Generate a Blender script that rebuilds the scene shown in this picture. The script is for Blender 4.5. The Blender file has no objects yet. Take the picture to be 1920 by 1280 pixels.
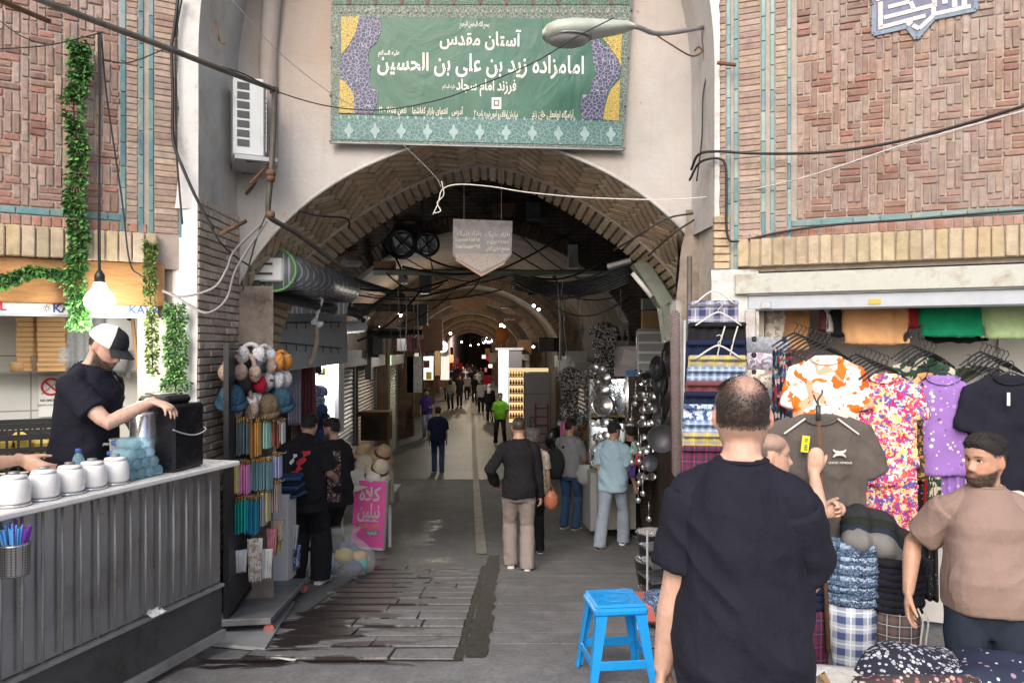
import bpy, math, random
import numpy as np
from mathutils import Vector, Matrix, noise as mnoise
R = math.radians
random.seed(7)
SC = bpy.context.scene
COL = SC.collection
# ---------------------------------------------------------------- camera, sky, sun, exposure
F = 1387.0
HZ = 654.0
CAMZ = 1.85
cd = bpy.data.cameras.new('camera'); cam = bpy.data.objects.new('camera', cd); COL.objects.link(cam)
cam.location = (0, 0, CAMZ); cam.rotation_euler = (R(90), 0, 0)
cd.sensor_width = 36; cd.lens = F/1920*36; cd.shift_y = (HZ-640)/1920
cd.clip_start = 0.05; cd.clip_end = 2000
SC.camera = cam
SUN_EL, SUN_AZ = 38, 196
wd = bpy.data.worlds.new('World'); SC.world = wd; wd.use_nodes = True
nt = wd.node_tree
sky = nt.nodes.new('ShaderNodeTexSky'); sky.sky_type = 'NISHITA'; sky.sun_disc = False
sky.sun_elevation = R(SUN_EL); sky.sun_rotation = R(SUN_AZ); sky.air_density = 1.0; sky.dust_density = 4.0; sky.ozone_density = 1.0
bg = nt.nodes['Background']; bg.inputs[1].default_value = 0.15
nt.links.new(sky.outputs[0], bg.inputs[0])
sl = bpy.data.lights.new('sun', 'SUN'); sl.energy = .95; sl.angle = R(40); sl.color = (1, .95, .88)
so = bpy.data.objects.new('sun', sl); COL.objects.link(so)
so.rotation_euler = (R(90-SUN_EL), 0, R(180-SUN_AZ))
SC.view_settings.view_transform = 'Standard'; SC.view_settings.look = 'None'
SC.view_settings.exposure = 0.66; SC.view_settings.gamma = 1
SC.render.engine = 'CYCLES'
SC.cycles.max_bounces = 6; SC.cycles.diffuse_bounces = 3; SC.cycles.glossy_bounces = 3
SC.cycles.transmission_bounces = 5; SC.cycles.transparent_max_bounces = 8
SC.cycles.sample_clamp_indirect = 4; SC.cycles.caustics_reflective = False; SC.cycles.caustics_refractive = False

# ---------------------------------------------------------------- helpers
def at(px, py, Y):
    return Vector(((px-960)/F*Y, Y, CAMZ-(py-HZ)/F*Y))
def lerp(a, b, t): return a+(b-a)*t
def interp(x, xs, ys): return float(np.interp(x, xs, ys))
GY = [-40, 3.2, 4.3, 6, 8.37, 10.2, 11.6, 15, 19, 300]
GZ = [0, 0, -.01, -.27, -.65, -.87, -.97, -1.2, -1.33, -1.33]
def gz(x, y):
    z = interp(y, GY, GZ)
    t = min(1, max(0, (x-.8)/.5)); t = t*t*(3-2*t)
    f = min(1, max(0, (6.2-y)/1.5))
    return z-.2*t*f
def tcx(y): return .11-.0577*y           # axis of the covered street
class MB:
    def __init__(s): s.v = []; s.f = []; s.m = []; s.c = []; s.cur = 0; s.col = None
    def add(s, vs, fs):
        b = len(s.v)
        s.v += [tuple(p) for p in vs]
        for f in fs:
            s.f.append([b+i for i in f]); s.m.append(s.cur); s.c.append(s.col)
        return s
    def quad(s, a, b, c, d): return s.add([a, b, c, d], [(0, 1, 2, 3)])
    def box(s, c, sz, rz=0, M=None, bev=0, jit=0):
        hx, hy, hz = sz[0]/2, sz[1]/2, sz[2]/2
        if bev:
            b = min(bev, hx*.9, hy*.9, hz*.9)
            pts = []; idx = {}
            for sx in (-1, 1):
                for sy in (-1, 1):
                    for sz_ in (-1, 1):
                        idx[sx, sy, sz_] = len(pts)
                        pts += [(sx*(hx-b), sy*(hy-b), sz_*hz), (sx*(hx-b), sy*hy, sz_*(hz-b)), (sx*hx, sy*(hy-b), sz_*(hz-b))]
            fs = []
            I = lambda a, b_, c_, k: idx[a, b_, c_]+k
            for t in (-1, 1):
                q = [(-1, -1), (1, -1), (1, 1), (-1, 1)]
                fz = [I(a, b_, t, 0) for a, b_ in q]; fs.append(fz if t > 0 else fz[::-1])
                fy = [I(a, t, b_, 1) for a, b_ in q]; fs.append(fy[::-1] if t > 0 else fy)
                fx = [I(t, a, b_, 2) for a, b_ in q]; fs.append(fx if t > 0 else fx[::-1])
            for a in (-1, 1):
                for b_ in (-1, 1):
                    e = [I(-1, a, b_, 0), I(1, a, b_, 0), I(1, a, b_, 1), I(-1, a, b_, 1)]; fs.append(e if a*b_ < 0 else e[::-1])
                    e = [I(a, -1, b_, 0), I(a, 1, b_, 0), I(a, 1, b_, 2), I(a, -1, b_, 2)]; fs.append(e if a*b_ > 0 else e[::-1])
                    e = [I(a, b_, -1, 1), I(a, b_, 1, 1), I(a, b_, 1, 2), I(a, b_, -1, 2)]; fs.append(e if a*b_ < 0 else e[::-1])
                    for c_ in (-1, 1):
                        e = [I(a, b_, c_, 0), I(a, b_, c_, 1), I(a, b_, c_, 2)]; fs.append(e if a*b_*c_ > 0 else e[::-1])
        else:
            pts = [(x, y, z) for x in (-hx, hx) for y in (-hy, hy) for z in (-hz, hz)]
            fs = [(0, 1, 3, 2), (4, 6, 7, 5), (0, 4, 5, 1), (2, 3, 7, 6), (0, 2, 6, 4), (1, 5, 7, 3)]
        if jit: pts = [tuple(k+random.uniform(-jit, jit) for k in p) for p in pts]
        if M is None:
            ca, sa = math.cos(rz), math.sin(rz)
            vs = [(c[0]+p[0]*ca-p[1]*sa, c[1]+p[0]*sa+p[1]*ca, c[2]+p[2]) for p in pts]
        else:
            C = Vector(c); vs = [C+M@Vector(p) for p in pts]
        return s.add(vs, fs)
    def tube(s, pts, rad, n=10, caps=True, round_=False, fl=None, flat=1.0):
        pts = [Vector(p) for p in pts]
        if not isinstance(rad, (list, tuple)): rad = [rad]*len(pts)
        rad = list(rad)
        if round_:
            def cap(p, d, r): return [(p+d*r*k, r*math.sqrt(max(0, 1-k*k))) for k in (.98, .8, .45)]
            d0 = (pts[0]-pts[1]).normalized(); d1 = (pts[-1]-pts[-2]).normalized()
            a = cap(pts[0], d0, rad[0]); b = cap(pts[-1], d1, rad[-1])[::-1]
            pts = [p for p, r in a]+pts+[p for p, r in b]; rad = [r for p, r in a]+rad+[r for p, r in b]
        t0 = (pts[1]-pts[0]).normalized()
        up = Vector(fl) if fl is not None else (Vector((0, 0, 1)) if abs(t0.z) < .9 else Vector((0, 1, 0)))
        nx = (up-t0*up.dot(t0)).normalized()
        vs = []; N = len(pts)
        for i, p in enumerate(pts):
            t = (pts[min(i+1, N-1)]-pts[max(i-1, 0)])
            if t.length < 1e-9: t = t0
            t.normalize()
            nx = nx-t*nx.dot(t)
            if nx.length < 1e-6: nx = t.orthogonal()
            nx.normalize(); ny = t.cross(nx)
            for k in range(n):
                a = 2*math.pi*k/n
                vs.append(p+nx*(math.cos(a)*rad[i]*flat)+ny*(math.sin(a)*rad[i]))
        fs = []
        for i in range(N-1):
            for k in range(n):
                fs.append((i*n+k, i*n+(k+1) % n, (i+1)*n+(k+1) % n, (i+1)*n+k))
        if caps:
            fs.append(list(range(n))[::-1]); fs.append([(N-1)*n+k for k in range(n)])
        return s.add(vs, fs)
    def lathe(s, prof, c=(0, 0, 0), n=20, M=None, sx=1, sy=1, wob=0):
        """prof: (r, z) pairs bottom to top"""
        vs = []; C = Vector(c)
        for r, z in prof:
            for k in range(n):
                a = 2*math.pi*k/n
                rr = r*(1+wob*math.sin(a*7+z*30))
                p = Vector((math.cos(a)*rr*sx, math.sin(a)*rr*sy, z))
                vs.append(C+(M@p if M else p))
        fs = []; N = len(prof)
        for i in range(N-1):
            for k in range(n):
                fs.append((i*n+k, i*n+(k+1) % n, (i+1)*n+(k+1) % n, (i+1)*n+k))
        if prof[0][0] > 1e-6: fs.append(list(range(n))[::-1])
        if prof[-1][0] > 1e-6: fs.append([(N-1)*n+k for k in range(n)])
        return s.add(vs, fs)
    def grid(s, fn, nu, nv, wrap=False):
        vs = [fn(i/nu, j/nv) for j in range(nv+1) for i in range(nu+1)]
        fs = [(j*(nu+1)+i, j*(nu+1)+i+1, (j+1)*(nu+1)+i+1, (j+1)*(nu+1)+i) for j in range(nv) for i in range(nu)]
        return s.add(vs, fs)
    def poly_prism(s, pts, fn, d0, d1):
        """2d polygon extruded: fn(u, v, d) -> point"""
        n = len(pts)
        vs = [fn(u, v, d0) for u, v in pts]+[fn(u, v, d1) for u, v in pts]
        fs = [list(range(n)), [n+i for i in range(n)][::-1]]
        for i in range(n):
            j = (i+1) % n; fs.append((i, n+i, n+j, j))
        return s.add(vs, fs)
    def sphere(s, c, r, n=14, m=9, sc=(1, 1, 1), M=None):
        pr = [(math.sin(math.pi*i/m), -math.cos(math.pi*i/m)) for i in range(m+1)]
        C = Vector(c); vs = []
        for rr, z in pr:
            for k in range(n):
                a = 2*math.pi*k/n
                p = Vector((math.cos(a)*rr*r*sc[0], math.sin(a)*rr*r*sc[1], z*r*sc[2])); vs.append(C+(M@p if M else p))
        fs = [(i*n+k, i*n+(k+1) % n, (i+1)*n+(k+1) % n, (i+1)*n+k) for i in range(m) for k in range(n)]
        return s.add(vs, fs)
    def mesh(s, name, mats=None, smooth=False, fix=True):
        me = bpy.data.meshes.new(name); me.from_pydata(s.v, [], s.f)
        if mats is not None:
            for m_ in (mats if isinstance(mats, (list, tuple)) else [mats]): me.materials.append(m_)
        if any(s.m): me.polygons.foreach_set('material_index', s.m)
        if any(c is not None for c in s.c):
            ca = me.color_attributes.new('Col', 'FLOAT_COLOR', 'CORNER')
            arr = []
            for f, c in zip(s.f, s.c):
                c = c or (1, 1, 1)
                arr += [c[0], c[1], c[2], 1.0]*len(f)
            ca.data.foreach_set('color', arr)
        if smooth: me.polygons.foreach_set('use_smooth', [True]*len(s.f))
        me.update()
        return me
    def build(s, name, mats, parent=None, loc=None, rot=None, smooth=False):
        return link(name, s.mesh(name, mats, smooth), parent, loc, rot)
def link(name, data, parent=None, loc=None, rot=None):
    o = bpy.data.objects.new(name, data); COL.objects.link(o)
    if parent: o.parent = parent
    if loc is not None: o.location = loc
    if rot is not None: o.rotation_euler = rot
    return o
def tag(o, label, cat, group=None, kind=None):
    if label: o['label'] = label
    if cat: o['category'] = cat
    if group: o['group'] = group
    if kind: o['kind'] = kind
    return o
def struct(o): o['kind'] = 'structure'; return o
def thing(name, label, cat, loc=(0, 0, 0), rz=0, group=None):
    o = bpy.data.objects.new(name, None); COL.objects.link(o); o.location = loc
    o.rotation_euler = rz if isinstance(rz, (tuple, list)) else (0, 0, rz)
    o.empty_display_size = .1
    return tag(o, label, cat, group)
def dup(root, loc, rz=None, label=None, group=None, scale=None):
    def cp(o, par):
        c = o.copy(); COL.objects.link(c)
        if par: c.parent = par
        for ch in list(o.children): cp(ch, c)
        return c
    r = cp(root, None); r.location = loc
    if rz is not None: r.rotation_euler = rz if isinstance(rz, (tuple, list)) else (0, 0, rz)
    if scale is not None: r.scale = scale if isinstance(scale, tuple) else (scale,)*3
    if label: r['label'] = label
    if group: r['group'] = group
    return r
def spline(pts, n=8):
    pts = [Vector(p) for p in pts]; out = []
    P = [2*pts[0]-pts[1]]+pts+[2*pts[-1]-pts[-2]]
    for i in range(1, len(P)-2):
        a, b, c, d = P[i-1:i+3]
        for k in range(n):
            t = k/n
            out.append(.5*((2*b)+(c-a)*t+(2*a-5*b+4*c-d)*t*t+(3*b-a-3*c+d)*t**3))
    out.append(pts[-1]); return out
def sag(a, b, s, n=14):
    a, b = Vector(a), Vector(b)
    return [a.lerp(b, i/n)-Vector((0, 0, s*4*(i/n)*(1-i/n))) for i in range(n+1)]
def cable(label, pts, r=.008, mat=None, name='cable', cat='cable', n=7, sp=True, group=None):
    p = spline(pts) if sp else pts
    return tag(MB().tube(p, r, n).build(name, mat or M['black_rubber'], smooth=True), label, cat, group)
# ---- arabic shaping into presentation forms
_AR = {'ا': (0xFE8D, 2), 'آ': (0xFE81, 2), 'ب': (0xFE8F, 4), 'پ': (0xFB56, 4), 'ت': (0xFE95, 4), 'ج': (0xFE9D, 4), 'چ': (0xFB7A, 4), 'ح': (0xFEA1, 4), 'خ': (0xFEA5, 4),
       'د': (0xFEA9, 2), 'ذ': (0xFEAB, 2), 'ر': (0xFEAD, 2), 'ز': (0xFEAF, 2), 'س': (0xFEB1, 4), 'ش': (0xFEB5, 4), 'ص': (0xFEB9, 4), 'ط': (0xFEC1, 4), 'ع': (0xFEC9, 4), 'ف': (0xFED1, 4),
       'ق': (0xFED5, 4), 'ک': (0xFB8E, 4), 'گ': (0xFB92, 4), 'ل': (0xFEDD, 4), 'م': (0xFEE1, 4), 'ن': (0xFEE5, 4), 'ه': (0xFEE9, 4), 'و': (0xFEED, 2), 'ی': (0xFBFC, 4), 'ـ': (0x640, 0)}
def arabic(t):
    out = []; i = 0; n = len(t)
    def dual(c): return c in _AR and _AR[c][1] in (4, 0)
    while i < n:
        c = t[i]
        if c not in _AR: out.append(c); i += 1; continue
        prev = i > 0 and dual(t[i-1]); nxt = i+1 < n and t[i+1] in _AR
        if c == 'ل' and nxt and t[i+1] in 'اآ':
            b = 0xFEFB if t[i+1] == 'ا' else 0xFEF5
            out.append(chr(b+(1 if prev else 0))); i += 2; continue
        base, k = _AR[c]
        if k == 0: out.append('ـ'); i += 1; continue
        if k == 2: out.append(chr(base+(1 if prev else 0)))
        else:
            f = (3 if nxt else 1) if prev else (2 if nxt else 0)
            out.append(chr(base+f))
        i += 1
    s = ''.join(out)
    import re as _re
    s = s[::-1]
    return _re.sub('[0-9۰-۹][0-9۰-۹\\-]*', lambda m: m.group(0)[::-1], s)
def text(name, body, size, mat, parent=None, loc=(0, 0, 0), rot=(R(90), 0, 0), fat=0, width=None, ext=.0015, align='CENTER'):
    c = bpy.data.curves.new(name, 'FONT'); c.body = body; c.size = size; c.align_x = align; c.align_y = 'CENTER'
    c.extrude = ext; c.offset = fat; c.resolution_u = 3
    o = bpy.data.objects.new(name, c); COL.objects.link(o)
    dg = bpy.context.evaluated_depsgraph_get(); dg.update()
    me = bpy.data.meshes.new_from_object(o.evaluated_get(dg)); bpy.data.objects.remove(o)
    me.materials.clear(); me.materials.append(mat)
    if width:
        n = len(me.vertices); a = np.empty(n*3, np.float32); me.vertices.foreach_get('co', a); a = a.reshape(-1, 3)
        w = a[:, 0].max()-a[:, 0].min(); a[:, 0] *= width/max(w, 1e-6)
        me.vertices.foreach_set('co', a.ravel()); me.update()
    return link(name, me, parent, loc, rot)
def remesh(mb, voxel, it=4, fac=.5):
    me = bpy.data.meshes.new('tmp'); me.from_pydata(mb.v, [], mb.f); me.update()
    o = bpy.data.objects.new('tmp', me); COL.objects.link(o)
    m = o.modifiers.new('r', 'REMESH'); m.mode = 'VOXEL'; m.voxel_size = voxel; m.adaptivity = 0
    if it:
        k = o.modifiers.new('s', 'SMOOTH'); k.factor = fac; k.iterations = it
    dg = bpy.context.evaluated_depsgraph_get(); dg.update()
    out = bpy.data.meshes.new_from_object(o.evaluated_get(dg))
    bpy.data.objects.remove(o); bpy.data.meshes.remove(me)
    out.polygons.foreach_set('use_smooth', [True]*len(out.polygons))
    return out
def getco(me):
    a = np.empty(len(me.vertices)*3, np.float32); me.vertices.foreach_get('co', a); return a.reshape(-1, 3)
def getno(me):
    a = np.empty(len(me.vertices)*3, np.float32); me.vertex_normals.foreach_get('vector', a); return a.reshape(-1, 3)
def setco(me, a): me.vertices.foreach_set('co', np.ascontiguousarray(a, np.float32).ravel()); me.update()
_S = np.random.RandomState(3)
_LAT = _S.rand(32, 32, 32).astype(np.float32)*2-1
def vnoise(p):
    """vectorised value noise, p: (n,3)"""
    i = np.floor(p).astype(int); f = p-i; f = f*f*(3-2*f)
    out = 0
    for dx in (0, 1):
        for dy in (0, 1):
            for dz in (0, 1):
                w = (f[:, 0] if dx else 1-f[:, 0])*(f[:, 1] if dy else 1-f[:, 1])*(f[:, 2] if dz else 1-f[:, 2])
                out = out+w*_LAT[(i[:, 0]+dx) % 32, (i[:, 1]+dy) % 32, (i[:, 2]+dz) % 32]
    return out
def folds(me, A, fx=9, fz=3, seed=0, diag=.5, w=None):
    p = getco(me); n = getno(me)
    q = p*np.array([fx, fx, fz])+seed*3.7
    a = 1-2*np.abs(vnoise(q))
    d = np.stack([p[:, 0]*fx*.8+p[:, 2]*fx*.9, p[:, 1]*fx, p[:, 2]*fz-p[:, 0]*3], 1)+seed*1.3+9
    b = 1-2*np.abs(vnoise(d))
    disp = A*((1-diag)*a+diag*b)
    if w is not None: disp = disp*w(p)
    setco(me, p+n*disp[:, None])
# ---------------------------------------------------------------- materials
M = {}
class NT:
    def __init__(s, name):
        s.m = bpy.data.materials.new(name); s.m.use_nodes = True; s.t = s.m.node_tree
        s.b = s.t.nodes['Principled BSDF']
    def n(s, t, **k):
        nd = s.t.nodes.new('ShaderNode'+t)
        for a, v in k.items():
            if a.startswith('i_'):
                key = a[2:]; key = int(key) if key.isdigit() else key.replace('_', ' ')
                nd.inputs[key].default_value = v
            else: setattr(nd, a, v)
        return nd
    def l(s, a, b): s.t.links.new(a, b)
    def co(s, kind='Object', sc=None):
        c = s.n('TexCoord'); o = c.outputs[kind]
        if sc is not None:
            mp = s.n('Mapping'); mp.inputs['Scale'].default_value = sc if isinstance(sc, (tuple, list)) else (sc,)*3
            s.l(o, mp.inputs[0]); return mp.outputs[0]
        return o
    def pos(s, sc=None):
        o = s.n('NewGeometry').outputs['Position']
        if sc is not None:
            mp = s.n('Mapping'); mp.inputs['Scale'].default_value = sc if isinstance(sc, (tuple, list)) else (sc,)*3
            s.l(o, mp.inputs[0]); return mp.outputs[0]
        return o
    def noise(s, scale, det=4, rough=.6, co=None, dist=0):
        x = s.n('TexNoise'); x.inputs['Scale'].default_value = scale; x.inputs['Detail'].default_value = det; x.inputs['Roughness'].default_value = rough; x.inputs['Distortion'].default_value = dist
        s.l(co if co is not None else s.pos(), x.inputs['Vector']); return x.outputs[0]
    def ramp(s, fac, stops, const=False):
        r = s.n('ValToRGB'); cr = r.color_ramp
        if const: cr.interpolation = 'CONSTANT'
        while len(cr.elements) < len(stops): cr.elements.new(.5)
        for e, (p, c) in zip(cr.elements, stops):
            e.position = p; e.color = c if len(c) == 4 else (*c, 1)
        s.l(fac, r.inputs[0]); return r.outputs[0]
    def mix(s, fac, a, b, mode='MIX'):
        x = s.n('Mix', data_type='RGBA', blend_type=mode)
        for v, i in ((fac, 0), (a, 6), (b, 7)):
            if hasattr(v, 'is_output'): s.l(v, x.inputs[i])
            elif i == 0: x.inputs[0].default_value = v
            else: x.inputs[i].default_value = (*v, 1) if len(v) == 3 else v
        return x.outputs[2]
    def math(s, op, a, b=0):
        x = s.n('Math', operation=op)
        for i, v in enumerate((a, b)):
            if hasattr(v, 'is_output'): s.l(v, x.inputs[i])
            else: x.inputs[i].default_value = v
        return x.outputs[0]
    def bump(s, h, st=.3, d=.01):
        x = s.n('Bump'); x.inputs['Strength'].default_value = st; x.inputs['Distance'].default_value = d
        s.l(h, x.inputs['Height']); s.l(x.outputs[0], s.b.inputs['Normal']); return x
    def set(s, **k):
        for a, v in k.items():
            inp = s.b.inputs[a.replace('_', ' ')]
            if hasattr(v, 'is_output'): s.l(v, inp)
            else: inp.default_value = (*v, 1) if isinstance(v, tuple) and len(v) == 3 and inp.type == 'RGBA' else v
        return s
    def done(s): M[s.m.name] = s.m; return s.m
def mat(name, col, rough=.6, metal=0, var=.12, vs=6, bump=0, bs=40, dirt=None, attr=False, **k):
    t = NT(name)
    c = t.n('Attribute', attribute_name='Col').outputs[0] if attr else None
    n = t.noise(vs, 5, .65)
    v = t.ramp(n, [(.25, (1-var,)*3), (.75, (1+var,)*3)])
    base = t.mix(1.0, v, c if attr else col, 'MULTIPLY')
    if dirt:
        dn = t.noise(dirt[2] if len(dirt) > 2 else 3, 6, .7)
        f = t.ramp(dn, [(.5, (0, 0, 0)), (.72, (dirt[1],)*3)])
        base = t.mix(f, base, dirt[0])
    t.set(Base_Color=base, Metallic=metal)
    rn = t.ramp(t.noise(vs*2.3, 3), [(.3, (max(.03, rough-.1),)*3), (.7, (min(1, rough+.1),)*3)])
    t.set(Roughness=rn)
    if bump: t.bump(t.noise(bs, 4), bump, .01)
    if k: t.set(**k)
    return t.done()
def emis(name, col, st):
    t = NT(name); t.set(Base_Color=col, Emission_Color=col, Emission_Strength=st, Roughness=.4); return t.done()
def fabric(name, col, rough=.85, var=.15, weave=260, wr=.25):
    t = NT(name)
    v = t.ramp(t.noise(9, 5, .6), [(.25, (1-var,)*3), (.75, (1+var,)*3)])
    t.set(Base_Color=t.mix(1.0, v, col, 'MULTIPLY'), Roughness=rough, Specular_IOR_Level=.2)
    w = t.noise(1, 5, .6, t.co('Object', (16, 16, 5)), .8)
    h = t.math('ADD', t.math('MULTIPLY', t.noise(weave, 2), .8), t.math('ADD', t.math('MULTIPLY', t.noise(14, 4), 2.), t.math('MULTIPLY', w, 3.)))
    t.bump(h, wr*1.7, .009); return t.done()
def blobs(name, cols, scale, kind='VORONOI', dist=.0, rough=.8, co=None, sharp=True):
    """printed cloth: patches of several colours"""
    t = NT(name); c = t.co('Object')
    if kind == 'VORONOI':
        ns = t.n('TexNoise'); ns.inputs['Scale'].default_value = scale*.8; t.l(c, ns.inputs[0])
        vv = t.n('VectorMath', operation='MULTIPLY_ADD'); t.l(ns.outputs[1], vv.inputs[0]); vv.inputs[1].default_value = (dist,)*3; t.l(c, vv.inputs[2])
        x = t.n('TexVoronoi'); x.inputs['Scale'].default_value = scale; t.l(vv.outputs[0], x.inputs['Vector'])
        sp = t.n('SeparateColor'); t.l(x.outputs['Color'], sp.inputs[0]); f = sp.outputs[0]
    else:
        f = t.noise(scale, 3, .55, c, dist)
        f = t.ramp(f, [(.3, (0, 0, 0)), (.7, (1, 1, 1))])
    n = len(cols)
    col = t.ramp(f, [(i/n, cc) for i, cc in enumerate(cols)], sharp)
    t.set(Base_Color=col, Roughness=rough); t.bump(t.noise(18, 4), .25, .006)
    return t.done()
def dots(name, bg, fgs, scale, r=.3, rough=.8):
    t = NT(name); c = t.co('Object')
    x = t.n('TexVoronoi'); x.inputs['Scale'].default_value = scale; t.l(c, x.inputs['Vector'])
    sp = t.n('SeparateColor'); t.l(x.outputs['Color'], sp.inputs[0])
    fg = t.ramp(sp.outputs[0], [(i/len(fgs), cc) for i, cc in enumerate(fgs)], True)
    rr = t.math('MULTIPLY', sp.outputs[1], r*.8); rr = t.math('ADD', rr, r*.5)
    f = t.math('LESS_THAN', x.outputs['Distance'], rr)
    t.set(Base_Color=t.mix(f, bg, fg), Roughness=rough); t.bump(t.noise(18, 4), .2, .006)
    return t.done()
def plaid(name, bg, a, b, sx, sz, rough=.85, axis=(0, 2)):
    t = NT(name); c = t.co('Object'); sp = t.n('SeparateXYZ'); t.l(c, sp.inputs[0])
    def st(out, s, w, off=0):
        v = t.math('FRACT', t.math('ADD', t.math('MULTIPLY', out, s), off)); return t.math('LESS_THAN', v, w)
    x, z = sp.outputs[axis[0]], sp.outputs[axis[1]]
    wide = t.math('MULTIPLY', t.math('ADD', st(x, sx, .45), st(z, sz, .45)), .5)
    thin = t.math('MAXIMUM', st(x, sx, .07, .3), st(z, sz, .07, .3))
    col = t.mix(wide, bg, a); col = t.mix(t.math('MULTIPLY', thin, .8), col, b)
    t.set(Base_Color=col, Roughness=rough); t.bump(t.noise(18, 4), .25, .006)
    return t.done()
def brickm(name, c1, c2, mortar, sc=1, bw=.2, bh=.06, uv='UV', ms=.012, rough=.85, dirt=.5, bumpst=.5):
    t = NT(name); c = t.co(uv)
    x = t.n('TexBrick'); t.l(c, x.inputs['Vector']); x.inputs['Scale'].default_value = sc
    x.inputs['Brick Width'].default_value = bw; x.inputs['Row Height'].default_value = bh; x.inputs['Mortar Size'].default_value = ms
    x.inputs['Color1'].default_value = (*c1, 1); x.inputs['Color2'].default_value = (*c2, 1); x.inputs['Mortar'].default_value = (*mortar, 1)
    d = t.ramp(t.noise(2.2, 6, .7), [(.35, (1-dirt,)*3), (.7, (1.1,)*3)])
    t.set(Base_Color=t.mix(1.0, d, x.outputs[0], 'MULTIPLY'), Roughness=rough)
    h = t.math('SUBTRACT', t.math('MULTIPLY', t.noise(30, 4), .4), x.outputs['Fac'])
    t.bump(h, bumpst, .012); return t.done()
mat('brick', (1, 1, 1), .85, attr=True, var=.3, vs=22, bump=.5, bs=60, dirt=((.36, .32, .29), .75, 2.6))
mat('brick_buff', (1, 1, 1), .85, attr=True, var=.22, vs=18, bump=.5, bs=60, dirt=((.2, .16, .12), .6, 2.5))
mat('mortar', (.4, .34, .3), .95, var=.2, vs=9, bump=.5, bs=50)
mat('mortar_light', (.5, .45, .39), .95, var=.2, vs=9, bump=.5, bs=50)
mat('tile_teal', (1, 1, 1), .35, attr=True, var=.2, vs=14, bump=.15, bs=25, dirt=((.45, .4, .35), .6, 5))
t = NT('plaster')
a = t.noise(1.1, 7, .68); b = t.noise(.55, 4, .5, t.pos((1, 1, .8)))
c = t.ramp(a, [(.25, (.3, .265, .24)), (.45, (.455, .43, .415)), (.75, (.56, .545, .54))])
st = t.ramp(b, [(.47, (0, 0, 0)), (.63, (.9,)*3)])
c = t.mix(st, c, (.42, .33, .27))
streak = t.ramp(t.noise(5, 5, .6, t.pos((2.2, 2.2, .16))), [(.56, (0, 0, 0)), (.8, (.5,)*3)])
c = t.mix(streak, c, (.36, .31, .27))
chip = t.ramp(t.noise(2.6, 8, .72), [(.66, (0, 0, 0)), (.69, (1, 1, 1))])
c = t.mix(chip, c, (.33, .26, .2))
t.set(Base_Color=c, Roughness=.9); t.bump(t.math('ADD', t.noise(5, 8, .7), t.math('MULTIPLY', chip, -.25)), .55, .03); t.done()
mat('plaster_grey', (.5, .49, .47), .9, var=.2, vs=2.5, bump=.4, bs=14, dirt=((.3, .26, .22), .7, 3))
mat('grime_plaster', (.3, .25, .21), .9, var=.4, vs=4, bump=.8, bs=14, dirt=((.07, .055, .045), .9, 3))
mat('black_rubber', (.018, .018, .02), .55, var=.3)
mat('grey_cable', (.22, .21, .2), .6, var=.2)
mat('white_cable', (.65, .63, .6), .5)
mat('pipe_steel', (.13, .115, .1), .6, .35, var=.3, vs=8, bump=.3, dirt=((.05, .04, .035), .7, 6))
mat('rust', (.16, .085, .05), .85, .2, var=.4, vs=9, bump=.4)
mat('black_metal', (.022, .022, .025), .45, .4)
mat('dark_grey_metal', (.09, .09, .095), .5, .5, dirt=((.04, .035, .03), .6, 4))
mat('galv', (.46, .48, .5), .42, .25, var=.18, vs=5, dirt=((.2, .17, .14), .4, 5))
mat('galv_dull', (.26, .265, .27), .5, .3, var=.2, vs=5, dirt=((.1, .085, .07), .6, 3))
mat('steel', (.78, .79, .81), .26, .85, var=.06)
mat('steel_brushed', (.55, .56, .58), .32, 1, var=.1)
mat('counter_steel', (.4, .41, .43), .36, .85, var=.16, vs=2.2, bump=.06, bs=3, dirt=((.16, .14, .13), .5, 3))
mat('counter_base', (.1, .1, .105), .45, .6, var=.3, vs=3, dirt=((.05, .04, .035), .8, 5))
mat('white_paint', (.75, .75, .74), .5, var=.07, dirt=((.45, .42, .38), .35, 4))
mat('white_plastic', (.82, .82, .81), .3, var=.03)
mat('white_worn', (.6, .6, .6), .55, var=.1, vs=4, bump=.2, dirt=((.3, .25, .2), .8, 5))
mat('shutter_box', (.47, .49, .45), .55, .1, var=.12, dirt=((.25, .16, .1), .8, 6))
mat('shutter_rail', (.42, .46, .52), .5, .3, var=.1, dirt=((.3, .28, .26), .5, 6))
mat('black_plastic', (.02, .02, .023), .35, var=.15)
mat('black_box', (.014, .014, .018), .25, var=.1)
mat('blue_plastic', (.012, .3, .75), .3, var=.06, vs=3, dirt=((.03, .17, .36), .6, 9))
mat('orange_rubber', (.55, .16, .08), .6)
mat('pink_red_rubber', (.5, .14, .1), .6)
mat('cardboard', (.46, .28, .13), .85, var=.1)
mat('cardboard_dark', (.22, .12, .06), .85, var=.1)
mat('stone_white', (.72, .71, .7), .3, var=.06, dirt=((.5, .46, .42), .3, 5))
mat('yellow', (.85, .75, .04), .6)
mat('yellow_dirty', (.55, .42, .08), .7)
mat('red_paint', (.25, .02, .03), .5)
mat('red', (.6, .02, .03), .5)
mat('navy', (.02, .03, .09), .6)
mat('white_ink', (.74, .71, .68), .6, var=.03)
mat('cream_ink', (.78, .72, .62), .6, var=.05)
mat('blue_ink', (.05, .1, .35), .6, var=.03)
mat('dark_ink', (.05, .05, .05), .6, var=.03)
mat('orange_ink', (.9, .4, .05), .6, var=.03)
mat('pink_ink', (.95, .13, .48), .45, var=.06, vs=3)
mat('grey_paint', (.35, .36, .37), .5, var=.12, vs=3, dirt=((.2, .18, .17), .5, 3))
mat('grey_panel', (.3, .29, .31), .55, var=.08, vs=3)
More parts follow.
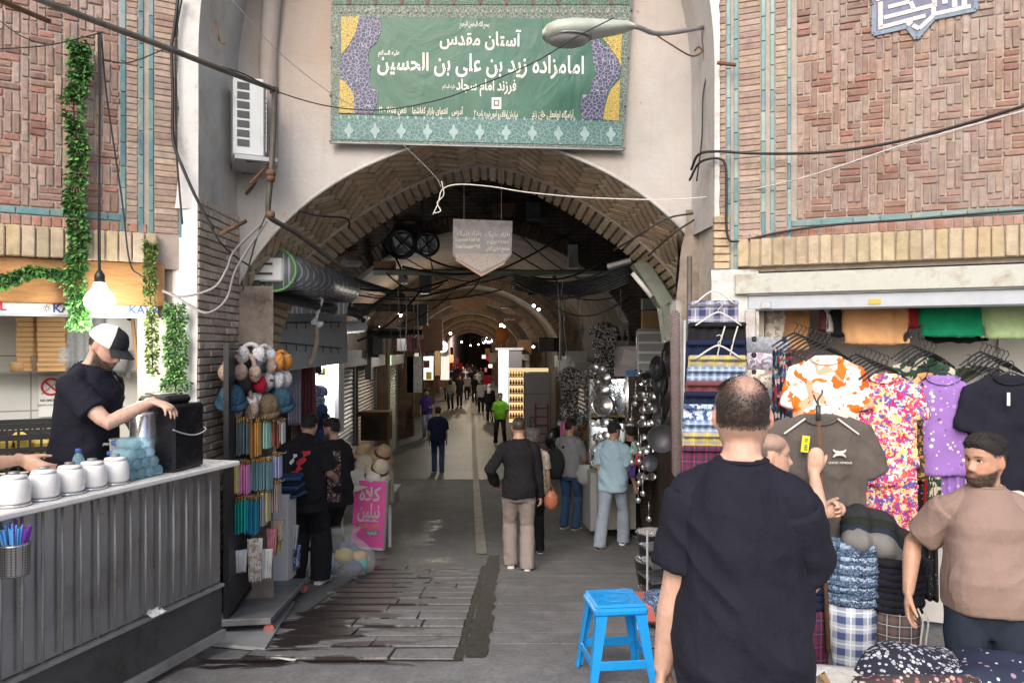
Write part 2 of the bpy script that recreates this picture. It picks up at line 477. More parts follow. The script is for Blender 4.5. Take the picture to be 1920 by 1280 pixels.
mat('olive_metal', (.17, .2, .165), .5, .2, var=.12, dirt=((.08, .07, .06), .6, 5))
mat('dark_wood', (.13, .06, .03), .5, var=.3, vs=5, bump=.2)
mat('shut_brown', (.2, .14, .1), .5, .4, var=.2)
mat('shut_green_lit', (.24, .26, .2), .5, .3, var=.2)  # shutter metal tinted to carry the green light falling on it
mat('gold', (.6, .38, .12), .3, .8)
mat('lace_gold', (.5, .3, .1), .4, .6, var=.4, vs=40)
mat('paper', (.74, .74, .72), .8, var=.06)
mat('pen_blue', (.1, .35, .75), .4)
mat('pen_purple', (.25, .06, .5), .4)
mat('teal', (.03, .38, .36), .4)
mat('straw', (.62, .44, .24), .85, var=.2, vs=30, bump=.6, bs=120)
mat('straw_pale', (.74, .66, .52), .85, var=.15, vs=30, bump=.6, bs=120)
mat('straw_white', (.8, .77, .7), .85, var=.12, vs=30, bump=.6, bs=120)
mat('hat_tan', (.55, .38, .24), .85, var=.15, vs=30, bump=.5, bs=90)
mat('brown_ribbon', (.16, .07, .05), .6)
mat('pan_black', (.03, .032, .036), .35, .2)
mat('pan_grey', (.07, .075, .09), .45, .3, var=.2)
mat('leaf', (1, 1, 1), .5, attr=True, var=.25, vs=40)
mat('hair_black', (.02, .016, .014), .5, var=.4, vs=40, bump=.9, bs=140)
mat('hair_brown', (.035, .022, .015), .5, var=.4, vs=40, bump=.9, bs=140)
mat('hair_grey', (.16, .15, .145), .6, var=.4, vs=60, bump=.9, bs=140)
mat('eyewhite', (.7, .66, .62), .2, var=.02)
mat('iris', (.03, .016, .01), .15, var=.02)
t = NT('skin')
c = t.n('Attribute', attribute_name='Col').outputs[0]
v = t.ramp(t.noise(35, 5, .6), [(.3, (.86, .84, .83)), (.7, (1.1, 1.1, 1.1))])
t.set(Base_Color=t.mix(1.0, v, c, 'MULTIPLY'), Roughness=.5, Subsurface_Weight=.12, Subsurface_Radius=(.02, .008, .004), Subsurface_Scale=.3)
t.bump(t.noise(160, 4), .18, .004); t.done()
t = NT('clear_plastic'); t.set(Base_Color=(.92, .95, .97), Roughness=.08, Transmission_Weight=.85, IOR=1.2, Alpha=.55); t.done()
t = NT('clear_bag'); t.set(Base_Color=(.85, .86, .86), Roughness=.22, Transmission_Weight=.0, Alpha=.26); t.bump(t.noise(16, 6, .7), .9, .03); t.done()
t = NT('wrap_film'); t.set(Base_Color=(.8, .8, .8), Roughness=.15, Alpha=.16); t.bump(t.noise(16, 6, .7), .9, .03); t.done()
t = NT('glass'); t.set(Base_Color=(.85, .95, .93), Roughness=.03, Transmission_Weight=.95, IOR=1.3, Alpha=.6); t.done()
t = NT('blue_bottle'); t.set(Base_Color=(.5, .84, 1.), Roughness=.06, Transmission_Weight=.6, IOR=1.12, Alpha=.55); t.done()
t = NT('frost'); t.set(Base_Color=(.8, .84, .86), Roughness=.25, Transmission_Weight=.5, IOR=1.1, Alpha=.75); t.done()
t = NT('lamp_lens'); t.set(Base_Color=(.75, .76, .75), Roughness=.1, Transmission_Weight=.6, IOR=1.3); t.done()
# plank
t = NT('beam_wood'); p = t.co('Object')
g = t.noise(6, 6, .65, t.co('Object', (1, 4, 9)), 1.2)
c = t.ramp(g, [(.25, (.22, .1, .035)), (.5, (.38, .19, .065)), (.75, (.48, .26, .1))])
t.set(Base_Color=c, Roughness=.5); t.bump(g, .2, .006); t.done()
t = NT('white_tile'); x = t.n('TexBrick'); t.l(t.co('UV'), x.inputs[0]); x.offset = 0; x.inputs['Scale'].default_value = 1
x.inputs['Brick Width'].default_value = .42; x.inputs['Row Height'].default_value = .4; x.inputs['Mortar Size'].default_value = .005
x.inputs['Color1'].default_value = (.62, .62, .59, 1); x.inputs['Color2'].default_value = (.66, .65, .62, 1); x.inputs['Mortar'].default_value = (.3, .28, .25, 1)
t.set(Base_Color=t.mix(1.0, t.ramp(t.noise(3), [(.3, (.9, .9, .88)), (.7, (1.05,)*3)]), x.outputs[0], 'MULTIPLY'), Roughness=.25); t.done()
# ribbed roller shutters carry real slats; patterned cloths
fabric('cloth_black', (.016, .016, .02)); fabric('cloth_navyblack', (.0155, .016, .027)); fabric('cloth_navy', (.012, .02, .055))
fabric('cloth_tan', (.29, .205, .175), var=.06); fabric('cloth_jeans', (.05, .1, .22)); fabric('cloth_jeans_dark', (.02, .028, .045)); fabric('cloth_pants_grey', (.3, .26, .25))
fabric('cloth_lightblue', (.4, .58, .72), var=.06); fabric('cloth_grey', (.3, .32, .35)); fabric('cloth_palejeans', (.33, .4, .5)); fabric('cloth_green', (.2, .55, .04))
fabric('cloth_purple', (.08, .05, .24)); fabric('cloth_taupe', (.12, .105, .095)); fabric('cloth_peach', (.75, .42, .2)); fabric('cloth_emerald', (.01, .3, .14)); fabric('cloth_lime', (.45, .6, .32))
fabric('cloth_olive', (.05, .06, .035)); fabric('cloth_darkgreen', (.02, .025, .018)); fabric('cloth_charcoal', (.03, .032, .036)); fabric('cloth_white', (.7, .7, .7)); fabric('cloth_red', (.35, .02, .03)); fabric('cloth_ash', (.2, .2, .2))
fabric('cloth_maroon', (.18, .06, .07)); fabric('cloth_lilac', (.42, .4, .5)); fabric('cloth_sheet', (.68, .66, .61), var=.08); fabric('cloth_beige', (.4, .33, .26)); fabric('cloth_khaki', (.3, .27, .2)); fabric('cloth_pink', (.6, .25, .3))
fabric('fur_beige', (.42, .31, .26), weave=90, wr=1.0); fabric('fur_brown', (.2, .14, .09), weave=90, wr=1.0); fabric('fur_white', (.62, .62, .64), weave=90, wr=1.0); fabric('fur_grey', (.1, .105, .13), weave=90, wr=1.0)
fabric('fur_teal', (.04, .1, .16), weave=90, wr=1.0); fabric('fur_red', (.55, .02, .05), weave=90, wr=1.0); fabric('fur_orange', (.6, .26, .06), weave=90, wr=1.0); fabric('fur_black', (.02, .02, .022), weave=90, wr=1.0); fabric('fur_palegrey', (.42, .4, .43), weave=90, wr=1.0)
dots('spots_brown', (.3, .2, .15), [(.06, .04, .03)], 60, .4)
blobs('print_orange', [(.85, .8, .72), (.85, .13, .01), (.85, .82, .74), (.86, .4, .25), (.85, .8, .75), (.9, .17, .01)], 12, dist=.3)
blobs('print_pinkfloral', [(.55, .01, .12), (.85, .6, .2), (.6, .03, .25), (.8, .75, .7), (.12, .1, .4), (.75, .12, .1), (.85, .65, .5)], 44, dist=.1)
dots('print_purple', (.3, .16, .5), [(.7, .65, .75), (.12, .08, .2), (.5, .4, .7), (.85, .8, .6), (.42, .28, .6)], 34, .3)
blobs('print_bw', [(.02, .02, .022), (.03, .03, .03), (.35, .35, .36), (.03, .03, .03), (.02, .02, .02), (.55, .55, .55)], 46, dist=.1)
blobs('print_leopard', [(.02, .015, .01), (.35, .2, .05), (.05, .03, .02)], 70, dist=.02)
blobs('print_greenfloral', [(.02, .06, .04), (.02, .06, .04), (.6, .55, .45), (.03, .08, .05)], 22, dist=.08)
blobs('print_bluefloral', [(.05, .08, .2), (.35, .5, .7), (.6, .65, .75), (.06, .1, .25)], 40, dist=.06)
blobs('print_multi', [(.3, .02, .05), (.02, .03, .08), (.5, .45, .4), (.05, .2, .3), (.02, .02, .02)], 30, dist=.06)
blobs('print_lilac', [(.5, .45, .58), (.35, .3, .4), (.6, .58, .66), (.2, .18, .25)], 46, dist=.06)
blobs('print_cream', [(.6, .55, .48), (.68, .64, .6), (.4, .33, .26), (.7, .68, .64)], 40, dist=.06)
blobs('print_greymarl', [(.25, .27, .32), (.32, .34, .38), (.22, .24, .29)], 60, dist=.06)
dots('print_daisies', (.016, .018, .035), [(.6, .62, .66), (.5, .5, .55), (.35, .38, .45)], 52, .42)
dots('print_navyflower', (.012, .02, .05), [(.5, .55, .65), (.3, .2, .3)], 24, .22)
dots('print_redflower', (.05, .035, .04), [(.45, .3, .28), (.3, .12, .12), (.5, .45, .42)], 46, .4)
dots('print_blackdots', (.015, .015, .017), [(.5, .45, .4)], 40, .16)
plaid('plaid_blue', (.5, .55, .65), (.05, .08, .2), (.75, .78, .8), 12, 12)
plaid('plaid_purple', (.36, .37, .5), (.04, .05, .14), (.6, .6, .65), 11, 11)
plaid('plaid_red', (.02, .02, .07), (.13, .02, .05), (.35, .04, .08), 14, 14)
plaid('plaid_brown', (.05, .05, .06), (.14, .09, .08), (.5, .48, .45), 18, 18)
plaid('plaid_sky', (.3, .42, .58), (.1, .16, .32), (.65, .72, .78), 22, 22)
plaid('plaid_yellow', (.5, .42, .08), (.3, .28, .3), (.6, .55, .3), 12, 30)
blobs('denim_gather', [(.03, .05, .12), (.1, .18, .3), (.02, .035, .09), (.28, .38, .5), (.05, .09, .18)], 60, dist=.12)
blobs('denim_gather_pale', [(.06, .11, .22), (.22, .34, .5), (.04, .07, .15), (.42, .52, .62)], 55, dist=.12)
# ground
t = NT('ground'); p = t.pos()
big = t.noise(.6, 6, .6); fine = t.noise(40, 4, .6); mid = t.noise(5, 6, .7)
c = t.ramp(mid, [(.25, (.14, .142, .15)), (.6, (.235, .235, .24)), (.85, (.31, .305, .3))])
c = t.mix(t.ramp(big, [(.45, (0, 0, 0)), (.7, (.5,)*3)]), c, (.1, .095, .09))
c = t.mix(t.ramp(fine, [(.35, (.25,)*3), (.6, (0, 0, 0))]), c, (.06, .06, .06))
sp = t.n('SeparateXYZ'); t.l(p, sp.inputs[0])
wn = t.noise(1.7, 6, .65)
def band(o, a, b, w): # soft box
    m1 = t.n('MapRange'); m1.inputs[1].default_value = a-w; m1.inputs[2].default_value = a+w; t.l(o, m1.inputs[0])
    m2 = t.n('MapRange'); m2.inputs[1].default_value = b-w; m2.inputs[2].default_value = b+w; m2.inputs[3].default_value = 1; m2.inputs[4].default_value = 0; t.l(o, m2.inputs[0])
    return t.math('MULTIPLY', m1.outputs[0], m2.outputs[0])
mask = t.math('MULTIPLY', band(sp.outputs[0], -1.75, -.25, .25), band(sp.outputs[1], 4.5, 9.6, .35))
mask2 = t.math('MULTIPLY', band(sp.outputs[0], -2.7, -.3, .12), band(sp.outputs[1], 4.28, 4.62, .16))
mask3 = t.math('MULTIPLY', band(sp.outputs[0], -1.9, -.9, .3), band(sp.outputs[1], 8.8, 13.0, .6))
mask = t.math('MAXIMUM', t.math('MAXIMUM', mask, mask2), t.math('MULTIPLY', mask3, .9))
wn = t.noise(1.0, 6, .62, t.pos((1.5, 4.2, 1)), .6)
grad = t.math('MULTIPLY', t.math('SUBTRACT', -.95, sp.outputs[0]), .22)
v_ = t.math('ADD', t.math('ADD', t.math('MULTIPLY', wn, .9), t.math('MULTIPLY', mask, .5)), t.math('MULTIPLY', grad, mask))
wet = t.ramp(v_, [(.925, (0, 0, 0)), (.965, (1, 1, 1))])
c2 = t.mix(wet, c, t.mix(.95, c, (.013, .0055, .007)))  # darkened by water; the red tint paints in a pink reflection
t.set(Base_Color=c2); rr = t.mix(wet, t.ramp(mid, [(.3, (.75,)*3), (.7, (.9,)*3)]), (.36, .36, .36)); t.set(Roughness=rr, Specular_IOR_Level=.22)
t.bump(t.math('ADD', t.math('MULTIPLY', t.noise(26, 6, .7), 1.0), t.math('MULTIPLY', wet, -.4)), .28, .02); t.done()
t2 = NT('alley_floor')
x = t2.n('TexBrick'); t2.l(t2.co('Object'), x.inputs[0]); x.inputs['Scale'].default_value = 1; x.inputs['Brick Width'].default_value = .42; x.inputs['Row Height'].default_value = .24; x.inputs['Mortar Size'].default_value = .012
x.inputs['Color1'].default_value = (.075, .082, .07, 1); x.inputs['Color2'].default_value = (.105, .112, .096, 1); x.inputs['Mortar'].default_value = (.05, .05, .045, 1)
d = t2.ramp(t2.noise(1.2, 6, .7), [(.3, (.6,)*3), (.7, (1.15,)*3)])
t2.set(Base_Color=t2.mix(1.0, d, x.outputs[0], 'MULTIPLY'), Roughness=.5)
t2.bump(t2.math('SUBTRACT', t2.math('MULTIPLY', t2.noise(20, 5), .5), x.outputs['Fac']), .4, .012); t2.done()
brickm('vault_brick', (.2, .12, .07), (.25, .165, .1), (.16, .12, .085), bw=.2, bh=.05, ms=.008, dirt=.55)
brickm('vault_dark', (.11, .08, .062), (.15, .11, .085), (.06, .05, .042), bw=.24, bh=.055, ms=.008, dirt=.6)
brickm('pier_brick', (.3, .24, .185), (.38, .31, .25), (.24, .2, .165), bw=.21, bh=.055, ms=.009, dirt=.5)
# ---------------------------------------------------------------- ground
ys = list(np.concatenate([np.linspace(-40, 2, 12), np.linspace(2.2, 20, 70), np.linspace(22, 110, 30)]))
xs = list(np.concatenate([np.linspace(-40, -4, 8), np.linspace(-3.6, 4, 39), np.linspace(5, 40, 8)]))
g = MB(); nx = len(xs)
g.add([(x, y, gz(x, y)) for y in ys for x in xs], [(j*nx+i, j*nx+i+1, (j+1)*nx+i+1, (j+1)*nx+i) for j in range(len(ys)-1) for i in range(nx-1)])
struct(g.build('ground', M['ground'], smooth=True))
g = MB(); yy = [17.8+i*1.5 for i in range(56)]  # sheet edge set where shade ends, drawing the light line on the floor
for a, b in zip(yy[:-1], yy[1:]):
    for s0, s1 in ((-2.85, -.02), (.12, 2.75)):
        g.quad((tcx(a)+s0, a, gz(0, a)+.006), (tcx(a)+s1, a, gz(0, a)+.006), (tcx(b)+s1, b, gz(0, b)+.006), (tcx(b)+s0, b, gz(0, b)+.006))
struct(g.build('alley_floor', M['alley_floor']))
g = MB()
for a in np.arange(9.5, 90, 1.6):
    s = tcx(a); b = a+1.58; e = tcx(b)
    g.add([(s-.02, a, gz(0, a)+.012), (s+.12, a, gz(0, a)+.012), (e+.12, b, gz(0, b)+.012), (e-.02, b, gz(0, b)+.012)], [(0, 1, 2, 3)])
struct(g.build('gutter', mat('gutter_stone', (.3, .29, .26), .7, var=.3, vs=6, bump=.5, dirt=((.1, .1, .07), .6, 4))))
# worn stone treads of the ramp and the mossy channel beside them
rs = random.Random(5)
g = MB(); y = 4.5
while y < 8.6:
    d = .225+rs.uniform(-.015, .02); x = -1.66+rs.uniform(-.06, .06)
    while x < -.36:
        w = min(rs.uniform(.45, 1.0), -.34-x)
        z0 = gz(x, y); z1 = gz(x, y+d); th = .012+rs.uniform(0, .008); j = lambda: rs.uniform(-.006, .006)
        p = [(x+j(), y+j(), z0+th), (x+w-.012+j(), y+j(), z0+th), (x+w-.012+j(), y+d+j(), z1+th), (x+j(), y+d+j(), z1+th)]
        q = [(a+(.008 if i in (1, 2) else -.008), b+(.008 if i > 1 else -.008), c-.05) for i, (a, b, c) in enumerate(p)]
        g.add(p+q, [(0, 1, 2, 3), (4, 5, 1, 0), (5, 6, 2, 1), (6, 7, 3, 2), (7, 4, 0, 3)])
        x += w+.004
    y += d+.065
struct(g.build('ramp', M['ground']))
RAMP_END = y
t = NT('moss_dirt'); m_ = t.noise(14, 6, .7)
t.set(Base_Color=t.ramp(m_, [(.3, (.01, .009, .008)), (.55, (.03, .027, .021)), (.8, (.075, .07, .05))]), Roughness=.6); t.bump(t.noise(30, 5), .9, .02); t.done()
g = MB()
for a in np.arange(4.47, RAMP_END-.05, .15):
    b = min(a+.15, RAMP_END); g.add([(-1.66, a, gz(-1, a)+.005), (-.3, a, gz(-1, a)+.005), (-.3, b, gz(-1, b)+.005), (-1.66, b, gz(-1, b)+.005)], [(0, 1, 2, 3)])
struct(g.build('ramp_bed', M['moss_dirt']))
g = MB()
yy = np.linspace(4.55, 9.4, 34); w_ = [(.0+rs.uniform(-.02, .02), rs.uniform(-.02, .02)) for _ in yy]
for i in range(33):
    a, b = yy[i], yy[i+1]; xa = -.3; 
    g.quad((xa+w_[i][0], a, gz(0, a)+.005), (xa+.15+w_[i][1], a, gz(0, a)+.005), (xa+.15+w_[i+1][1], b, gz(0, b)+.005), (xa+w_[i+1][0], b, gz(0, b)+.005))
struct(g.build('drainage_channel', M['moss_dirt']))
# flagstones right of the channel
g = MB(); y = 4.9
while y < 10.4:
    d = rs.uniform(.3, .46); x = -.1-rs.uniform(0, .03)
    while x < 1.35:
        w = rs.uniform(.4, .8)
        z0, z1 = gz(x, y)+.0055+rs.uniform(0, .0015), gz(x, y+d)+.0055
        g.add([(x, y, z0), (x+w-.005, y, z0), (x+w-.005, y+d-.005, z1), (x, y+d-.005, z1), (x, y, z0-.03), (x+w-.008, y, z0-.03)], [(0, 1, 2, 3), (4, 5, 1, 0)])
        x += w
    y += d
struct(g.build('pavement', M['ground']))

# ---------------------------------------------------------------- brick facades either side of the portal
class Frame:
    def __init__(s, ox, oy, dx, dy):
        n = math.hypot(dx, dy); s.o = (ox, oy); s.d = (dx/n, dy/n); s.rz = math.atan2(dy, dx)
    def hit(s, px, py, off=0):
        """point of the photograph -> (along the wall, z), off = metres in front of the wall"""
        k = (px-960)/F; ox = s.o[0]+off*s.d[1]; oy = s.o[1]-off*s.d[0]
        l = (k*oy-ox)/(s.d[0]-k*s.d[1]); Y = oy+l*s.d[1]
        return l, CAMZ-(py-HZ)/F*Y
    def w(s, l, y, z): return Vector((s.o[0]+l*s.d[0]-y*s.d[1], s.o[1]+l*s.d[1]+y*s.d[0], z))
FL = Frame(-2.30, 5.15, 1.83, 1.0)
FR = Frame(1.50, 5.40, 2.47, -1.0)
PAL = [(.38, .23, .19), (.34, .2, .17), (.42, .28, .23), (.29, .175, .15), (.43, .23, .19), (.44, .33, .29), (.4, .31, .28), (.47, .38, .34), (.38, .27, .23)]
def vary(c, a=.1):
    k = 1+rs.uniform(-a, a); return tuple(max(0, v*k*(1+rs.uniform(-.03, .03))) for v in c)
PAL = [tuple(v*k for v, k in zip(c, (.76, .7, .66))) for c in PAL]
def herring(mb, l0, l1, z0, z1, cw=.0455, n=3, keep=None, colf=None):
    NX = int((l1-l0)/cw)+4; NZ = int((z1-z0)/cw)+4
    NX = int((l1-l0)/cw)+1; NZ = int((z1-z0)/cw)+1; used = set()
    for iz in range(NZ):
        for ix in range(NX):
            if (ix, iz) in used: continue
            hor = (ix-iz) % (2*n) < n
            if rs.random() < .22: hor = not hor
            m1 = 1
            while m1 < n and (ix+m1, iz) not in used and ix+m1 < NX: m1 += 1
            L = rs.choice((2, 3, 3, 3))
            if hor and m1 >= 2: w_, h_ = min(m1, L), 1
            elif hor and m1 < 2: w_, h_ = 1, L
            else: w_, h_ = 1, L
            hor = w_ > 1
            for i in range(w_):
                for j in range(h_): used.add((ix+i, iz+j))
            a, b, c, d = ix, iz, ix+w_, iz+h_; k = 0 if hor else 1
            a, c = l0+a*cw, l0+c*cw; b, d = z0+b*cw, z0+d*cw
            a, c = max(a, l0), min(c, l1); b, d = max(b, z0), min(d, z1)
            if c-a < .018 or d-b < .018: continue
            if keep and not keep((a+c)/2, (b+d)/2): continue
            mb.col = colf((a+c)/2, (b+d)/2, k == 0) if colf else vary(rs.choice(PAL))
            m_ = .0052+rs.uniform(-.001, .002); th = .03
            mb.box(((a+c)/2+rs.uniform(-.002, .002), -.004-rs.uniform(0, .006), (b+d)/2+rs.uniform(-.002, .002)), (c-a-m_*1.4, th, d-b-m_*1.4), bev=.005, jit=.0024)
def colf_pale(fade):
    def f(l, z, hor):
        c = rs.choice(PAL[:5] if hor else PAL[5:])
        w = .5+.5*mnoise.noise(Vector((l*1.6, z*1.6, fade)))
        c = tuple(lerp(v, p, min(1, max(0, (w-.45)*1.1))) for v, p in zip(c, (.39, .335, .3)))
        return vary(c, .14)
    return f
def facade(fr, nm, lab, l0, l1, strips, side, fade):
    t = thing(nm, lab, 'facade', (fr.o[0], fr.o[1], 0), fr.rz)
    # backing masonry
    b = MB(); a, c = min(l0, l1), max(l0, l1)
    b.box(((a+c)/2, .1225, 4.6), (c-a, .27, 4.4)); b.build('mortar_bed', M['mortar'], t)
    br = MB(); edge = strips[-1][1]
    r0, r1 = (a, edge-.035) if side < 0 else (edge+.035, c)
    herring(br, r0, r1, 2.755, 6.6, colf=colf_pale(fade)); br.build('brickwork', M['brick'], t)
    xs_ = sorted([0.0]+[s for st in strips for s in st[:2]])
    lo, hi = (edge-.0, 0.0) if side < 0 else (0.0, edge)
    solid = sorted([tuple(sorted(st)) for st in strips])
    cur = lo
    for s0, s1 in solid+[(hi, hi)]:
        if s0-cur > .03:
            sb = MB()
            z = 2.64 if side < 0 else 2.4
            while z < 6.5:
                h = .043; w = s0-cur
                k = max(1, round(w/.17))
                for q in range(k):
                    sb.col = vary(rs.choice([(.4, .29, .23), (.36, .27, .22), (.42, .33, .27), (.33, .23, .19)]), .15)
                    sb.box((cur+w*(q+.5)/k, -.003-rs.uniform(0, .004), z+h/2), (w/k-.008, .03, h-.007), bev=.004, jit=.0015)
                z += h
            sb.build('brick_pilaster', M['brick'], t)
        cur = max(cur, s1)
    for s0, s1 in strips:
        g = MB(); z = 2.62 if side < 0 else (2.38 if s0 < .12 else 2.62)
        while z < 6.4:
            h = rs.uniform(.14, .22); g.col = vary(rs.choice([(.1, .24, .26), (.13, .27, .28), (.16, .28, .28), (.09, .2, .24), (.22, .32, .32)]), .12)
            g.box(((s0+s1)/2, -.008, z+h/2), (abs(s1-s0)-.004, .03, h-.004), bev=.003); z += h
        g.build('glazed_strip', M['tile_teal'], t)
    g = MB(); x, e = (a, edge-.03) if side < 0 else (edge, c)
    while x < e:
        w = min(rs.uniform(.14, .2), e-x); g.col = vary(rs.choice([(.1, .24, .26), (.12, .25, .27), (.15, .26, .27)]), .12)
        g.box((x+w/2, -.008, 2.728), (w-.004, .03, .042), bev=.003); x += w
    g.build('glazed_band', M['tile_teal'], t)
    g = MB(); x, e = (a, -.22) if side < 0 else (.17, c)
    while x < e:
        w = .055; g.col = vary(rs.choice([(.4, .19, .14), (.36, .2, .16), (.44, .27, .22)]), .15)
        g.box((x+w/2, -.006, 2.668), (w-.009, .03, .062), bev=.004, jit=.001); x += w
    g.build('red_brick_course', M['brick'], t)
    g = MB(); x, e = (a, -.2) if side < 0 else (.145, c)
    while x < e:
        w = .078+rs.uniform(-.004, .004); g.col = vary(rs.choice([(.46, .37, .24), (.5, .41, .28), (.43, .34, .21), (.48, .4, .29)]), .1)
        g.box((x+w/2, -.03, 2.53+rs.uniform(-.002, .002)), (w-.009, .09, .196), bev=.006, jit=.001); x += w
    g.build('soldier_course', M['brick_buff'], t)
    g = MB(); g.box(((a+e)/2 if side < 0 else (.145+c)/2, .01, 2.53), ((e-a) if side < 0 else (c-.145), .12, .19)); g.build('lintel_mortar', M['mortar_light'], t)
    return t
hl = lambda px: FL.hit(px, 200)[0]
hr = lambda px: FR.hit(px, 200)[0]
stL = [(hl(335), hl(345)), (hl(278), hl(288)), (hl(259), hl(269)), (hl(236), hl(225))]
stL = [(min(s), max(s)) for s in stL]
facL = facade(FL, 'brick_facade', 'red brick facade wing above the drinks counter, with pale turquoise glazed strips', -2.8, .0, stL, -1, 1.3)
stR = [(hr(1362), hr(1371)), (hr(1376), hr(1385)), (hr(1427), hr(1436)), (hr(1444), hr(1453)), (hr(1484), hr(1476))]
stR = [(min(s), max(s)) for s in stR]
facR = facade(FR, 'brick_facade', 'red brick facade wing above the clothes shop, with a navy tile panel', .0, 4.0, stR, 1, 5.1)
# square-kufic tile panel in the right wing
def hz(px, py): return FR.hit(px, py)
kp = [hz(x, y) for x, y in ((1612, -30), (1638, 14), (1637, 68), (1700, 54), (1717, 76), (1750, 38), (1828, 22), (1828, -60), (1760, -130), (1680, -120))]
g = MB(); g.poly_prism(kp, lambda u, v, d: (u, d, v), -.032, .0); pnl = g.build('tile_panel', mat('tile_navy', (.04, .055, .16), .3, var=.25, vs=20), facR)
g = MB()
def kbar(a, b, w=.024):
    (u0, v0), (u1, v1) = hz(*a), hz(*b); d = Vector((u1-u0, 0, v1-v0)); L = d.length; d.normalize(); n = Vector((-d.z, 0, d.x))*w/2
    p = [Vector((u0, 0, v0))-n, Vector((u1, 0, v1))-n, Vector((u1, 0, v1))+n, Vector((u0, 0, v0))+n]
    g.add([(q.x, -.0375, q.z) for q in p]+[(q.x, -.031, q.z) for q in p], [(0, 1, 2, 3), (4, 5, 1, 0), (5, 6, 2, 1), (6, 7, 3, 2), (7, 4, 0, 3)])
for a, b in (((1650, 8), (1650, 56)), ((1646, 57), (1734, 34)), ((1656, 38), (1755, 13)), ((1642, 4), (1752, -26)), ((1664, 18), (1704, 8)), ((1749, 10), (1749, 34)), ((1706, 8), (1712, 22)), ((1710, 52), (1722, 58)), ((1722, 58), (1748, 34)),
             ((1750, 31), (1818, 16)), ((1770, -10), (1770, 12)), ((1788, -10), (1788, 18)), ((1806, -10), (1806, 16)), ((1744, -10), (1752, 12)), ((1700, 52), (1708, 44))): kbar(a, b, .026 if a[0] < 1760 else .03)
g.build('kufic_lettering', mat('tile_cream', (.6, .56, .53), .35, var=.12, vs=20), pnl)
g = MB()
ring = kp+[kp[0]]
for (u0, v0), (u1, v1) in zip(ring[1:7], ring[2:8]):
    d = Vector((u1-u0, 0, v1-v0)); n = Vector((-d.z, 0, d.x)).normalized()*.013; a = Vector((u0, -.0345, v0)); b = Vector((u1, -.0345, v1))
    g.quad(a-n, b-n, b+n, a+n)
g.build('blue_border', mat('tile_blue', (.1, .17, .26), .35, var=.3, vs=20), pnl)

# ---------------------------------------------------------------- arched portal: reveals, white wall, brick soffit
YW, YB, CX = 5.9, 7.1, -.255
por = thing('arched_portal', 'white plastered entrance portal with a pointed brick arch into the covered bazaar', 'portal', (0, 0, 0))
FP = [(0, 1.70), (.3, 1.67), (.6, 1.58), (1.04, 1.385), (1.44, 1.11), (1.75, .78), (1.98, .4), (2.1, 0), (2.12, -.6), (2.12, -2.6)]
BP = [(0, 1.63), (.2, 1.585), (.4, 1.52), (.75, 1.345), (1.22, 1.03), (1.61, .70), (1.85, .38), (1.95, 0), (1.97, -.6), (1.97, -2.6)]
def resample(p, n):
    q = spline([(x, 0, z) for x, z in p], 12); L = [0]
    for a, b in zip(q[:-1], q[1:]): L.append(L[-1]+(b-a).length)
    out = []
    for i in range(n+1):
        d = L[-1]*i/n; out.append((float(np.interp(d, L, [k.x for k in q])), float(np.interp(d, L, [k.z for k in q]))))
    return out, L[-1]
NA = 80
fp, LF = resample(FP, NA); bp, LB = resample(BP, NA)
ARC = .5*(LF+LB)
def soff(s, t, h=0):
    """s metres along the arch from the crown (left negative), t 0 front .. 1 back, h metres proud of the masonry"""
    k = min(NA, abs(s)/ARC*NA); i = min(int(k), NA-1); f = k-i; sg = -1 if s < 0 else 1
    x0, z0 = lerp(fp[i][0], fp[i+1][0], f), lerp(fp[i][1], fp[i+1][1], f)
    x1, z1 = lerp(bp[i][0], bp[i+1][0], f), lerp(bp[i][1], bp[i+1][1], f)
    x, z = lerp(x0, x1, t), lerp(z0, z1, t)
    dx, dz = fp[i+1][0]-fp[i][0], fp[i+1][1]-fp[i][1]; L = math.hypot(dx, dz) or 1
    x -= -dz/L*h; z -= dx/L*h
    return Vector((CX+lerp(0, -.02, t)+sg*x, lerp(YW, YB, t), CAMZ+z))
g = MB()
g.grid(lambda u, v: soff((u*2-1)*ARC, v, -.02), 160, 6); g.build('arch_barrel', M['mortar_light'], por, smooth=True)
def clip(poly, axis, lim, keep_less):
    out = []
    for i in range(len(poly)):
        a, b = poly[i], poly[(i+1) % len(poly)]
        ia = (a[axis] <= lim) == keep_less; ib = (b[axis] <= lim) == keep_less
        if ia: out.append(a)
        if ia != ib:
            t_ = (lim-a[axis])/(b[axis]-a[axis]); out.append((lerp(a[0], b[0], t_), lerp(a[1], b[1], t_)))
    return out
def prism_on(mb, poly, f, h, ins=.003):
    cx_ = sum(p[0] for p in poly)/len(poly); cy_ = sum(p[1] for p in poly)/len(poly); n = len(poly)
    top = [f(p[0]+(cx_-p[0])*.06, p[1]+(cy_-p[1])*.06, h) for p in poly]; bot = [f(p[0], p[1], -.018) for p in poly]
    mb.add(top+bot, [list(range(n))]+[(i, n+i, n+(i+1) % n, (i+1) % n) for i in range(n)])
SPAL = [(.5, .385, .25), (.54, .42, .285), (.46, .345, .225), (.56, .45, .32), (.5, .4, .28), (.52, .375, .245)]
D = YB-YW; L_, W_ = .235, .062
g = MB(); rt = math.sqrt(.5); cw = .084; n = 3
smax = 3.35
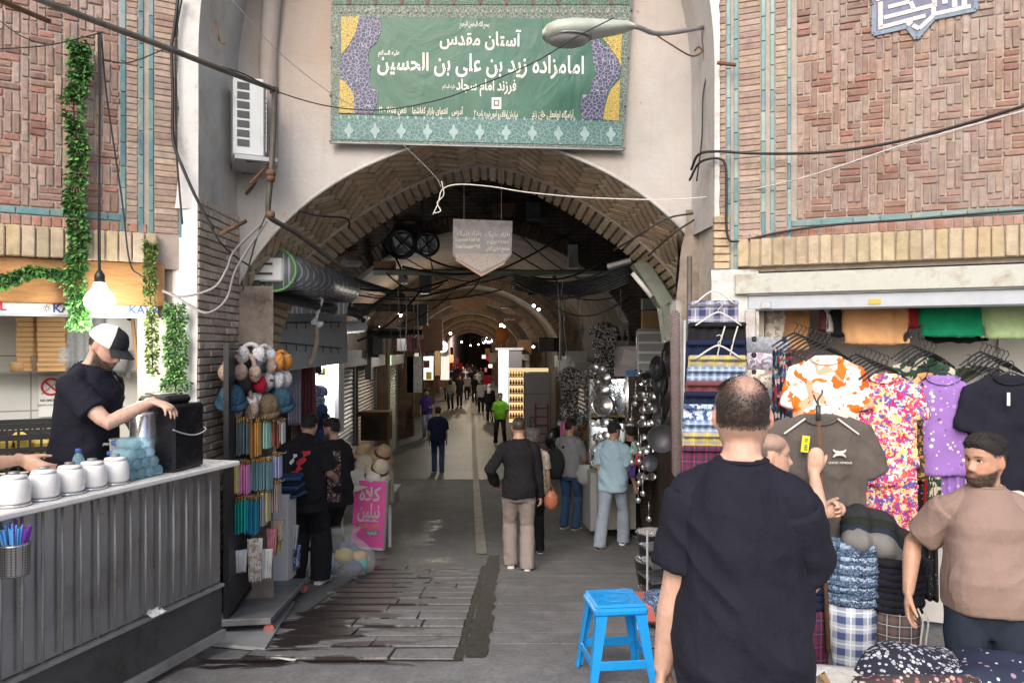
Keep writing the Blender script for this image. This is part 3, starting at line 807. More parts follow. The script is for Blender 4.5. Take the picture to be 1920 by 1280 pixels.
for iy in range(-70, 70):
    for ix in range(-70, 70):
        k = (ix-iy) % (2*n)
        if k == 0: a, b, c, d = ix, iy, ix+n, iy+1
        elif k == 2*n-1: a, b, c, d = ix, iy, ix+1, iy+n
        else: continue
        m_ = .0115
        q = [(a*cw+m_, b*cw+m_), (c*cw-m_, b*cw+m_), (c*cw-m_, d*cw-m_), (a*cw+m_, d*cw-m_)]
        q = [((u-v)*rt, (u+v)*rt) for u, v in q]
        if max(p[1] for p in q) < .02 or min(p[1] for p in q) > D*.62 or max(abs(p[0]) for p in q) > smax: continue
        q = clip(clip(q, 1, D*.62, True), 1, .02, False)
        if len(q) < 3: continue
        g.col = vary(rs.choice(SPAL), .16)
        prism_on(g, q, lambda u, v, h: soff(u, v/D, h), .0+rs.uniform(0, .004))
g.build('herringbone_brick', M['brick_buff'], por)
g = MB(); s = -smax
while s < smax:
    w = .083
    for t0, t1 in ((.645, .985),):
        g.col = vary(rs.choice(SPAL), .2)
        prism_on(g, [(s+.011, t0*D), (s+w-.011, t0*D), (s+w-.011, t1*D), (s+.011, t1*D)], lambda u, v, h: soff(u, v/D, h), .012+rs.uniform(0, .006))
    s += w
g.build('voussoir_brick', M['brick_buff'], por)
# bullnose rib between the two bands
g = MB(); g.tube([soff(-smax+2*smax*i/120, .63, .0) for i in range(121)], .018, 7); g.build('rib_moulding', M['brick_buff'] if False else M['mortar'], por, smooth=True)
# white wall above the arch
XL0, XR0 = -2.6, 1.9
g = MB(); top = 6.6
prof = [(-x, z) for x, z in fp[::-1]]+[(x, z) for x, z in fp[1:]]
def wallpt(x, z): return (x, YW+.012*mnoise.noise(Vector((x*1.5, 0, z*1.5))), z)
for (x0, z0), (x1, z1) in zip(prof[:-1], prof[1:]):
    X0, X1 = CX+x0, CX+x1; m_ = 10
    if X1-X0 < 1e-5: continue
    for i in range(m_):
        a0, a1 = lerp(CAMZ+z0, top, i/m_), lerp(CAMZ+z0, top, (i+1)/m_); b0, b1 = lerp(CAMZ+z1, top, i/m_), lerp(CAMZ+z1, top, (i+1)/m_)
        g.quad(wallpt(X0, a0), wallpt(X1, b0), wallpt(X1, b1), wallpt(X0, a1))
for x0, x1 in ((XL0, CX-2.12), (CX+2.12, XR0+.6)):
    g.quad((x0, YW, -1), (x1, YW, -1), (x1, YW, top), (x0, YW, top))
g.build('plaster_wall', M['plaster'], por, smooth=True)
# rim: thin raised arris of the arch
g = MB(); g.tube([soff(-3.2+6.4*i/140, 0, -.006)+Vector((0, -.008, 0)) for i in range(141)], .016, 6); g.build('arch_rim', M['plaster_grey'], por, smooth=True)
# reveals (front arch edge curves inwards at the top)
def reveal(side, x0, y0, x1, y1, nm, zlow, m, thick=.0):
    g = MB()
    def edge(z):
        c = max(0, z-3.9); return .5*(1-math.sqrt(max(0, 1-min(1, c/2.3)**2)))*3.2
    def f(u, v):
        z = lerp(zlow, 6.0, v); k = edge(z)
        w = .012*mnoise.noise(Vector((u*3, z*3, side)))
        return (lerp(x0, x1, u)+(-side)*k+w, lerp(y0, y1, u), z)
    g.grid(f, 6, 40); g.build(nm, m, por, smooth=True)
    # front face strip from the facade corner to the reveal edge
    g = MB()
    fx = FL.o[0] if side < 0 else FR.o[0]; fy = FL.o[1] if side < 0 else FR.o[1]
    def h(u, v):
        z = lerp(zlow, 6.0, v); k = edge(z); e = .013*mnoise.noise(Vector((z*5, side*3, 0)))+.008*mnoise.noise(Vector((z*17, side, 0)))
        sp = 0.028*max(0, min(1, (3.05-z)/.25)) if side < 0 else 0
        return (lerp(fx+side*(.004+sp)+e, x0-side*k, u), lerp(fy-.045, y0, u), z)
    g.grid(h, 3, 60); g.build('white_arris', M['white_worn'], por, smooth=True)
reveal(-1, -2.175, 5.13, -2.19, 5.92, 'left_reveal', 2.82, M['plaster_grey'])
reveal(1, 1.47, 5.37, 1.43, 5.92, 'right_reveal', 2.75, M['plaster'])
# white pier strips below
g = MB(); g.grid(lambda u, v: (lerp(-2.36, -2.178, u)+.01*mnoise.noise(Vector((v*9, u, 1))), lerp(5.135, 5.12, u), lerp(-.4, 2.9, v)), 3, 30); g.build('pier_plaster', M['white_paint'], por, smooth=True)
g = MB(); z = -.45
while z < 2.86:
    y = 5.125-(.1 if int((z+.45)/.056) % 2 else 0)
    while y < 5.92:
        a, b = max(y, 5.125), min(y+.2, 5.93)
        if b-a > .03:
            g.col = vary(rs.choice([(.5, .42, .34), (.46, .38, .31), (.55, .47, .4), (.42, .35, .29)]), .13)
            g.box((-2.19+rs.uniform(-.004, .004), (a+b)/2, z+.028), (.04, b-a-.009, .047), bev=.005, jit=.002)
        y += .2
    z += .056
g.build('pier_brickwork', M['brick_buff'], por)
g = MB(); g.box((-2.4, 5.54, 1.2), (.41, .79, 3.3)); g.build('pier_core', M['mortar_light'], por)
# left pier below the arch springing and grimy right jamb
g = MB()
g.grid(lambda u, v: (lerp(-2.36, -1.9, u), 5.89-.03*mnoise.noise(Vector((u*3, v*9, 2))), lerp(-.6, 2.35, v)), 6, 24); g.build('left_jamb', M['grime_plaster'], por, smooth=True)
g = MB()
def jam(u, v):
    z = lerp(-.8, 2.95, v); a = u*math.pi*.5
    xin = 1.30+max(0, (z-2.2))*.1
    return (lerp(xin, 1.55, u)+.03*mnoise.noise(Vector((v*14, u*2, 5))), 5.86-.02*mnoise.noise(Vector((u*4, v*16, 7))), z)
g.grid(jam, 8, 40); g.build('right_jamb', M['grime_plaster'], por, smooth=True)
g = MB(); g.grid(lambda u, v: (lerp(1.3, 1.62, u)+.03*mnoise.noise(Vector((v*14, 0, 5))), lerp(5.86, 7.1, u), lerp(-.8, 2.75, v)), 4, 20); g.build('right_jamb_side', M['grime_plaster'], por, smooth=True)
# right pier under the facade: white plaster with bricks showing
g = MB(); g.grid(lambda u, v: (lerp(1.44, 1.76, u)+.008*mnoise.noise(Vector((v*12, u, 1))), lerp(5.36, 5.285, u)-.01, lerp(-.4, 2.42, v)), 4, 30); g.build('pier_plaster', M['white_worn'], por, smooth=True)
g = MB(); z = 2.42
while z < 2.8:
    g.col = vary((.55, .4, .27), .1); g.box((1.515, 5.36, z+.028), (.11, .05, .047), bev=.005, jit=.002); z += .056
g.build('pier_brickwork', M['brick_buff'], por)
g = MB(); g.box((1.66, 5.75, 1.2), (.36, .7, 3.3)); g.build('pier_core', M['mortar_light'], por)
# moulded corner of the niche behind the air conditioner
g = MB(); g.tube([(-1.93, 5.86, 3.3), (-1.93, 5.86, 4.2), (-1.86, 5.8, 4.9), (-1.6, 5.7, 5.5)], .07, 10); g.build('niche_moulding', M['plaster'], por, smooth=True)
# ---------------------------------------------------------------- covered street: walls, vaults, ribs
arc = thing('vaulted_arcade', 'dark vaulted brick arcade running back behind the entrance arch', 'arcade', (0, 0, 0))
SL, SR, CRW, SPR = -2.75, 2.65, 3.72, 2.35
def tw(s, y, z): return Vector((tcx(y)+s, y, z))
def uvgrid(fn, nu, nv, su, sv, name, m, parent):
    mb = MB().grid(fn, nu, nv); me = mb.mesh(name, m, True); uv = me.uv_layers.new(name='UVMap')
    P = [((k % (nu+1))/nu*su, (k//(nu+1))/nv*sv) for k in range((nu+1)*(nv+1))]
    a = []
    for l in me.loops: a += P[l.vertex_index]
    uv.data.foreach_set('uv', a); return link(name, me, parent)
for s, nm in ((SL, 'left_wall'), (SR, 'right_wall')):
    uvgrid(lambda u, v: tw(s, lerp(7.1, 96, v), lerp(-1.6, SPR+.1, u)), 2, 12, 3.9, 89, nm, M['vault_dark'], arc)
PV = [(0, 1.0), (.25, .93), (.5, .78), (.75, .52), (.92, .22), (1, 0)]
pv, _ = resample([(x, z) for x, z in PV], 16)
prof2 = [(-x, z) for x, z in pv[::-1]]+[(x, z) for x, z in pv[1:]]
def vault(y0, y1, s0, s1, spr, crown, nm, m):
    c = (s0+s1)/2; h = (s1-s0)/2
    n = len(prof2)-1
    def f(u, v):
        x, z = prof2[round(u*n)]; return tw(c+x*h, lerp(y0, y1, v), spr+z*(crown-spr))
    uvgrid(f, n, 3, 7.4, abs(y1-y0), nm, m, arc)
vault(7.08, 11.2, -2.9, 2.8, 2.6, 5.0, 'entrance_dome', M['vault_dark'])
RY = [11.2, 19.5, 27, 35, 43.5, 53, 64, 77]
for a, b in zip(RY, RY[1:]+[96]): vault(a+.35, b, SL, SR, SPR, CRW+.25, 'vault', M['vault_brick'])
def rib(y, dep, s0, s1, spr, crown, top, nm, m, outer=None):
    """cross wall with an arched opening"""
    c = (s0+s1)/2; h = (s1-s0)/2; W = 3.3
    mb = MB(); uvs = []
    pts = [(-h, -1.6-spr)]+[(x*h, z*(crown-spr)) for x, z in prof2]+[(h, -1.6-spr)]
    pts = [(c+x, spr+z) for x, z in pts]
    for (x0, z0), (x1, z1) in zip(pts[:-1], pts[1:]):
        if x1-x0 > 1e-4: mb.quad(tw(x0, y, z0), tw(x1, y, z1), tw(x1, y, top), tw(x0, y, top)); uvs += [(x0, z0), (x1, z1), (x1, top), (x0, top)]
    for xa, xb in ((-W, s0), (s1, W)): mb.quad(tw(xa, y, -1.6), tw(xb, y, -1.6), tw(xb, y, top), tw(xa, y, top)); uvs += [(xa, -1.6), (xb, -1.6), (xb, top), (xa, top)]
    L = 0
    for (x0, z0), (x1, z1) in zip(pts[:-1], pts[1:]):
        d = math.hypot(x1-x0, z1-z0)
        mb.quad(tw(x0, y, z0), tw(x1, y, z1), tw(x1, y+dep, z1), tw(x0, y+dep, z0)); uvs += [(0, L), (0, L+d), (dep, L+d), (dep, L)]; L += d
    me = mb.mesh(nm, m); uv = me.uv_layers.new(name='UVMap'); a = []
    for l in me.loops: a += uvs[l.index]
    uv.data.foreach_set('uv', a); link(nm, me, arc)
    # ring of bricks on edge round the opening
    g = MB(); P = pts[1:-1]; Ls = [0]
    for p, q in zip(P[:-1], P[1:]): Ls.append(Ls[-1]+math.hypot(q[0]-p[0], q[1]-p[1]))
    k = int(Ls[-1]/.075)
    for i in range(k):
        d = Ls[-1]*(i+.5)/k; x = float(np.interp(d, Ls, [p[0] for p in P])); z = float(np.interp(d, Ls, [p[1] for p in P]))
        e = min(Ls[-1], d+.05); x2 = float(np.interp(e, Ls, [p[0] for p in P])); z2 = float(np.interp(e, Ls, [p[1] for p in P]))
        an = math.atan2(z2-z, x2-x); R_ = Matrix.Rotation(-an, 3, 'Y')
        n_ = Vector((-math.sin(an), 0, math.cos(an)))
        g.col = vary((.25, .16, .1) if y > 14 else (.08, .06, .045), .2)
        g.box(tw(x, y-.012, z)+n_*.11, (.062, .05, .2), M=R_)
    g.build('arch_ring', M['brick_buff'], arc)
for i, y in enumerate(RY):
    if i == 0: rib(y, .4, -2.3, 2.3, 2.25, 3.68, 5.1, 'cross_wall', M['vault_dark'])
    else: rib(y, .5, -2.15-.1*(i % 2), 2.1+.1*(i % 2), 2.2, 3.6-.05*(i % 2), 4.1, 'cross_arch', M['vault_brick'])
g = MB(); g.quad(tw(-3, 96, -1.6), tw(3, 96, -1.6), tw(3, 96, 4.2), tw(-3, 96, 4.2)); g.build('end_wall', M['vault_brick'], arc)
# roof slab above so that no sky light leaks in, and side blocks behind the facades
g = MB(); g.box((-2.0, 52, 5.25), (16, 90, .2)); g.build('roof_slab', M['plaster_grey'], arc)
for sx in (-1, 1):
    g = MB(); g.box((sx*7.0-1.5, 55, 1.9), (5.5, 82, 7)); g.build('side_block', M['plaster_grey'], arc)
# ---- lamps of the arcade: globe bulbs and tubes
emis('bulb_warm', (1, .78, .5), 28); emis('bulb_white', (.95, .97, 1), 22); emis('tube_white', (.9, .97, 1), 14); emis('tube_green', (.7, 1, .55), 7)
emis('shop_glow', (1, .93, .8), .55); emis('shop_glow_cool', (.86, .95, 1), .5); emis('disc_sign', (.75, .88, 1), 3)  # shop glows put brightness into lit panels and goods that are no lamps
def plight(loc, e, col=(1, .8, .55), r=.15):
    l = bpy.data.lights.new('lamp_light', 'POINT'); l.energy = e*1.15; l.color = col; l.shadow_soft_size = r
    return l
def bulb(label, loc, e, col=(1, .8, .55), m='bulb_warm', r=.05, drop=.5, light=True, group='bare bulbs down the arcade'):
    t = thing('hanging_bulb', label, 'lamp', loc, 0, group)
    MB().sphere((0, 0, 0), r, 12, 8).build('glass_bulb', M[m], t, smooth=True)
    MB().lathe([(.022, .04), (.025, .1), (.012, .12)], n=10).build('socket', M['black_plastic'], t)
    MB().tube([(0, 0, .1), (0, 0, drop)], .005, 5).build('cord', M['black_rubber'], t)
    if light:
        o = bpy.data.objects.new('bulb_light', plight(None, e, col)); COL.objects.link(o); o.parent = t; o.location = (0, 0, -r-.12)
    return t
for i, (s, y, z, e, c, m) in enumerate([(-1.2, 16.5, 2.7, 55, (1, .95, .85), 'bulb_warm'), (.9, 23.5, 2.6, 75, (1, .95, .85), 'bulb_warm'), (-.9, 31, 2.5, 90, (1, .95, .83), 'bulb_warm'), (.8, 39, 2.4, 120, (1, .8, .55), 'bulb_warm'),
                                  (-.6, 48, 2.3, 150, (1, .8, .6), 'bulb_warm'), (.6, 58, 2.2, 180, (1, .75, .6), 'bulb_warm'), (0, 70, 2.2, 220, (1, .8, .7), 'bulb_warm')]):
    bulb('bare warm bulb on a short cord under the %s vault of the arcade' % ('second', 'third', 'fourth', 'fifth', 'sixth', 'seventh', 'eighth')[i], tw(s, y, z), e, c, m, drop=3.4-z)
# ---------------------------------------------------------------- people
HH = .232
_z = [-.012, 0, .012, .03, .05, .075, .1, .118, .138, .165, .19, .21, .224, .232]
_f = [.050, .070, .082, .085, .088, .087, .084, .083, .088, .087, .076, .058, .034, .0]
_w = [.030, .038, .047, .058, .064, .070, .0735, .075, .0765, .0765, .069, .053, .031, .0]
_b = [.0, .0, -.002, -.03, -.058, -.078, -.092, -.099, -.103, -.101, -.088, -.067, -.038, .0]
ZS = sorted(set([round(v, 4) for v in np.concatenate([np.linspace(-.012, .15, 44), np.linspace(.155, .21, 12), [.214, .219, .224, .228, .231, .232]])]))
def feat(x, z, beard=0):
    ax = abs(x); y = 0
    g = lambda cx, sx, cz, sz: math.exp(-((ax-cx)/sx)**2-((z-cz)/sz)**2)
    wn = interp(z, [.07, .085, .125], [.017, .014, .007])
    y += interp(z, [.064, .070, .078, .084, .096, .112, .126, .134], [0, .012, .023, .027, .02, .012, .006, 0])*math.exp(-(x/wn)**2)
    y += .009*g(.014, .007, .074, .007)
    y -= .013*g(.031, .016, .118, .012)
    y += .006*g(.026, .026, .138, .008)
    y += .006*g(0, .022, .055, .0045)+.007*g(0, .019, .043, .0055)-.005*g(0, .024, .049, .0025)
    y += .008*g(0, .02, .014, .013)-.004*g(0, .022, .031, .006)
    y += .005*g(.05, .018, .096, .018)
    if beard: y += beard*max(0, min(1, (.07-z)/.03))*(1 if ax > .02 or z < .035 or z > .06 else .3)
    return y
def headpt(z, th, off=0, beard=0, face=True):
    W, Fr, B = interp(z, _z, _w), interp(z, _z, _f), interp(z, _z, _b)
    s, c = math.sin(th), math.cos(th)
    sg = lambda v, p: math.copysign(abs(v)**p, v)
    x = (W+off)*sg(s, .88); y = (Fr+off)*sg(c, .92) if c > 0 else (-B+off)*sg(c, .95)
    if face and c > 0: y += feat(x, z, beard)*c
    return Vector((x, y, z+(off*max(0, (z-.12)/.11) if off else 0)))
TH = []
for i in range(56):
    u = i/56*2*math.pi; TH.append(u-.45*math.sin(u))
def headgrid(mb, X, off=None, beard=0, zs=None, face=True):
    zs = zs or ZS; vs = []; n = len(TH)
    for z in zs:
        for th in TH:
            o = off(z, th) if off else 0
            vs.append(X @ headpt(z, th, o, beard, face))
    fs = [(i*n+k, i*n+(k+1) % n, (i+1)*n+(k+1) % n, (i+1)*n+k) for i in range(len(zs)-1) for k in range(n)]
    fs.append(list(range(n))[::-1]); fs.append([(len(zs)-1)*n+k for k in range(n)])
    mb.add(vs, fs)
def blades(mb, X, fn, n, L, seed=0, lift=.35):
    """short hair strands; fn(z, th) -> (keep, offset)"""
    r = random.Random(seed); X3 = X.to_3x3()
    for _ in range(n):
        z = r.uniform(.03, .2315); th = r.uniform(-math.pi, math.pi); k, o = fn(z, th)
        if r.random() > k: continue
        p = headpt(z, th, o, face=False); q = headpt(max(0, z-.01), th, o, face=False); c = Vector((0, -.01, .1)); nrm = (p-c).normalized()
        d = (q-p).normalized() if z < .19 else Vector((r.uniform(-.3, .3), -1 if th else 1, 0))
        d = (d+nrm*lift*r.uniform(.5, 1.8)+Vector((r.uniform(-.5, .5), r.uniform(-.5, .5), r.uniform(-.4, .4)))).normalized(); s_ = d.cross(nrm).normalized()*.0011; l = L*r.uniform(.5, 1.3)
        mb.add([X @ (p-s_), X @ (p+s_), X @ (p+d*l)], [(0, 1, 2)])
def ik(a, b, l1, l2, pole):
    a, b = Vector(a), Vector(b); d = b-a; L = d.length
    if L > (l1+l2)*.999: b = a+d*((l1+l2)*.999/L); d = b-a; L = d.length
    u = d/L; x = (l1*l1-l2*l2+L*L)/(2*L); h = math.sqrt(max(0, l1*l1-x*x))
    p = Vector(pole); p = p-u*p.dot(u)
    if p.length < 1e-5: p = u.orthogonal()
    return a+u*x+p.normalized()*h, b
def hand(mb, wr, d, nrm, side, s, curl=.35, spread=.06, thumb=.6):
    """wr wrist, d along the hand, nrm palm normal, side +1 = thumb towards d x nrm"""
    d = Vector(d).normalized(); nrm = Vector(nrm); nrm = (nrm-d*nrm.dot(d)).normalized(); t = d.cross(nrm)*side
    P = lambda a, b, c: wr+(d*a+t*b+nrm*c)*s
    mb.tube([P(-.02, 0, 0), P(.015, 0, 0), P(.05, .002, 0), P(.092, 0, .004)], [r*s for r in (.029, .036, .043, .041)], 12, True, True, fl=nrm, flat=.42)
    for i, (b, L) in enumerate(((.031, .072), (.0105, .082), (-.0105, .076), (-.031, .058))):
        p = P(.088-(.006 if i == 3 else 0), b, .002); a = -.05+curl*.55+i*.05; pts = [p-d*.02*s, p]
        sp = (1.5-i)*spread
        for k, f in enumerate((.44, .31, .25)):
            a += curl*(.75 if k else .4)
            dr = d*math.cos(a)+nrm*math.sin(a)+t*sp*.6; p = p+dr.normalized()*L*f*s; pts.append(p)
        mb.tube(pts, [r*s for r in (.0095, .0092, .0086, .0078, .0066)], 8, True, True)
    q = P(.012, .022, .004); pts = [q]
    for k, (L, a) in enumerate(((.046, thumb), (.034, thumb*.75), (.026, thumb*.55))):
        dr = d*math.cos(a)+t*math.sin(a)*.85+nrm*(.35+curl*.35*k); q = q+dr.normalized()*L*s; pts.append(q)
    mb.tube(pts, [r*s for r in (.0155, .0125, .0105, .0085)], 8, True, True)
TORSO = [(-.13, .12, .095, .0), (-.06, .165, .115, -.005), (.02, .17, .12, -.005), (.12, .155, .11, .0), (.22, .15, .105, .0), (.31, .16, .113, .0), (.38, .163, .12, .005), (.425, .15, .112, .0), (.465, .125, .095, -.01), (.5, .094, .078, -.018), (.53, .07, .064, -.02), (.56, .058, .058, -.02), (.6, .056, .058, -.012)]
def person(label, loc, yaw=0, H=1.75, lean=0, side=0, twist=0, head=(0, 0, 0), build=1.0, belly=0, lh=None, rh=None, lpole=None, rpole=None, lhd=None, rhd=None, lhn=None, rhn=None, lcurl=.4, rcurl=.4,
           lf=(-.1, 0), rf=(.1, 0), lfz=0, rfz=0, shirt='cloth_black', hem=-.09, sleeve=.62, sleeve_r=1.0, trousers='cloth_jeans', shoes='black_plastic', sole='white_plastic', cuff=1.0,
           hair='short', hairm='hair_black', skin=(.56, .34, .25), beard=0, vox=.008, fold=.006, seed=0, legs=True, cat='person', group=None, eyes=True, stoop=0, neck_skin=True, armfat=0, hipdrop=0, thighs=1.0):
    s = H/1.75
    root = thing('person', label, cat, loc, yaw, group)
    Rt = Matrix.Rotation(-lean, 3, 'X') @ Matrix.Rotation(side, 3, 'Y')
    pel = Vector((0, 0, .93*s-hipdrop))
    Rch = Rt @ Matrix.Rotation(twist, 3, 'Z')
    def spine(t, x=0, y=0, extra=0):
        # upper part bends further by stoop
        k = max(0, (t-.15)/.4); Rk = Matrix.Rotation(-stoop*k, 3, 'X')
        Rz = Matrix.Rotation(twist*max(0, min(1, t/.45)), 3, 'Z')
        p = Rt @ (Rz @ (Rk @ Vector((x, y, 0)))+Vector((0, math.sin(stoop*k)*t*.55, t*math.cos(stoop*k*.7))))
        return pel+p*s
    def ring(mb, levels, infl, top=None):
        n = 28; vs = []; N = len(levels)
        for (t, w, d, yo) in levels:
            bl = belly*math.exp(-((t-.13)/.13)**2)
            w2 = w*build+infl+bl*.45; d2 = d*(.5+.5*build)+infl+bl*.25
            for k in range(n):
                a = 2*math.pi*k/n; x = math.copysign(abs(math.cos(a))**.85, math.cos(a))*w2
                y = math.copysign(abs(math.sin(a))**.9, math.sin(a))*d2+yo+(bl*.75*max(0, math.sin(a)))
                vs.append(spine(t, x, y))
        fs = [(i*n+k, i*n+(k+1) % n, (i+1)*n+(k+1) % n, (i+1)*n+k) for i in range(N-1) for k in range(n)]
        fs.append(list(range(n))[::-1]); fs.append([(N-1)*n+k for k in range(n)]); mb.add(vs, fs)
    shL, shR = spine(.436, -.163*build, -.008), spine(.436, .163*build, -.008)
    nk = spine(.53, 0, -.018)
    hy, hp, hr = head
    Rh = Matrix.Rotation(hy, 3, 'Z') @ Matrix.Rotation(-hp, 3, 'X') @ Matrix.Rotation(hr, 3, 'Y')
    Rhead = Matrix.Rotation(-(lean+stoop)*.55, 3, 'X') @ Rh
    skull = spine(.6, 0, .0)
    ho = skull+Rhead @ Vector((0, .012, .055))*s          # pivot at ear height
    X = Matrix.Translation(ho) @ Rhead.to_4x4() @ Matrix.Diagonal((s, s, s, 1)) @ Matrix.Translation((0, 0, -.095))
    X = Matrix.Translation((0, 0, 0)) @ X
    # arms
    UA, FA = .285*s, .255*s
    arms = {}
    for sd, sh, tgt, pole in ((-1, shL, lh, lpole), (1, shR, rh, rpole)):
        tgt = Vector(tgt)*s if tgt is not None else sh+Vector((sd*.06, .08, -.525))*s
        pole = Vector(pole) if pole is not None else Vector((sd*.35, -1, -.1))
        el, wr = ik(sh, tgt, UA, FA, pole); arms[sd] = (sh, el, wr)
    bd = MB()
    ring(bd, TORSO, -.012)
    bd.tube([spine(.5, 0, -.02), skull+Vector((0, 0, -.005)), skull+Rhead @ Vector((0, 0, .05))*s], [.064*s*(.6+.4*build), .057*s*(.6+.4*build), .056*s], 14, True, True)
    for sd in (-1, 1): bd.tube([spine(.55, sd*.03, -.025), spine(.455, sd*.14*build, -.012)], [.032*s, .045*s], 10, True, True)
    bw = .7+.3*build+armfat
    for sd in (-1, 1):
        sh, el, wr = arms[sd]
        m1 = sh.lerp(el, .45); m2 = el.lerp(wr, .3)
        bd.tube([sh, m1, el.lerp(sh, .12), el, m2, wr.lerp(el, .2), wr], [r*s*bw for r in (.052, .05, .041, .039, .042, .031, .026)], 12, True, True)
        fd = (wr-el).normalized()
        hd_ = Vector(lhd if sd < 0 else rhd) if (lhd if sd < 0 else rhd) is not None else fd
        hn = Vector(lhn if sd < 0 else rhn) if (lhn if sd < 0 else rhn) is not None else Vector((-sd, .25, 0))
        # thumb points forward/up: choose side so that thumb is on the +Y / +Z side
        tt = hd_.cross(hn); sg = 1 if tt.dot(Vector((0, 1, .35))) > 0 else -1
        hand(bd, wr, hd_, hn, sg, s*1.02, lcurl if sd < 0 else rcurl)
    legj = {}
    if legs:
        for sd, f, fz in ((-1, lf, lfz), (1, rf, rfz)):
            hip = pel+Vector((sd*.088*s, 0, -.03)); an = Vector((f[0]*s, f[1]*s, .085*s+fz))
            kn, an = ik(hip, an, .425*s, .425*s, Vector((sd*.08, 1, 0))); legj[sd] = (hip, kn, an)
            bd.tube([hip, hip.lerp(kn, .4), kn, kn.lerp(an, .35), an], [r*s for r in (.078, .07, .05, .05, .037)], 10, True, True)
    headgrid(bd, X, beard=.005 if beard > .5 else 0)
    for sd in (-1, 1):
        E_ = X @ Vector((sd*.076, -.012, .107)); Me = X.to_3x3() @ Matrix.Rotation(sd*.35, 3, 'Z')
        bd.sphere(E_, 1, 12, 8, (.0085, .019, .031), Me)
    me = remesh(bd, vox, 2 if vox < .009 else 3)
    # skin colouring by place on the body
    p = getco(me); Xi = np.array(X.inverted()); q = p@Xi[:3, :3].T+Xi[:3, 3]
    c = np.tile(np.array(skin, np.float32), (len(p), 1))
    inhead = (q[:, 2] > -.02) & (np.abs(q[:, 0]) < .1) & (np.abs(q[:, 1]) < .14) & (q[:, 2] < .25)
    front = np.clip((q[:, 1]-.0)/.03, 0, 1)
    ax = np.abs(q[:, 0]); z = q[:, 2]; y = q[:, 1]
    gs = lambda a, b, cc, d: np.exp(-((ax-a)/b)**2-((z-cc)/d)**2)*inhead*front
    def blend(m, col):
        m = np.clip(m, 0, 1)[:, None]; c[:] = c*(1-m)+np.array(col, np.float32)*m
    red = tuple(v*k for v, k in zip(skin, (1.08, .84, .8)))
    blend(.6*gs(.045, .022, .085, .02)+.6*gs(0, .014, .08, .012), red)
    ear = inhead & (ax > .074) & (z > .07) & (z < .145); blend(ear*.6, red)
    nz = vnoise(q*260)*.25
    if beard:
        zl = .066+np.clip((.055-y)/.07, 0, 1)*.03
        bm = np.clip((zl-z)/.012, 0, 1)*np.clip((y+.012)/.02, 0, 1)*inhead*(z > -.03)
        bm = bm*(1-.85*np.exp(-(ax/.021)**2-((z-.047)/.0085)**2))
        bm = np.maximum(bm, np.exp(-((z-.062)/.005)**2-(ax/.024)**4)*inhead*front)
        blend(bm*(min(1, beard)*.95+nz), (.03, .022, .018))
    blend(.75*gs(0, .021, .049, .0075), (.42, .18, .15))
    blend(.95*gs(0, .02, .049, .0016), (.14, .05, .045))
    blend(1.0*np.exp(-((ax-.031)/.0165)**4-((z-.1385-.05*(ax-.02)*(ax < .035))/.0042)**2)*inhead*front, (.03, .022, .018))
    blend(.9*np.exp(-((ax-.031)/.0145)**4-((z-.1215)/.0026)**2)*inhead*front, (.05, .03, .025))
    blend(.35*gs(.031, .018, .112, .009), tuple(v*.55 for v in skin))
    if vox > .009: blend(.9*np.exp(-((ax-.031)/.013)**4-((z-.117)/.006)**2)*inhead*front, (.05, .035, .03))
    blend(.8*np.exp(-((ax-.0085)/.0038)**2-((z-.0715)/.0028)**2)*inhead*front, (.15, .06, .05))
    if hair in ('buzz', 'bald', 'shaved', 'short', 'quiff', 'cap'):
        hl_ = .085+np.clip((y+.02)/.09, 0, 1)*.088 + .0*z
        hm = np.clip((z-hl_)/.012, 0, 1)*np.clip((.075-y)/.02+(z > .185)*1, 0, 1)*inhead
        if hair == 'bald':
            top = np.exp(-((q[:, 0]-.012)/.036)**2-((y+.045)/.05)**2)*np.clip((z-.17)/.025, 0, 1)+.8*np.exp(-((q[:, 0])/.05)**2-((y-.04)/.045)**2); hm = hm*(1-.8*np.clip(top*1.3, 0, 1))
        if hair == 'shaved': hm *= .8*np.clip(1.2-np.clip((z-.15)/.05, 0, 1)*.8, 0, 1)
        hm = hm*(1-ear)
        blend(hm*(.95+nz*.5), (.028, .023, .022))
    ca = me.color_attributes.new('Col', 'FLOAT_COLOR', 'POINT')
    ca.data.foreach_set('color', np.concatenate([c, np.ones((len(p), 1), np.float32)], 1).astype(np.float32).ravel())
    me.materials.clear(); me.materials.append(M['skin']); link('body', me, root)
    if eyes:
        for sd in (-1, 1):
            k = 'eye'; e = MB(); C = X @ Vector((sd*.031, .0595, .1165))
            e.sphere(C, .0122*s, 12, 8); e.cur = 1
            fw = (X.to_3x3() @ Vector((0, 1, 0))).normalized(); e.sphere(C+fw*.0068*s, .0062*s, 10, 6)
            e.build(k, [M['eyewhite'], M['iris']], root, smooth=True)
    # hair, cap or scarf
    hb = MB()
    def hairline(z, th, base=.012, up=0):
        c_ = math.cos(th); f_ = max(0, c_)
        zl = lerp(.055, .105, max(0, min(1, (c_+1)/1))) if c_ < 0 else lerp(.105, .178+up, f_**.6)
        if abs(math.sin(th)) > .8 and abs(c_) < .55: zl = max(zl, .135-.0*c_)
        m_ = max(0, min(1, (z-zl)/.022)); n_ = mnoise.noise(Vector((math.cos(th)*9, math.sin(th)*9, z*55+seed)))
        top_ = max(0, min(1, (z-.15)/.05))
        return -.006+(m_*(.009+base*(.22+.78*top_)+.004*n_))
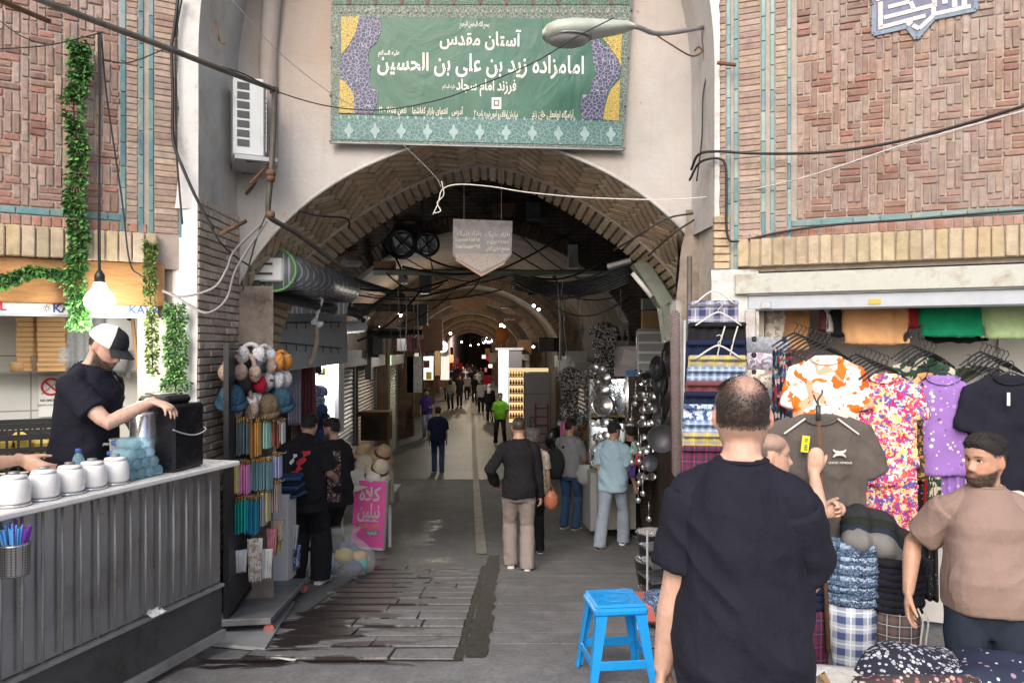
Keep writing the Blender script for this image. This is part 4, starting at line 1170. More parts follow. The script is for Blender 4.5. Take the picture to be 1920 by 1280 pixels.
    if hair == 'short': headgrid(hb, X, lambda z, th: hairline(z, th, .012), face=False)
    elif hair == 'quiff': headgrid(hb, X, lambda z, th: hairline(z, th, .006+.012*max(0, math.cos(th)), -.008), face=False)
    elif hair == 'curly': headgrid(hb, X, lambda z, th: hairline(z, th, .028)+.012*mnoise.noise(Vector((math.cos(th)*5, math.sin(th)*5, z*30))), face=False)
    elif hair == 'scarf':
        def so_(z, th):
            face_ = math.cos(th) > .45 and .0 < z < .165
            return -.02 if face_ else .016+.012*(1-z/.23)
        headgrid(hb, X, so_, face=False)
        hb.tube([skull+Vector((0, -.01, .04)), nk+Vector((0, 0, -.03)), spine(.44)], [.085*s, .12*s, .17*s], 16, True, True)
    elif hair == 'cap':
        headgrid(hb, X, lambda z, th: hairline(z, th, .004)-.02*max(0, min(1, (z-.14)/.02)), face=False)
    if hb.v: 
        hm_ = hb.mesh('head_scarf' if hair == 'scarf' else 'hair', M[hairm], True)
        if hair != 'scarf' and vox < .01: folds(hm_, .004, 70, 30, seed, .6)
        ho_ = link('head_scarf' if hair == 'scarf' else 'hair', hm_, root)
        if hair in ('short', 'quiff', 'curly') and vox < .009:
            sb_ = MB(); blades(sb_, X, lambda z, th: (1 if hairline(z, th, .012) > -.004 else 0, hairline(z, th, .012)-.002), 5200, .016 if hair != 'short' else .011, seed); sb_.build('hair_strands', M[hairm], ho_)
    if hair in ('bald', 'shaved') and vox < .009:
        sb_ = MB()
        def bf(z, th):
            p_ = headpt(z, th, 0, face=False); base_ = 1 if z > .085+max(0, min(1, (p_.y+.02)/.09))*.088 and p_.y < .075 else 0
            if abs(p_.x) > .066 and z < .15 and abs(p_.y+.012) < .03: base_ = 0
            t_ = math.exp(-((p_.x-.012)/.036)**2-((p_.y+.045)/.05)**2)*(z > .18)+.8*math.exp(-(p_.x/.05)**2-((p_.y-.04)/.045)**2)*(z > .15) if hair == 'bald' else (z > .15)*.8
            return base_*max(0, 1-1.15*t_), .0
        blades(sb_, X, bf, 9000, .0065, seed, .8); sb_.build('hair', M['hair_brown' if hair == 'bald' else 'hair_grey'], root)
    # trousers
    if legs:
        tb = MB()
        ring(tb, [(-.15, .13, .1, 0), (-.06, .17, .12, -.005), (.02, .168, .12, -.005), (.06, .158, .112, 0)], .004)
        for sd in (-1, 1):
            hip, kn, an = legj[sd]; lo = an+Vector((0, -.008, -.05*s))
            tb.tube([hip+Vector((0, 0, .03)), hip.lerp(kn, .3), kn.lerp(hip, .2), kn, kn.lerp(an, .4), an.lerp(kn, .12), lo], [r*s*thighs for r in (.098, .094, .078, .073, .07*cuff, .064*cuff, .066*cuff)], 14, True, False)
        tm = remesh(tb, max(vox, .009), 4)
        kz = [j[1].z for j in legj.values()]; az = [j[2].z for j in legj.values()]
        folds(tm, .007*s, 11, 7, seed+3, .7, lambda p: .45+.9*np.exp(-((p[:, 2]-np.mean(kz))/.09)**2)+1.1*np.exp(-((p[:, 2]-np.mean(az)-.03)/.09)**2)+.7*np.exp(-((p[:, 2]-pel.z+.1)/.1)**2))
        tm.materials.clear(); tm.materials.append(M[trousers]); link('trousers', tm, root)
        for sd in (-1, 1):
            hip, kn, an = legj[sd]; fl = Vector(((kn-hip).x*.2+sd*.03, 1, 0)).normalized(); rt = Vector((fl.y, -fl.x, 0))
            tp = 0 if an.z < .12*s+max(lfz, rfz)*.2 else -.45
            up = Vector((0, 0, 1))
            if tp: rot = Matrix.Rotation(tp, 3, rt); fl = rot@fl; up = rot@up
            b0 = an-up*.085*s
            ft = MB(); sh_ = []
            for (a, w, h) in ((-.075, .024, .05), (-.055, .036, .085), (-.01, .037, .1), (.04, .04, .075), (.09, .044, .058), (.135, .042, .045), (.17, .03, .036), (.186, .012, .028)):
                sh_.append([(b0+fl*a*s+rt*math.cos(t_)*w*s+up*max(.004, (h*.5+math.sin(t_)*h*.5))*s) for t_ in [2*math.pi*k/12 for k in range(12)]])
            vs = [v for r_ in sh_ for v in r_]; n = 12
            ft.add(vs, [(i*n+k, i*n+(k+1) % n, (i+1)*n+(k+1) % n, (i+1)*n+k) for i in range(len(sh_)-1) for k in range(n)]+[list(range(n))[::-1], [(len(sh_)-1)*n+k for k in range(n)]])
            sho = ft.build('shoe', M[shoes], root, smooth=True)
            so2 = MB(); o_ = [(-.08, .03), (-.05, .042), (.0, .041), (.06, .047), (.12, .049), (.165, .038), (.19, .018)]
            pl = [b0+fl*a*s+rt*w*s for a, w in o_]+[b0+fl*a*s-rt*w*s for a, w in o_[::-1]]
            n = len(pl); so2.add([v-up*.002 for v in pl]+[v+up*.022*s for v in pl], [list(range(n))[::-1], [n+i for i in range(n)]]+[(i, (i+1) % n, n+(i+1) % n, n+i) for i in range(n)])
            so2.build('sole', M[sole], sho)
    # shirt
    sb = MB()
    lv = [(hem, .166, .118, -.004)]+[l for l in TORSO if l[0] > hem+.03 and l[0] < .53]+[(.545, .062, .058, -.018)]
    ring(sb, lv, .026)
    for sd in (-1, 1):
        sb.tube([spine(.525, sd*.048, -.022), spine(.472, sd*.115*build, -.012), arms[sd][0]], [.036*s, .054*s, .068*s], 14, True, True)
        sh, el, wr = arms[sd]
        if sleeve > 1.2:
            sb.tube([sh, sh.lerp(el, .5), el, el.lerp(wr, .5), wr.lerp(el, .04)], [r*s*bw*sleeve_r for r in (.078, .07, .06, .053, .042)], 14, True, True)
        else:
            e = sh.lerp(el, sleeve); fl_ = Vector((0, 0, -.012*s))
            sb.tube([sh.lerp(el, .02), sh.lerp(el, sleeve*.5), sh.lerp(el, sleeve*.9)+fl_, e+fl_], [r*s*bw*sleeve_r for r in (.072, .07, .071, .072)], 16, True, False)
    sm = remesh(sb, vox, 4)
    zt = nk.z
    folds(sm, fold*2.1*s, 6, 1.8, seed, .45, lambda p: np.clip(.25+(zt-p[:, 2])*2.2, .25, 1.25))
    if fold: folds(sm, fold*.75*s, 13, 6, seed+5, .8)
    sm.materials.clear(); sm.materials.append(M[shirt]); sho_ = link('shirt', sm, root)
    nb = MB(); cN = spine(.55, 0, -.016); ax_ = (skull-spine(.5)).normalized(); u_ = ax_.orthogonal().normalized(); v_ = ax_.cross(u_)
    nb.tube([cN+(u_*math.cos(a)+v_*math.sin(a))*.077*s*(.7+.3*build)-Vector((0, 0, .012*math.sin(a)*0)) for a in [2*math.pi*k/24 for k in range(25)]], .0065*s, 6, False)
    if vox < .0095 and neck_skin: nb.build('collar', M[shirt], root, smooth=True)
    root['_x'] = 0; del root['_x']
    return dict(root=root, X=X, arms=arms, s=s, spine=spine, skull=skull, Rhead=Rhead)
def cap_on(P, crown, brim, lab=None, back=False, two=None):
    X = P['X']; c = MB()
    zs = [.142+i*.006 for i in range(16)]; n = len(TH); vs = []
    for z in [.138]+zs+[.234, .238]:
        for th in TH:
            k = min(z, .2315); p = headpt(k, th, .011 if z < .225 else .009, face=False); p.z = z*1.0+.006*(1 if z > .2 else 0); vs.append(X @ p)
    N = len(zs)+3
    c.add(vs, [(i*n+k, i*n+(k+1) % n, (i+1)*n+(k+1) % n, (i+1)*n+k) for i in range(N-1) for k in range(n)]+[[(N-1)*n+k for k in range(n)]])
    if two:   # front panel of another colour
        for i, f in enumerate(c.f[:-1]):
            k = i % n
            if math.cos(TH[k]) > .62: c.m[i] = 1
    o = c.build('cap', [M[crown], M[two or crown]], P['root'], smooth=True)
    b = MB(); sg = -1 if back else 1
    def f(u, v):
        a = (u-.5)*2.1; r = lerp(.0, .072, v)
        x = math.sin(a)*(.078+.004*v); y = sg*(math.cos(a)*.098+r*max(0, math.cos(a*.75)))
        return X @ Vector((x, y, .146-.012*v-.03*(abs(a)/1.05)**2*v))
    b.grid(f, 16, 6)
    q = b.v[:]; nn = len(q); b.add([Vector(v)+X.to_3x3()@Vector((0, 0, .005)) for v in q], [tuple(f_[::-1]) for f_ in b.f[:]])
    b.build('brim', M[brim], o, smooth=True)
    return o
# ---------------------------------------------------------------- drinks shop on the left
room = thing('shop_room', 'white tiled drinks shop behind the steel counter, left side', 'shop', (FL.o[0], FL.o[1], 0), FL.rz)
LR = FL.hit(308, 600)[0]
uvgrid(lambda u, v: Vector((lerp(-2.8, LR+.05, u), .8, lerp(.2, 2.45, v))), 1, 1, 3.1, 2.25, 'back_wall', M['white_tile'], room)
MB().box((LR+.03, .45, 1.3), (.05, .7, 2.25)).build('side_wall', M['white_paint'], room)
MB().box((LR/2-1.37, .45, 2.45), (LR+2.8, .74, .03)).build('ceiling', M['white_paint'], room)
b = MB(); b.box((( -2.8+LR)/2, .015, 2.288), (LR+2.8, .09, .285), bev=.006, jit=.0)
tag(b.build('wooden_beam', M['beam_wood'], None, (FL.o[0], FL.o[1], 0), (0, 0, FL.rz)), 'varnished wooden beam over the drinks shop opening', 'beam')
st = thing('shop_sign', 'white fascia strip with blue KAVS lettering under the wooden beam', 'sign', (FL.o[0], FL.o[1], 0), FL.rz)
MB().box(((-2.8+LR)/2-.02, .03, 2.108), (LR+2.76, .03, .07), bev=.003).build('fascia_board', M['white_plastic'], st)
MB().box(((-2.8+LR)/2-.02, .025, 2.066), (LR+2.76, .05, .014)).build('fascia_lip', M['galv'], st)
for px in (98, 240):
    l = FL.hit(px+10, 575)[0]
    text('lettering', 'KAVS', .075, M['blue_ink'], st, (l+.06, .014, 2.112), fat=.002)
    mk = MB()
    for k in range(8): mk.box((l-.06+.016*math.cos(k*.785), .013, 2.112+.016*math.sin(k*.785)), (.004, .002, .018), M=Matrix.Rotation(-k*.785+1.57, 3, 'Y'))
    mk.build('logo_mark', M['dark_ink'], st)
text('lettering', 'L', .07, M['red'], st, (FL.hit(5, 570)[0], .014, 2.115), fat=.003)
def lw(px, py, off): 
    l, z = FL.hit(px, py, off); return FL.w(l, -off, z)
# glass shelf with boxes, cups
sl_, sz_ = FL.hit(20, 698, -.62)
sh = thing('glass_shelf', 'greenish glass shelf on the tiled wall holding boxes and cups', 'shelf', (FL.o[0], FL.o[1], 0), FL.rz)
MB().box((FL.hit(140, 698, -.62)[0], .62, sz_), (1.25, .3, .012)).build('glass_pane', M['glass'], sh)
for px in (115, 240): MB().box((FL.hit(px, 700, -.75)[0], .73, sz_-.03), (.03, .13, .045)).build('bracket', M['galv'], sh)
z0 = sz_+.007; rs = random.Random(11)
def flatbox(px, z, w, lab, dark=False, y=.6, tw_=.0, h=.034):
    l = FL.hit(px, 650, -y)[0]; p = FL.w(l, y, z)
    t_ = thing('cardboard_box', lab, 'box', p, FL.rz+tw_, 'flat brown takeaway boxes on the glass shelf')
    MB().box((0, 0, h/2), (w, w*.9, h-.002), bev=.003, jit=.001).build('carton', M['cardboard_dark' if dark else 'cardboard'], t_)
    MB().box((0, -.004, h*.86), (w+.004, w*.9+.004, h*.22), bev=.002).build('lid', M['cardboard'], t_)
for k in range(14): flatbox(64, z0+k*.0345, .2, 'flat brown takeaway box in the tall left stack on the glass shelf', tw_=rs.uniform(-.06, .06))
for k, dx in enumerate((18, 14, 10)): flatbox(78+dx*.3, z0+(14+k)*.0345, .2, ('lowest', 'middle', 'topmost')[k]+' of the dark-ended takeaway boxes crowning the left stack', True, tw_=.12*k-.1)
for k in range(11): flatbox(98, z0+k*.0345, .17, 'flat brown takeaway box in the lower right stack on the glass shelf', y=.53, tw_=rs.uniform(-.05, .05))
flatbox(110, z0+11*.0345, .2, 'takeaway box lying askew on top of the lower right stack', True, y=.53, tw_=.2)
def cupstack(px, y, n, lab, r=.04, m='clear_plastic'):
    l = FL.hit(px, 650, -y)[0]
    b = MB(); pr = [(r*.72, 0)]
    for k in range(n): pr += [(r*.98, .07+k*.028), (r*1.06, .078+k*.028), (r*.95, .082+k*.028)]
    b.lathe(pr, n=16); o = b.build('cup_stack', M[m], None, FL.w(l, y, z0), None, True); tag(o, lab, 'cups', 'stacks of clear plastic cups')
for px, n, w_ in ((132, 9, 'left'), (150, 15, 'second'), (168, 17, 'third'), (186, 14, 'fourth')): cupstack(px, .6, n, 'tall %s stack of clear plastic cups right of the brown boxes' % w_, .04, 'frost')
cupstack(118, .5, 4, 'short frosted stack of cups in front of the right box stack', .05, 'frost'); cupstack(222, .6, 4, 'frosted tubs at the right end of the glass shelf', .065, 'frost')
for px, w_ in ((68, 'left'), (82, 'right')): cupstack(px, .5, 2, '%s clear glass standing before the tall box stack' % w_, .03)
b = MB(); b.lathe([(.05, 0), (.055, .06), (.05, .07), (0, .07)], n=16); tag(b.build('paper_tub', M['cardboard'], None, FL.w(FL.hit(35, 690, -.55)[0], .55, z0), None, True), 'brown paper tub at the left end of the glass shelf', 'tub')
# no smoking notice
ns = thing('no_smoking_sign', 'white no-smoking notice with red ring on the tiled wall', 'sign', (FL.o[0], FL.o[1], 0), FL.rz)
l, z = FL.hit(96, 735, -.78)
MB().box((l, .787, z-.03), (.16, .006, .3)).build('notice_sheet', M['paper'], ns)
b = MB(); b.tube([(l+.058*math.cos(a), .782, z+.04+.058*math.sin(a)) for a in [k*.2618 for k in range(25)]], .0085, 6, False); b.tube([(l-.04, .781, z+.08), (l+.04, .781, z)], .007, 6); b.build('red_ring', M['red'], ns)
b = MB(); b.tube([(l-.058, .783, z-.012), (l+.05, .783, z+.085)], .006, 6); b.build('cigarette', M['grey_paint'], ns)
text('lettering', 'NO SMOKING', .022, M['dark_ink'], ns, (l, .782, z-.06), fat=.0005); text('lettering', arabic('سیگار کشیدن ممنوع'), .02, M['dark_ink'], ns, (l, .782, z-.09))
# poles, black crate, bulb
for px, w_, tilt in ((262, 'left', -.05), (283, 'right', .02)):
    a = lw(px-14, 595, -.45); c = lw(px+2, 735, -.42)
    tag(MB().tube([a, c], .014, 8).build('wooden_pole', M['cardboard'], None, smooth=True), '%s of two brown poles leaning in the back corner of the drinks shop' % w_, 'pole')
b = MB(); b.sphere(lw(243, 596, -.45), .022, 10, 6); b.tube([lw(243, 596, -.45), lw(262, 590, -.45)], .012, 6); tag(b.build('black_bracket', M['black_plastic'], None, smooth=True), 'small black clamp at the top of the leaning poles', 'bracket')
cr = thing('plastic_crate', 'black slatted plastic crate with yellow packets behind the counter', 'crate', at(40, 888, 4.75), FL.rz)
b = MB()
for z in (.01, .09, .17, .25, .32):
    for y in (-.17, .17): b.box((0, y, z), (.5, .014, .035))
    for x in (-.25, .25): b.box((x, 0, z), (.014, .35, .035))
for k in range(9):
    for y in (-.17, .17): b.box((-.24+k*.06, y, .165), (.014, .012, .33))
b.build('crate_body', M['black_plastic'], cr)
for k in range(5): MB().box((-.18+.09*k, .02*(k % 2), .12+.02*(k % 3)), (.08, .25, .2), rz=.1*k, bev=.02).build('yellow_packet', M['yellow_dirty'], cr)
emis('bulb_bright', (1, .97, .92), 5)
lp = lw(187, 560, .28)
t_ = thing('hanging_bulb', 'big glowing white bulb hanging over the drinks counter', 'lamp', lp)
MB().lathe([(0, -.085), (.05, -.078), (.085, -.045), (.092, -.01), (.075, .03), (.05, .055), (.033, .1), (0, .1)], n=20).build('glass_bulb', M['bulb_bright'], t_, smooth=True)
MB().lathe([(.03, .1), (.03, .15), (.02, .165), (.012, .18)], n=12).build('socket', M['black_plastic'], t_, smooth=True)
o = bpy.data.objects.new('bulb_light', plight(None, 15, (1, .95, .88), .1)); COL.objects.link(o); o.parent = t_; o.location = (0, -.02, -.2)
MB().tube([Vector((0, 0, .17)), lw(186, 300, .28)-lp, lw(188, 60, .28)-lp], .007, 6).build('cord', M['black_rubber'], t_)
# artificial ivy
def ivy(name, label, path, rad, n, m_cols, leaf=.022, seed=1, flat=.5):
    r = random.Random(seed); b = MB(); P = spline(path, 10)
    for k in range(n):
        i = r.uniform(0, len(P)-1.001); p = P[int(i)].lerp(P[int(i)+1], i % 1)
        w = rad*(.8+.7*mnoise.noise(Vector((i*.3, seed, 0)))); 
        if mnoise.noise(Vector((i*.22, seed+5, 0))) < -.28 and r.random() < .75: continue
        a = r.uniform(0, 6.28); rr = w*math.sqrt(r.random())
        off = Vector((FL.d[0]*math.cos(a)*rr, FL.d[1]*math.cos(a)*rr, 0))+Vector((FL.d[1], -FL.d[0], 0))*abs(math.sin(a))*rr*flat+Vector((0, 0, r.uniform(-.02, .02)))
        d = (off.normalized()+Vector((0, 0, -.7))+Vector((r.uniform(-.8, .8), r.uniform(-.8, .3), r.uniform(-.5, .5)))).normalized()
        s_ = d.orthogonal().normalized(); s_ = Matrix.Rotation(r.uniform(0, 6.28), 3, d) @ s_; L = leaf*r.uniform(.55, 1.75)
        u_ = d.cross(s_); q = p+off; c = r.choice(m_cols); k_ = r.uniform(.6, 1.35); b.col = tuple(v*k_ for v in c)
        b.add([q, q+d*L*.5+s_*L*.36+u_*L*.1, q+d*L, q+d*L*.5-s_*L*.36+u_*L*.1], [(0, 1, 2), (0, 2, 3)])
    t_ = thing(name, label, 'plant', P[0]); 
    b.v = [tuple(Vector(v)-P[0]) for v in b.v]; b.build('foliage', M['leaf'], t_)
    MB().tube([p-P[0] for p in P], .005, 5).build('stem', M['leaf'], t_); return t_
G1 = [(.06, .17, .045), (.04, .12, .035), (.09, .24, .06), (.14, .33, .08)]
G2 = [(.16, .26, .05), (.24, .34, .08), (.1, .2, .04), (.3, .4, .12)]
ivy('hanging_ivy', 'long hanging strand of artificial ivy down the left brick facade', [lw(x, y, .1) for x, y in ((145, 78), (152, 130), (138, 200), (146, 290), (140, 380), (148, 450), (140, 520), (150, 575), (146, 612))], .062, 3600, G1, .026, 1)
ivy('hanging_ivy', 'ivy garland running sideways along the wooden beam', [lw(x, y, .1) for x, y in ((0, 535), (40, 515), (80, 508), (115, 515), (150, 505))], .055, 900, G1, .026, 2)
ivy('hanging_ivy', 'thin olive ivy strand hanging at the right end of the wooden beam', [lw(x, y, .08) for x, y in ((283, 455), (280, 520), (284, 600), (286, 700))], .04, 1300, [(.14, .22, .05), (.1, .17, .04), (.22, .28, .09)], .02, 3)
a, c = at(329, 570, 5.04), at(329, 735, 5.04)
ivy('foliage_panel', 'dense rectangular strip of artificial leaves on the white pier', [a, a.lerp(c, .5), c], .085, 2600, G1+[(.2, .36, .12)], .018, 4, .35)
# ---------------------------------------------------------------- steel counter
CT = Frame(-1.816, 4.70, .434, 1.45)
ct = thing('service_counter', 'long stainless steel drinks counter with white stone top', 'counter', (CT.o[0], CT.o[1], 0), CT.rz)
cl = lambda px, py=960, off=0: CT.hit(px, py, off)[0]
L0 = -2.6
MB().box((L0/2-.03, .17, .735), (-L0, .3, .71), bev=.004).build('steel_front', M['counter_steel'], ct)
b = MB(); x = -.15
for k in range(24):
    rb = MB(); rb.tube([(x, -.0015, .39), (x, -.004, .74), (x, -.0015, 1.09)], [.006, .0085, .006], 6); rb.build('panel_seam', M['galv_dull'], ct, smooth=True); x -= .105
MB().box((L0/2-.03, .16, .21), (-L0, .3, .32)).build('plinth', M['counter_base'], ct)
b = MB(); b.box((L0/2-.03, .05, .365), (-L0, .12, .018)); b.box((L0/2-.03, .005, .06), (-L0, .05, .05), jit=.006); b.build('kick_rail', M['galv_dull'], ct)
MB().box((L0/2+.02, .15, 1.12), (-L0+.08, .42, .03), bev=.006).build('stone_top', M['stone_white'], ct)
for px, py in ((345, 1205),):
    wl = thing('caster_wheel', 'orange-rimmed caster wheel under the far end of the steel counter', 'wheel', at(343, 1200, 4.68))
    b = MB(); b.tube([(.0, math.cos(a)*.04, math.sin(a)*.04) for a in [k*.4189 for k in range(16)]], .012, 7, False); b.build('tyre', M['orange_rubber'], wl, smooth=True)
    MB().box((0, 0, .03), (.03, .05, .09), bev=.006).build('fork', M['galv'], wl)
def on_ct(px, y, z=1.136): l = cl(px, 900, -y); return CT.w(l, y, z)
for k, px in enumerate((26, 82, 131, 173, 216)):
    t_ = thing('sugar_pot', ('nearest', 'second nearest', 'middle', 'second farthest', 'farthest')[k]+' of five white lidded pots along the counter edge', 'pot', on_ct(px, .06), CT.rz, 'white lidded pots on the counter')
    MB().lathe([(.058, .008), (.066, .02), (.068, .06), (.066, .1), (.056, .122), (.05, .126), (0, .128)], n=24).build('pot_body', M['white_plastic'], t_, smooth=True)
    MB().lathe([(.056, .125), (.05, .138), (.02, .143), (0, .143)], n=20).build('lid', M['white_plastic'], t_, smooth=True)
    MB().lathe([(.022, .142), (.024, .154), (.0, .157)], n=12).build('knob', M['galv_dull'], t_, smooth=True)
    MB().tube([(.068*math.cos(a), .068*math.sin(a), .006) for a in [j*.2618 for j in range(25)]], .005, 6, False).build('wire_base', M['steel'], t_, smooth=True)
BOT = [(0, 0), (.028, .0), (.031, .01), (.031, .05), (.028, .06), (.031, .07), (.031, .125), (.022, .155), (.012, .17), (.012, .178)]
def bottle(lab, loc, rot=0, grp='small blue water bottles on the counter'):
    t_ = thing('water_bottle', lab, 'bottle', loc, rot, grp)
    MB().lathe(BOT, n=14).build('bottle_body', M['blue_bottle'], t_, smooth=True)
    MB().lathe([(.0145, .172), (.0145, .192), (0, .194)], n=12).build('cap', M['blue_ink'], t_, smooth=True)
    return t_
b0 = bottle('small blue water bottle standing upright behind the white pots', on_ct(147, .2))
rot = (R(-90), 0, CT.rz+R(-8))
for row, n in enumerate((5, 4, 3, 2)):
    for k in range(n):
        p = on_ct(266, .02, 1.168+row*.054)+Vector((CT.d[0], CT.d[1], 0))*((k-(n-1)/2)*.063)
        dup(b0, p, rot, 'small blue water bottle lying in the pile beside the black box')
dup(b0, on_ct(243, .12, 1.30), (R(-20), R(80), CT.rz), 'blue-capped bottle lying crosswise on top of the bottle pile')
bx = thing('black_box', 'tall black plastic bin with rounded lid tied with white string on the counter', 'bin', on_ct(322, .13), CT.rz+.1)
MB().box((0, 0, .195), (.29, .24, .39), bev=.015).build('bin_body', M['black_box'], bx)
MB().box((-.02, .03, .415), (.24, .2, .05), bev=.018).build('lid', M['black_plastic'], bx)
MB().tube(spline([(-.16, -.124, .25), (-.05, -.126, .215), (.06, -.126, .2), (.15, -.123, .23), (.15, .05, .27)]), .004, 6).build('string', M['white_cable'], bx)
ur = thing('steel_urn', 'stainless steel drink urn with white cap beside the black bin', 'urn', on_ct(268, .2), 0)
MB().lathe([(.075, 0), (.078, .01), (.078, .19), (.07, .2), (.07, .33), (.06, .345), (.02, .35), (0, .35)], n=24).build('urn_body', M['steel'], ur, smooth=True)
MB().lathe([(.035, .35), (.036, .41), (0, .412)], n=16).build('cap', M['white_plastic'], ur, smooth=True)
MB().tube([(-.03, -.08, .2), (-.03, -.12, .2), (-.03, -.13, .17)], .008, 8).build('tap', M['steel'], ur, smooth=True)
pt = thing('pitcher', 'grey plastic pitcher between the vendor and the steel urn', 'pitcher', on_ct(228, .22), 0)
MB().lathe([(.05, 0), (.056, .01), (.062, .2), (.066, .21), (.058, .21)], n=20).build('pitcher_body', M['frost'], pt, smooth=True)
MB().tube(spline([(-.06, -.01, .18), (-.1, -.02, .17), (-.105, -.02, .09), (-.06, -.01, .05)]), .008, 8).build('handle', M['frost'], pt, smooth=True)
MB().lathe([(.0, .0), (.09, .005), (.1, .014), (.09, .01), (0, .008)], (0, 0, 0), 20).build('metal_plate', M['steel'], None, on_ct(303, .25, 1.57), None, True)
tag(COL.objects['metal_plate'], 'shiny metal tray lid lying on the black bin', 'lid')
sk = thing('straw_basket', 'perforated steel cup of blue and purple straws on the counter front', 'basket', CT.w(cl(28, 1000, .07), -.07, .86), CT.rz)
t = NT('perf_steel'); x = t.n('TexVoronoi'); x.inputs['Randomness'].default_value = 0; x.inputs['Scale'].default_value = 85; t.l(t.co('Object'), x.inputs[0])
t.set(Base_Color=t.mix(t.math('LESS_THAN', x.outputs['Distance'], .3), (.5, .5, .52), (.01, .01, .012)), Metallic=.9, Roughness=.3); t.done()
MB().lathe([(0, 0), (.055, 0), (.058, .01), (.06, .13), (.063, .135), (.06, .14)], n=24).build('steel_cup', M['perf_steel'], sk, smooth=True)
rs = random.Random(4)
for m_, cnt in (('pen_blue', 20), ('pen_purple', 16)):
    for k in range(cnt):
        x, y = rs.uniform(-.04, .04), rs.uniform(-.04, .04); x = x*.5+(.022 if m_ == 'pen_purple' else -.02)
        MB().tube([(x*.5, y*.5, .02), (x*1.6, y*1.5, .2+rs.uniform(0, .03))], .004, 5).build('straw', M[m_], sk)
for lab, px, py, w_ in (('crumpled white paper scrap on the plinth of the steel counter', 296, 1170, .11), ):
    b = MB(); b.grid(lambda u, v: (u*w_, v*.06, .012*mnoise.noise(Vector((u*4, v*4, 1)))), 6, 4); tag(b.build('paper_scrap', M['paper'], None, CT.w(cl(285, 1168, .03), -.03, .375), (R(25), 0, CT.rz)), lab, 'paper')
b = MB(); b.grid(lambda u, v: (u*.17, v*.045, .004*math.sin(u*5)), 6, 2); p = at(503, 1222, 4.5); tag(b.build('paper_strip', M['paper'], None, (p.x, p.y, gz(p.x, p.y)+.012), (0, 0, R(-12))), 'white strip of paper lying on the wet ground', 'paper')
b = MB(); b.sphere((0, 0, .05), .09, 14, 9, (1, .8, .6)); m_ = b.mesh('plastic_bag', M['clear_bag'], True); folds(m_, .03, 14, 14, 2, .5); tag(link('plastic_bag', m_, None, at(375, 1186, 4.85)), 'clear plastic wrapping caught by the counter caster', 'bag')
# ---------------------------------------------------------------- accessory rack
RK = Frame(-1.97, 5.16, -.21, 1.59)
rk = thing('display_rack', 'black perforated display rack on a wheeled base by the brick pier', 'rack', (RK.o[0], RK.o[1], gz(-1.9, 5.2)), RK.rz)
zb = gz(-1.9, 5.2); GS = (gz(-1.9, 6.7)-zb)/1.6
t = NT('perf_black'); x = t.n('TexVoronoi'); x.inputs['Randomness'].default_value = 0; x.inputs['Scale'].default_value = 55; t.l(t.co('Object'), x.inputs[0])
t.set(Base_Color=t.mix(t.math('LESS_THAN', x.outputs['Distance'], .32), (.03, .031, .034), (.003, .003, .003)), Roughness=.5); t.done()
def slant(v): return Vector((v[0], v[1], v[2]+GS*v[0]))
b = MB(); b.box((.8, .02, 1.05), (1.56, .016, 1.86)); b.build('perforated_panel', M['perf_black'], rk)
for x0 in (0, 1.6): MB().box((x0, .02, 1.0), (.035, .035, 2.05)).build('upright', M['black_metal'], rk)
for z in (.1, 2.02): MB().box((.8, .02, z), (1.6, .03, .03)).build('crossbar', M['black_metal'], rk)
b = MB(); b.box((.8, -.09, .1), (1.72, .4, .045), bev=.004); b.v = [tuple(slant(v)) for v in b.v]; b.build('base_platform', M['galv_dull'], rk)
for x0 in (-.02, 1.6):
    for y0 in (-.27, .1):
        w_ = MB(); w_.tube([slant((x0-.012, y0, .038)), slant((x0+.012, y0, .038))], .036, 14); w_.build('caster', M['pink_red_rubber'], rk, smooth=False)
bd = MB(); q = [(383, 1203), (497, 1214), (552, 1126), (432, 1126)]
def onground(px, py, dz=0):
    Y = 4.0
    for _ in range(60): 
        x = (px-960)/F*Y; Y = Y*.5+.5*((CAMZ-gz(x, Y)-dz)*F/(py-HZ))
    return Vector(((px-960)/F*Y, Y, gz((px-960)/F*Y, Y)+dz))
pts = [onground(*p, .03) for p in q]; bd.add(pts+[p-Vector((0, 0, .022)) for p in pts], [(0, 1, 2, 3), (4, 5, 1, 0), (5, 6, 2, 1), (6, 7, 3, 2), (7, 4, 0, 3)])
tag(bd.build('plywood_board', M['grey_paint']), 'worn grey board lying under the wheeled rack', 'board')
def rkp(px, py):
    Y = 5.32+max(0, (px-430))/110*.55; return at(px, py, Y)
def muff(lab, px, py, m1, m2, band=True, r=.062, up=.12, yaw=0, grp='earmuffs and hats hung on the rack'):
    t_ = thing('earmuff', lab, 'earmuffs', rkp(px, py), yaw, grp)
    for s_ in (-1, 1):
        b = MB(); b.sphere((s_*.055, s_*.02, 0), r, 14, 9, (.8, .62, 1)); m_ = b.mesh('ear_pad', M[m1], True); folds(m_, .006, 30, 30, px % 7, .5); p_ = link('ear_pad', m_, t_)
        if m2: MB().sphere((s_*.055, s_*.02-.02, 0), r*.6, 10, 6, (.9, .6, .9)).build('pad_centre', M[m2], p_, smooth=True)
    if band: MB().tube([(.066*math.cos(a), .01, up*math.sin(a)) for a in [math.pi*k/14 for k in range(15)]], .017, 8).build('headband', M[m1], t_, smooth=True)
    return t_
muff('beige earmuffs with spotted brown pads, leftmost on the rack', 437, 698, 'fur_beige', 'spots_brown', yaw=.5)
muff('beige earmuffs with tall band, second from the left on the rack', 463, 700, 'fur_beige', 'spots_brown', yaw=-.3, up=.14)
muff('charcoal grey furry earmuffs beside the beige pairs', 488, 684, 'fur_grey', None, yaw=1.2, up=.09)
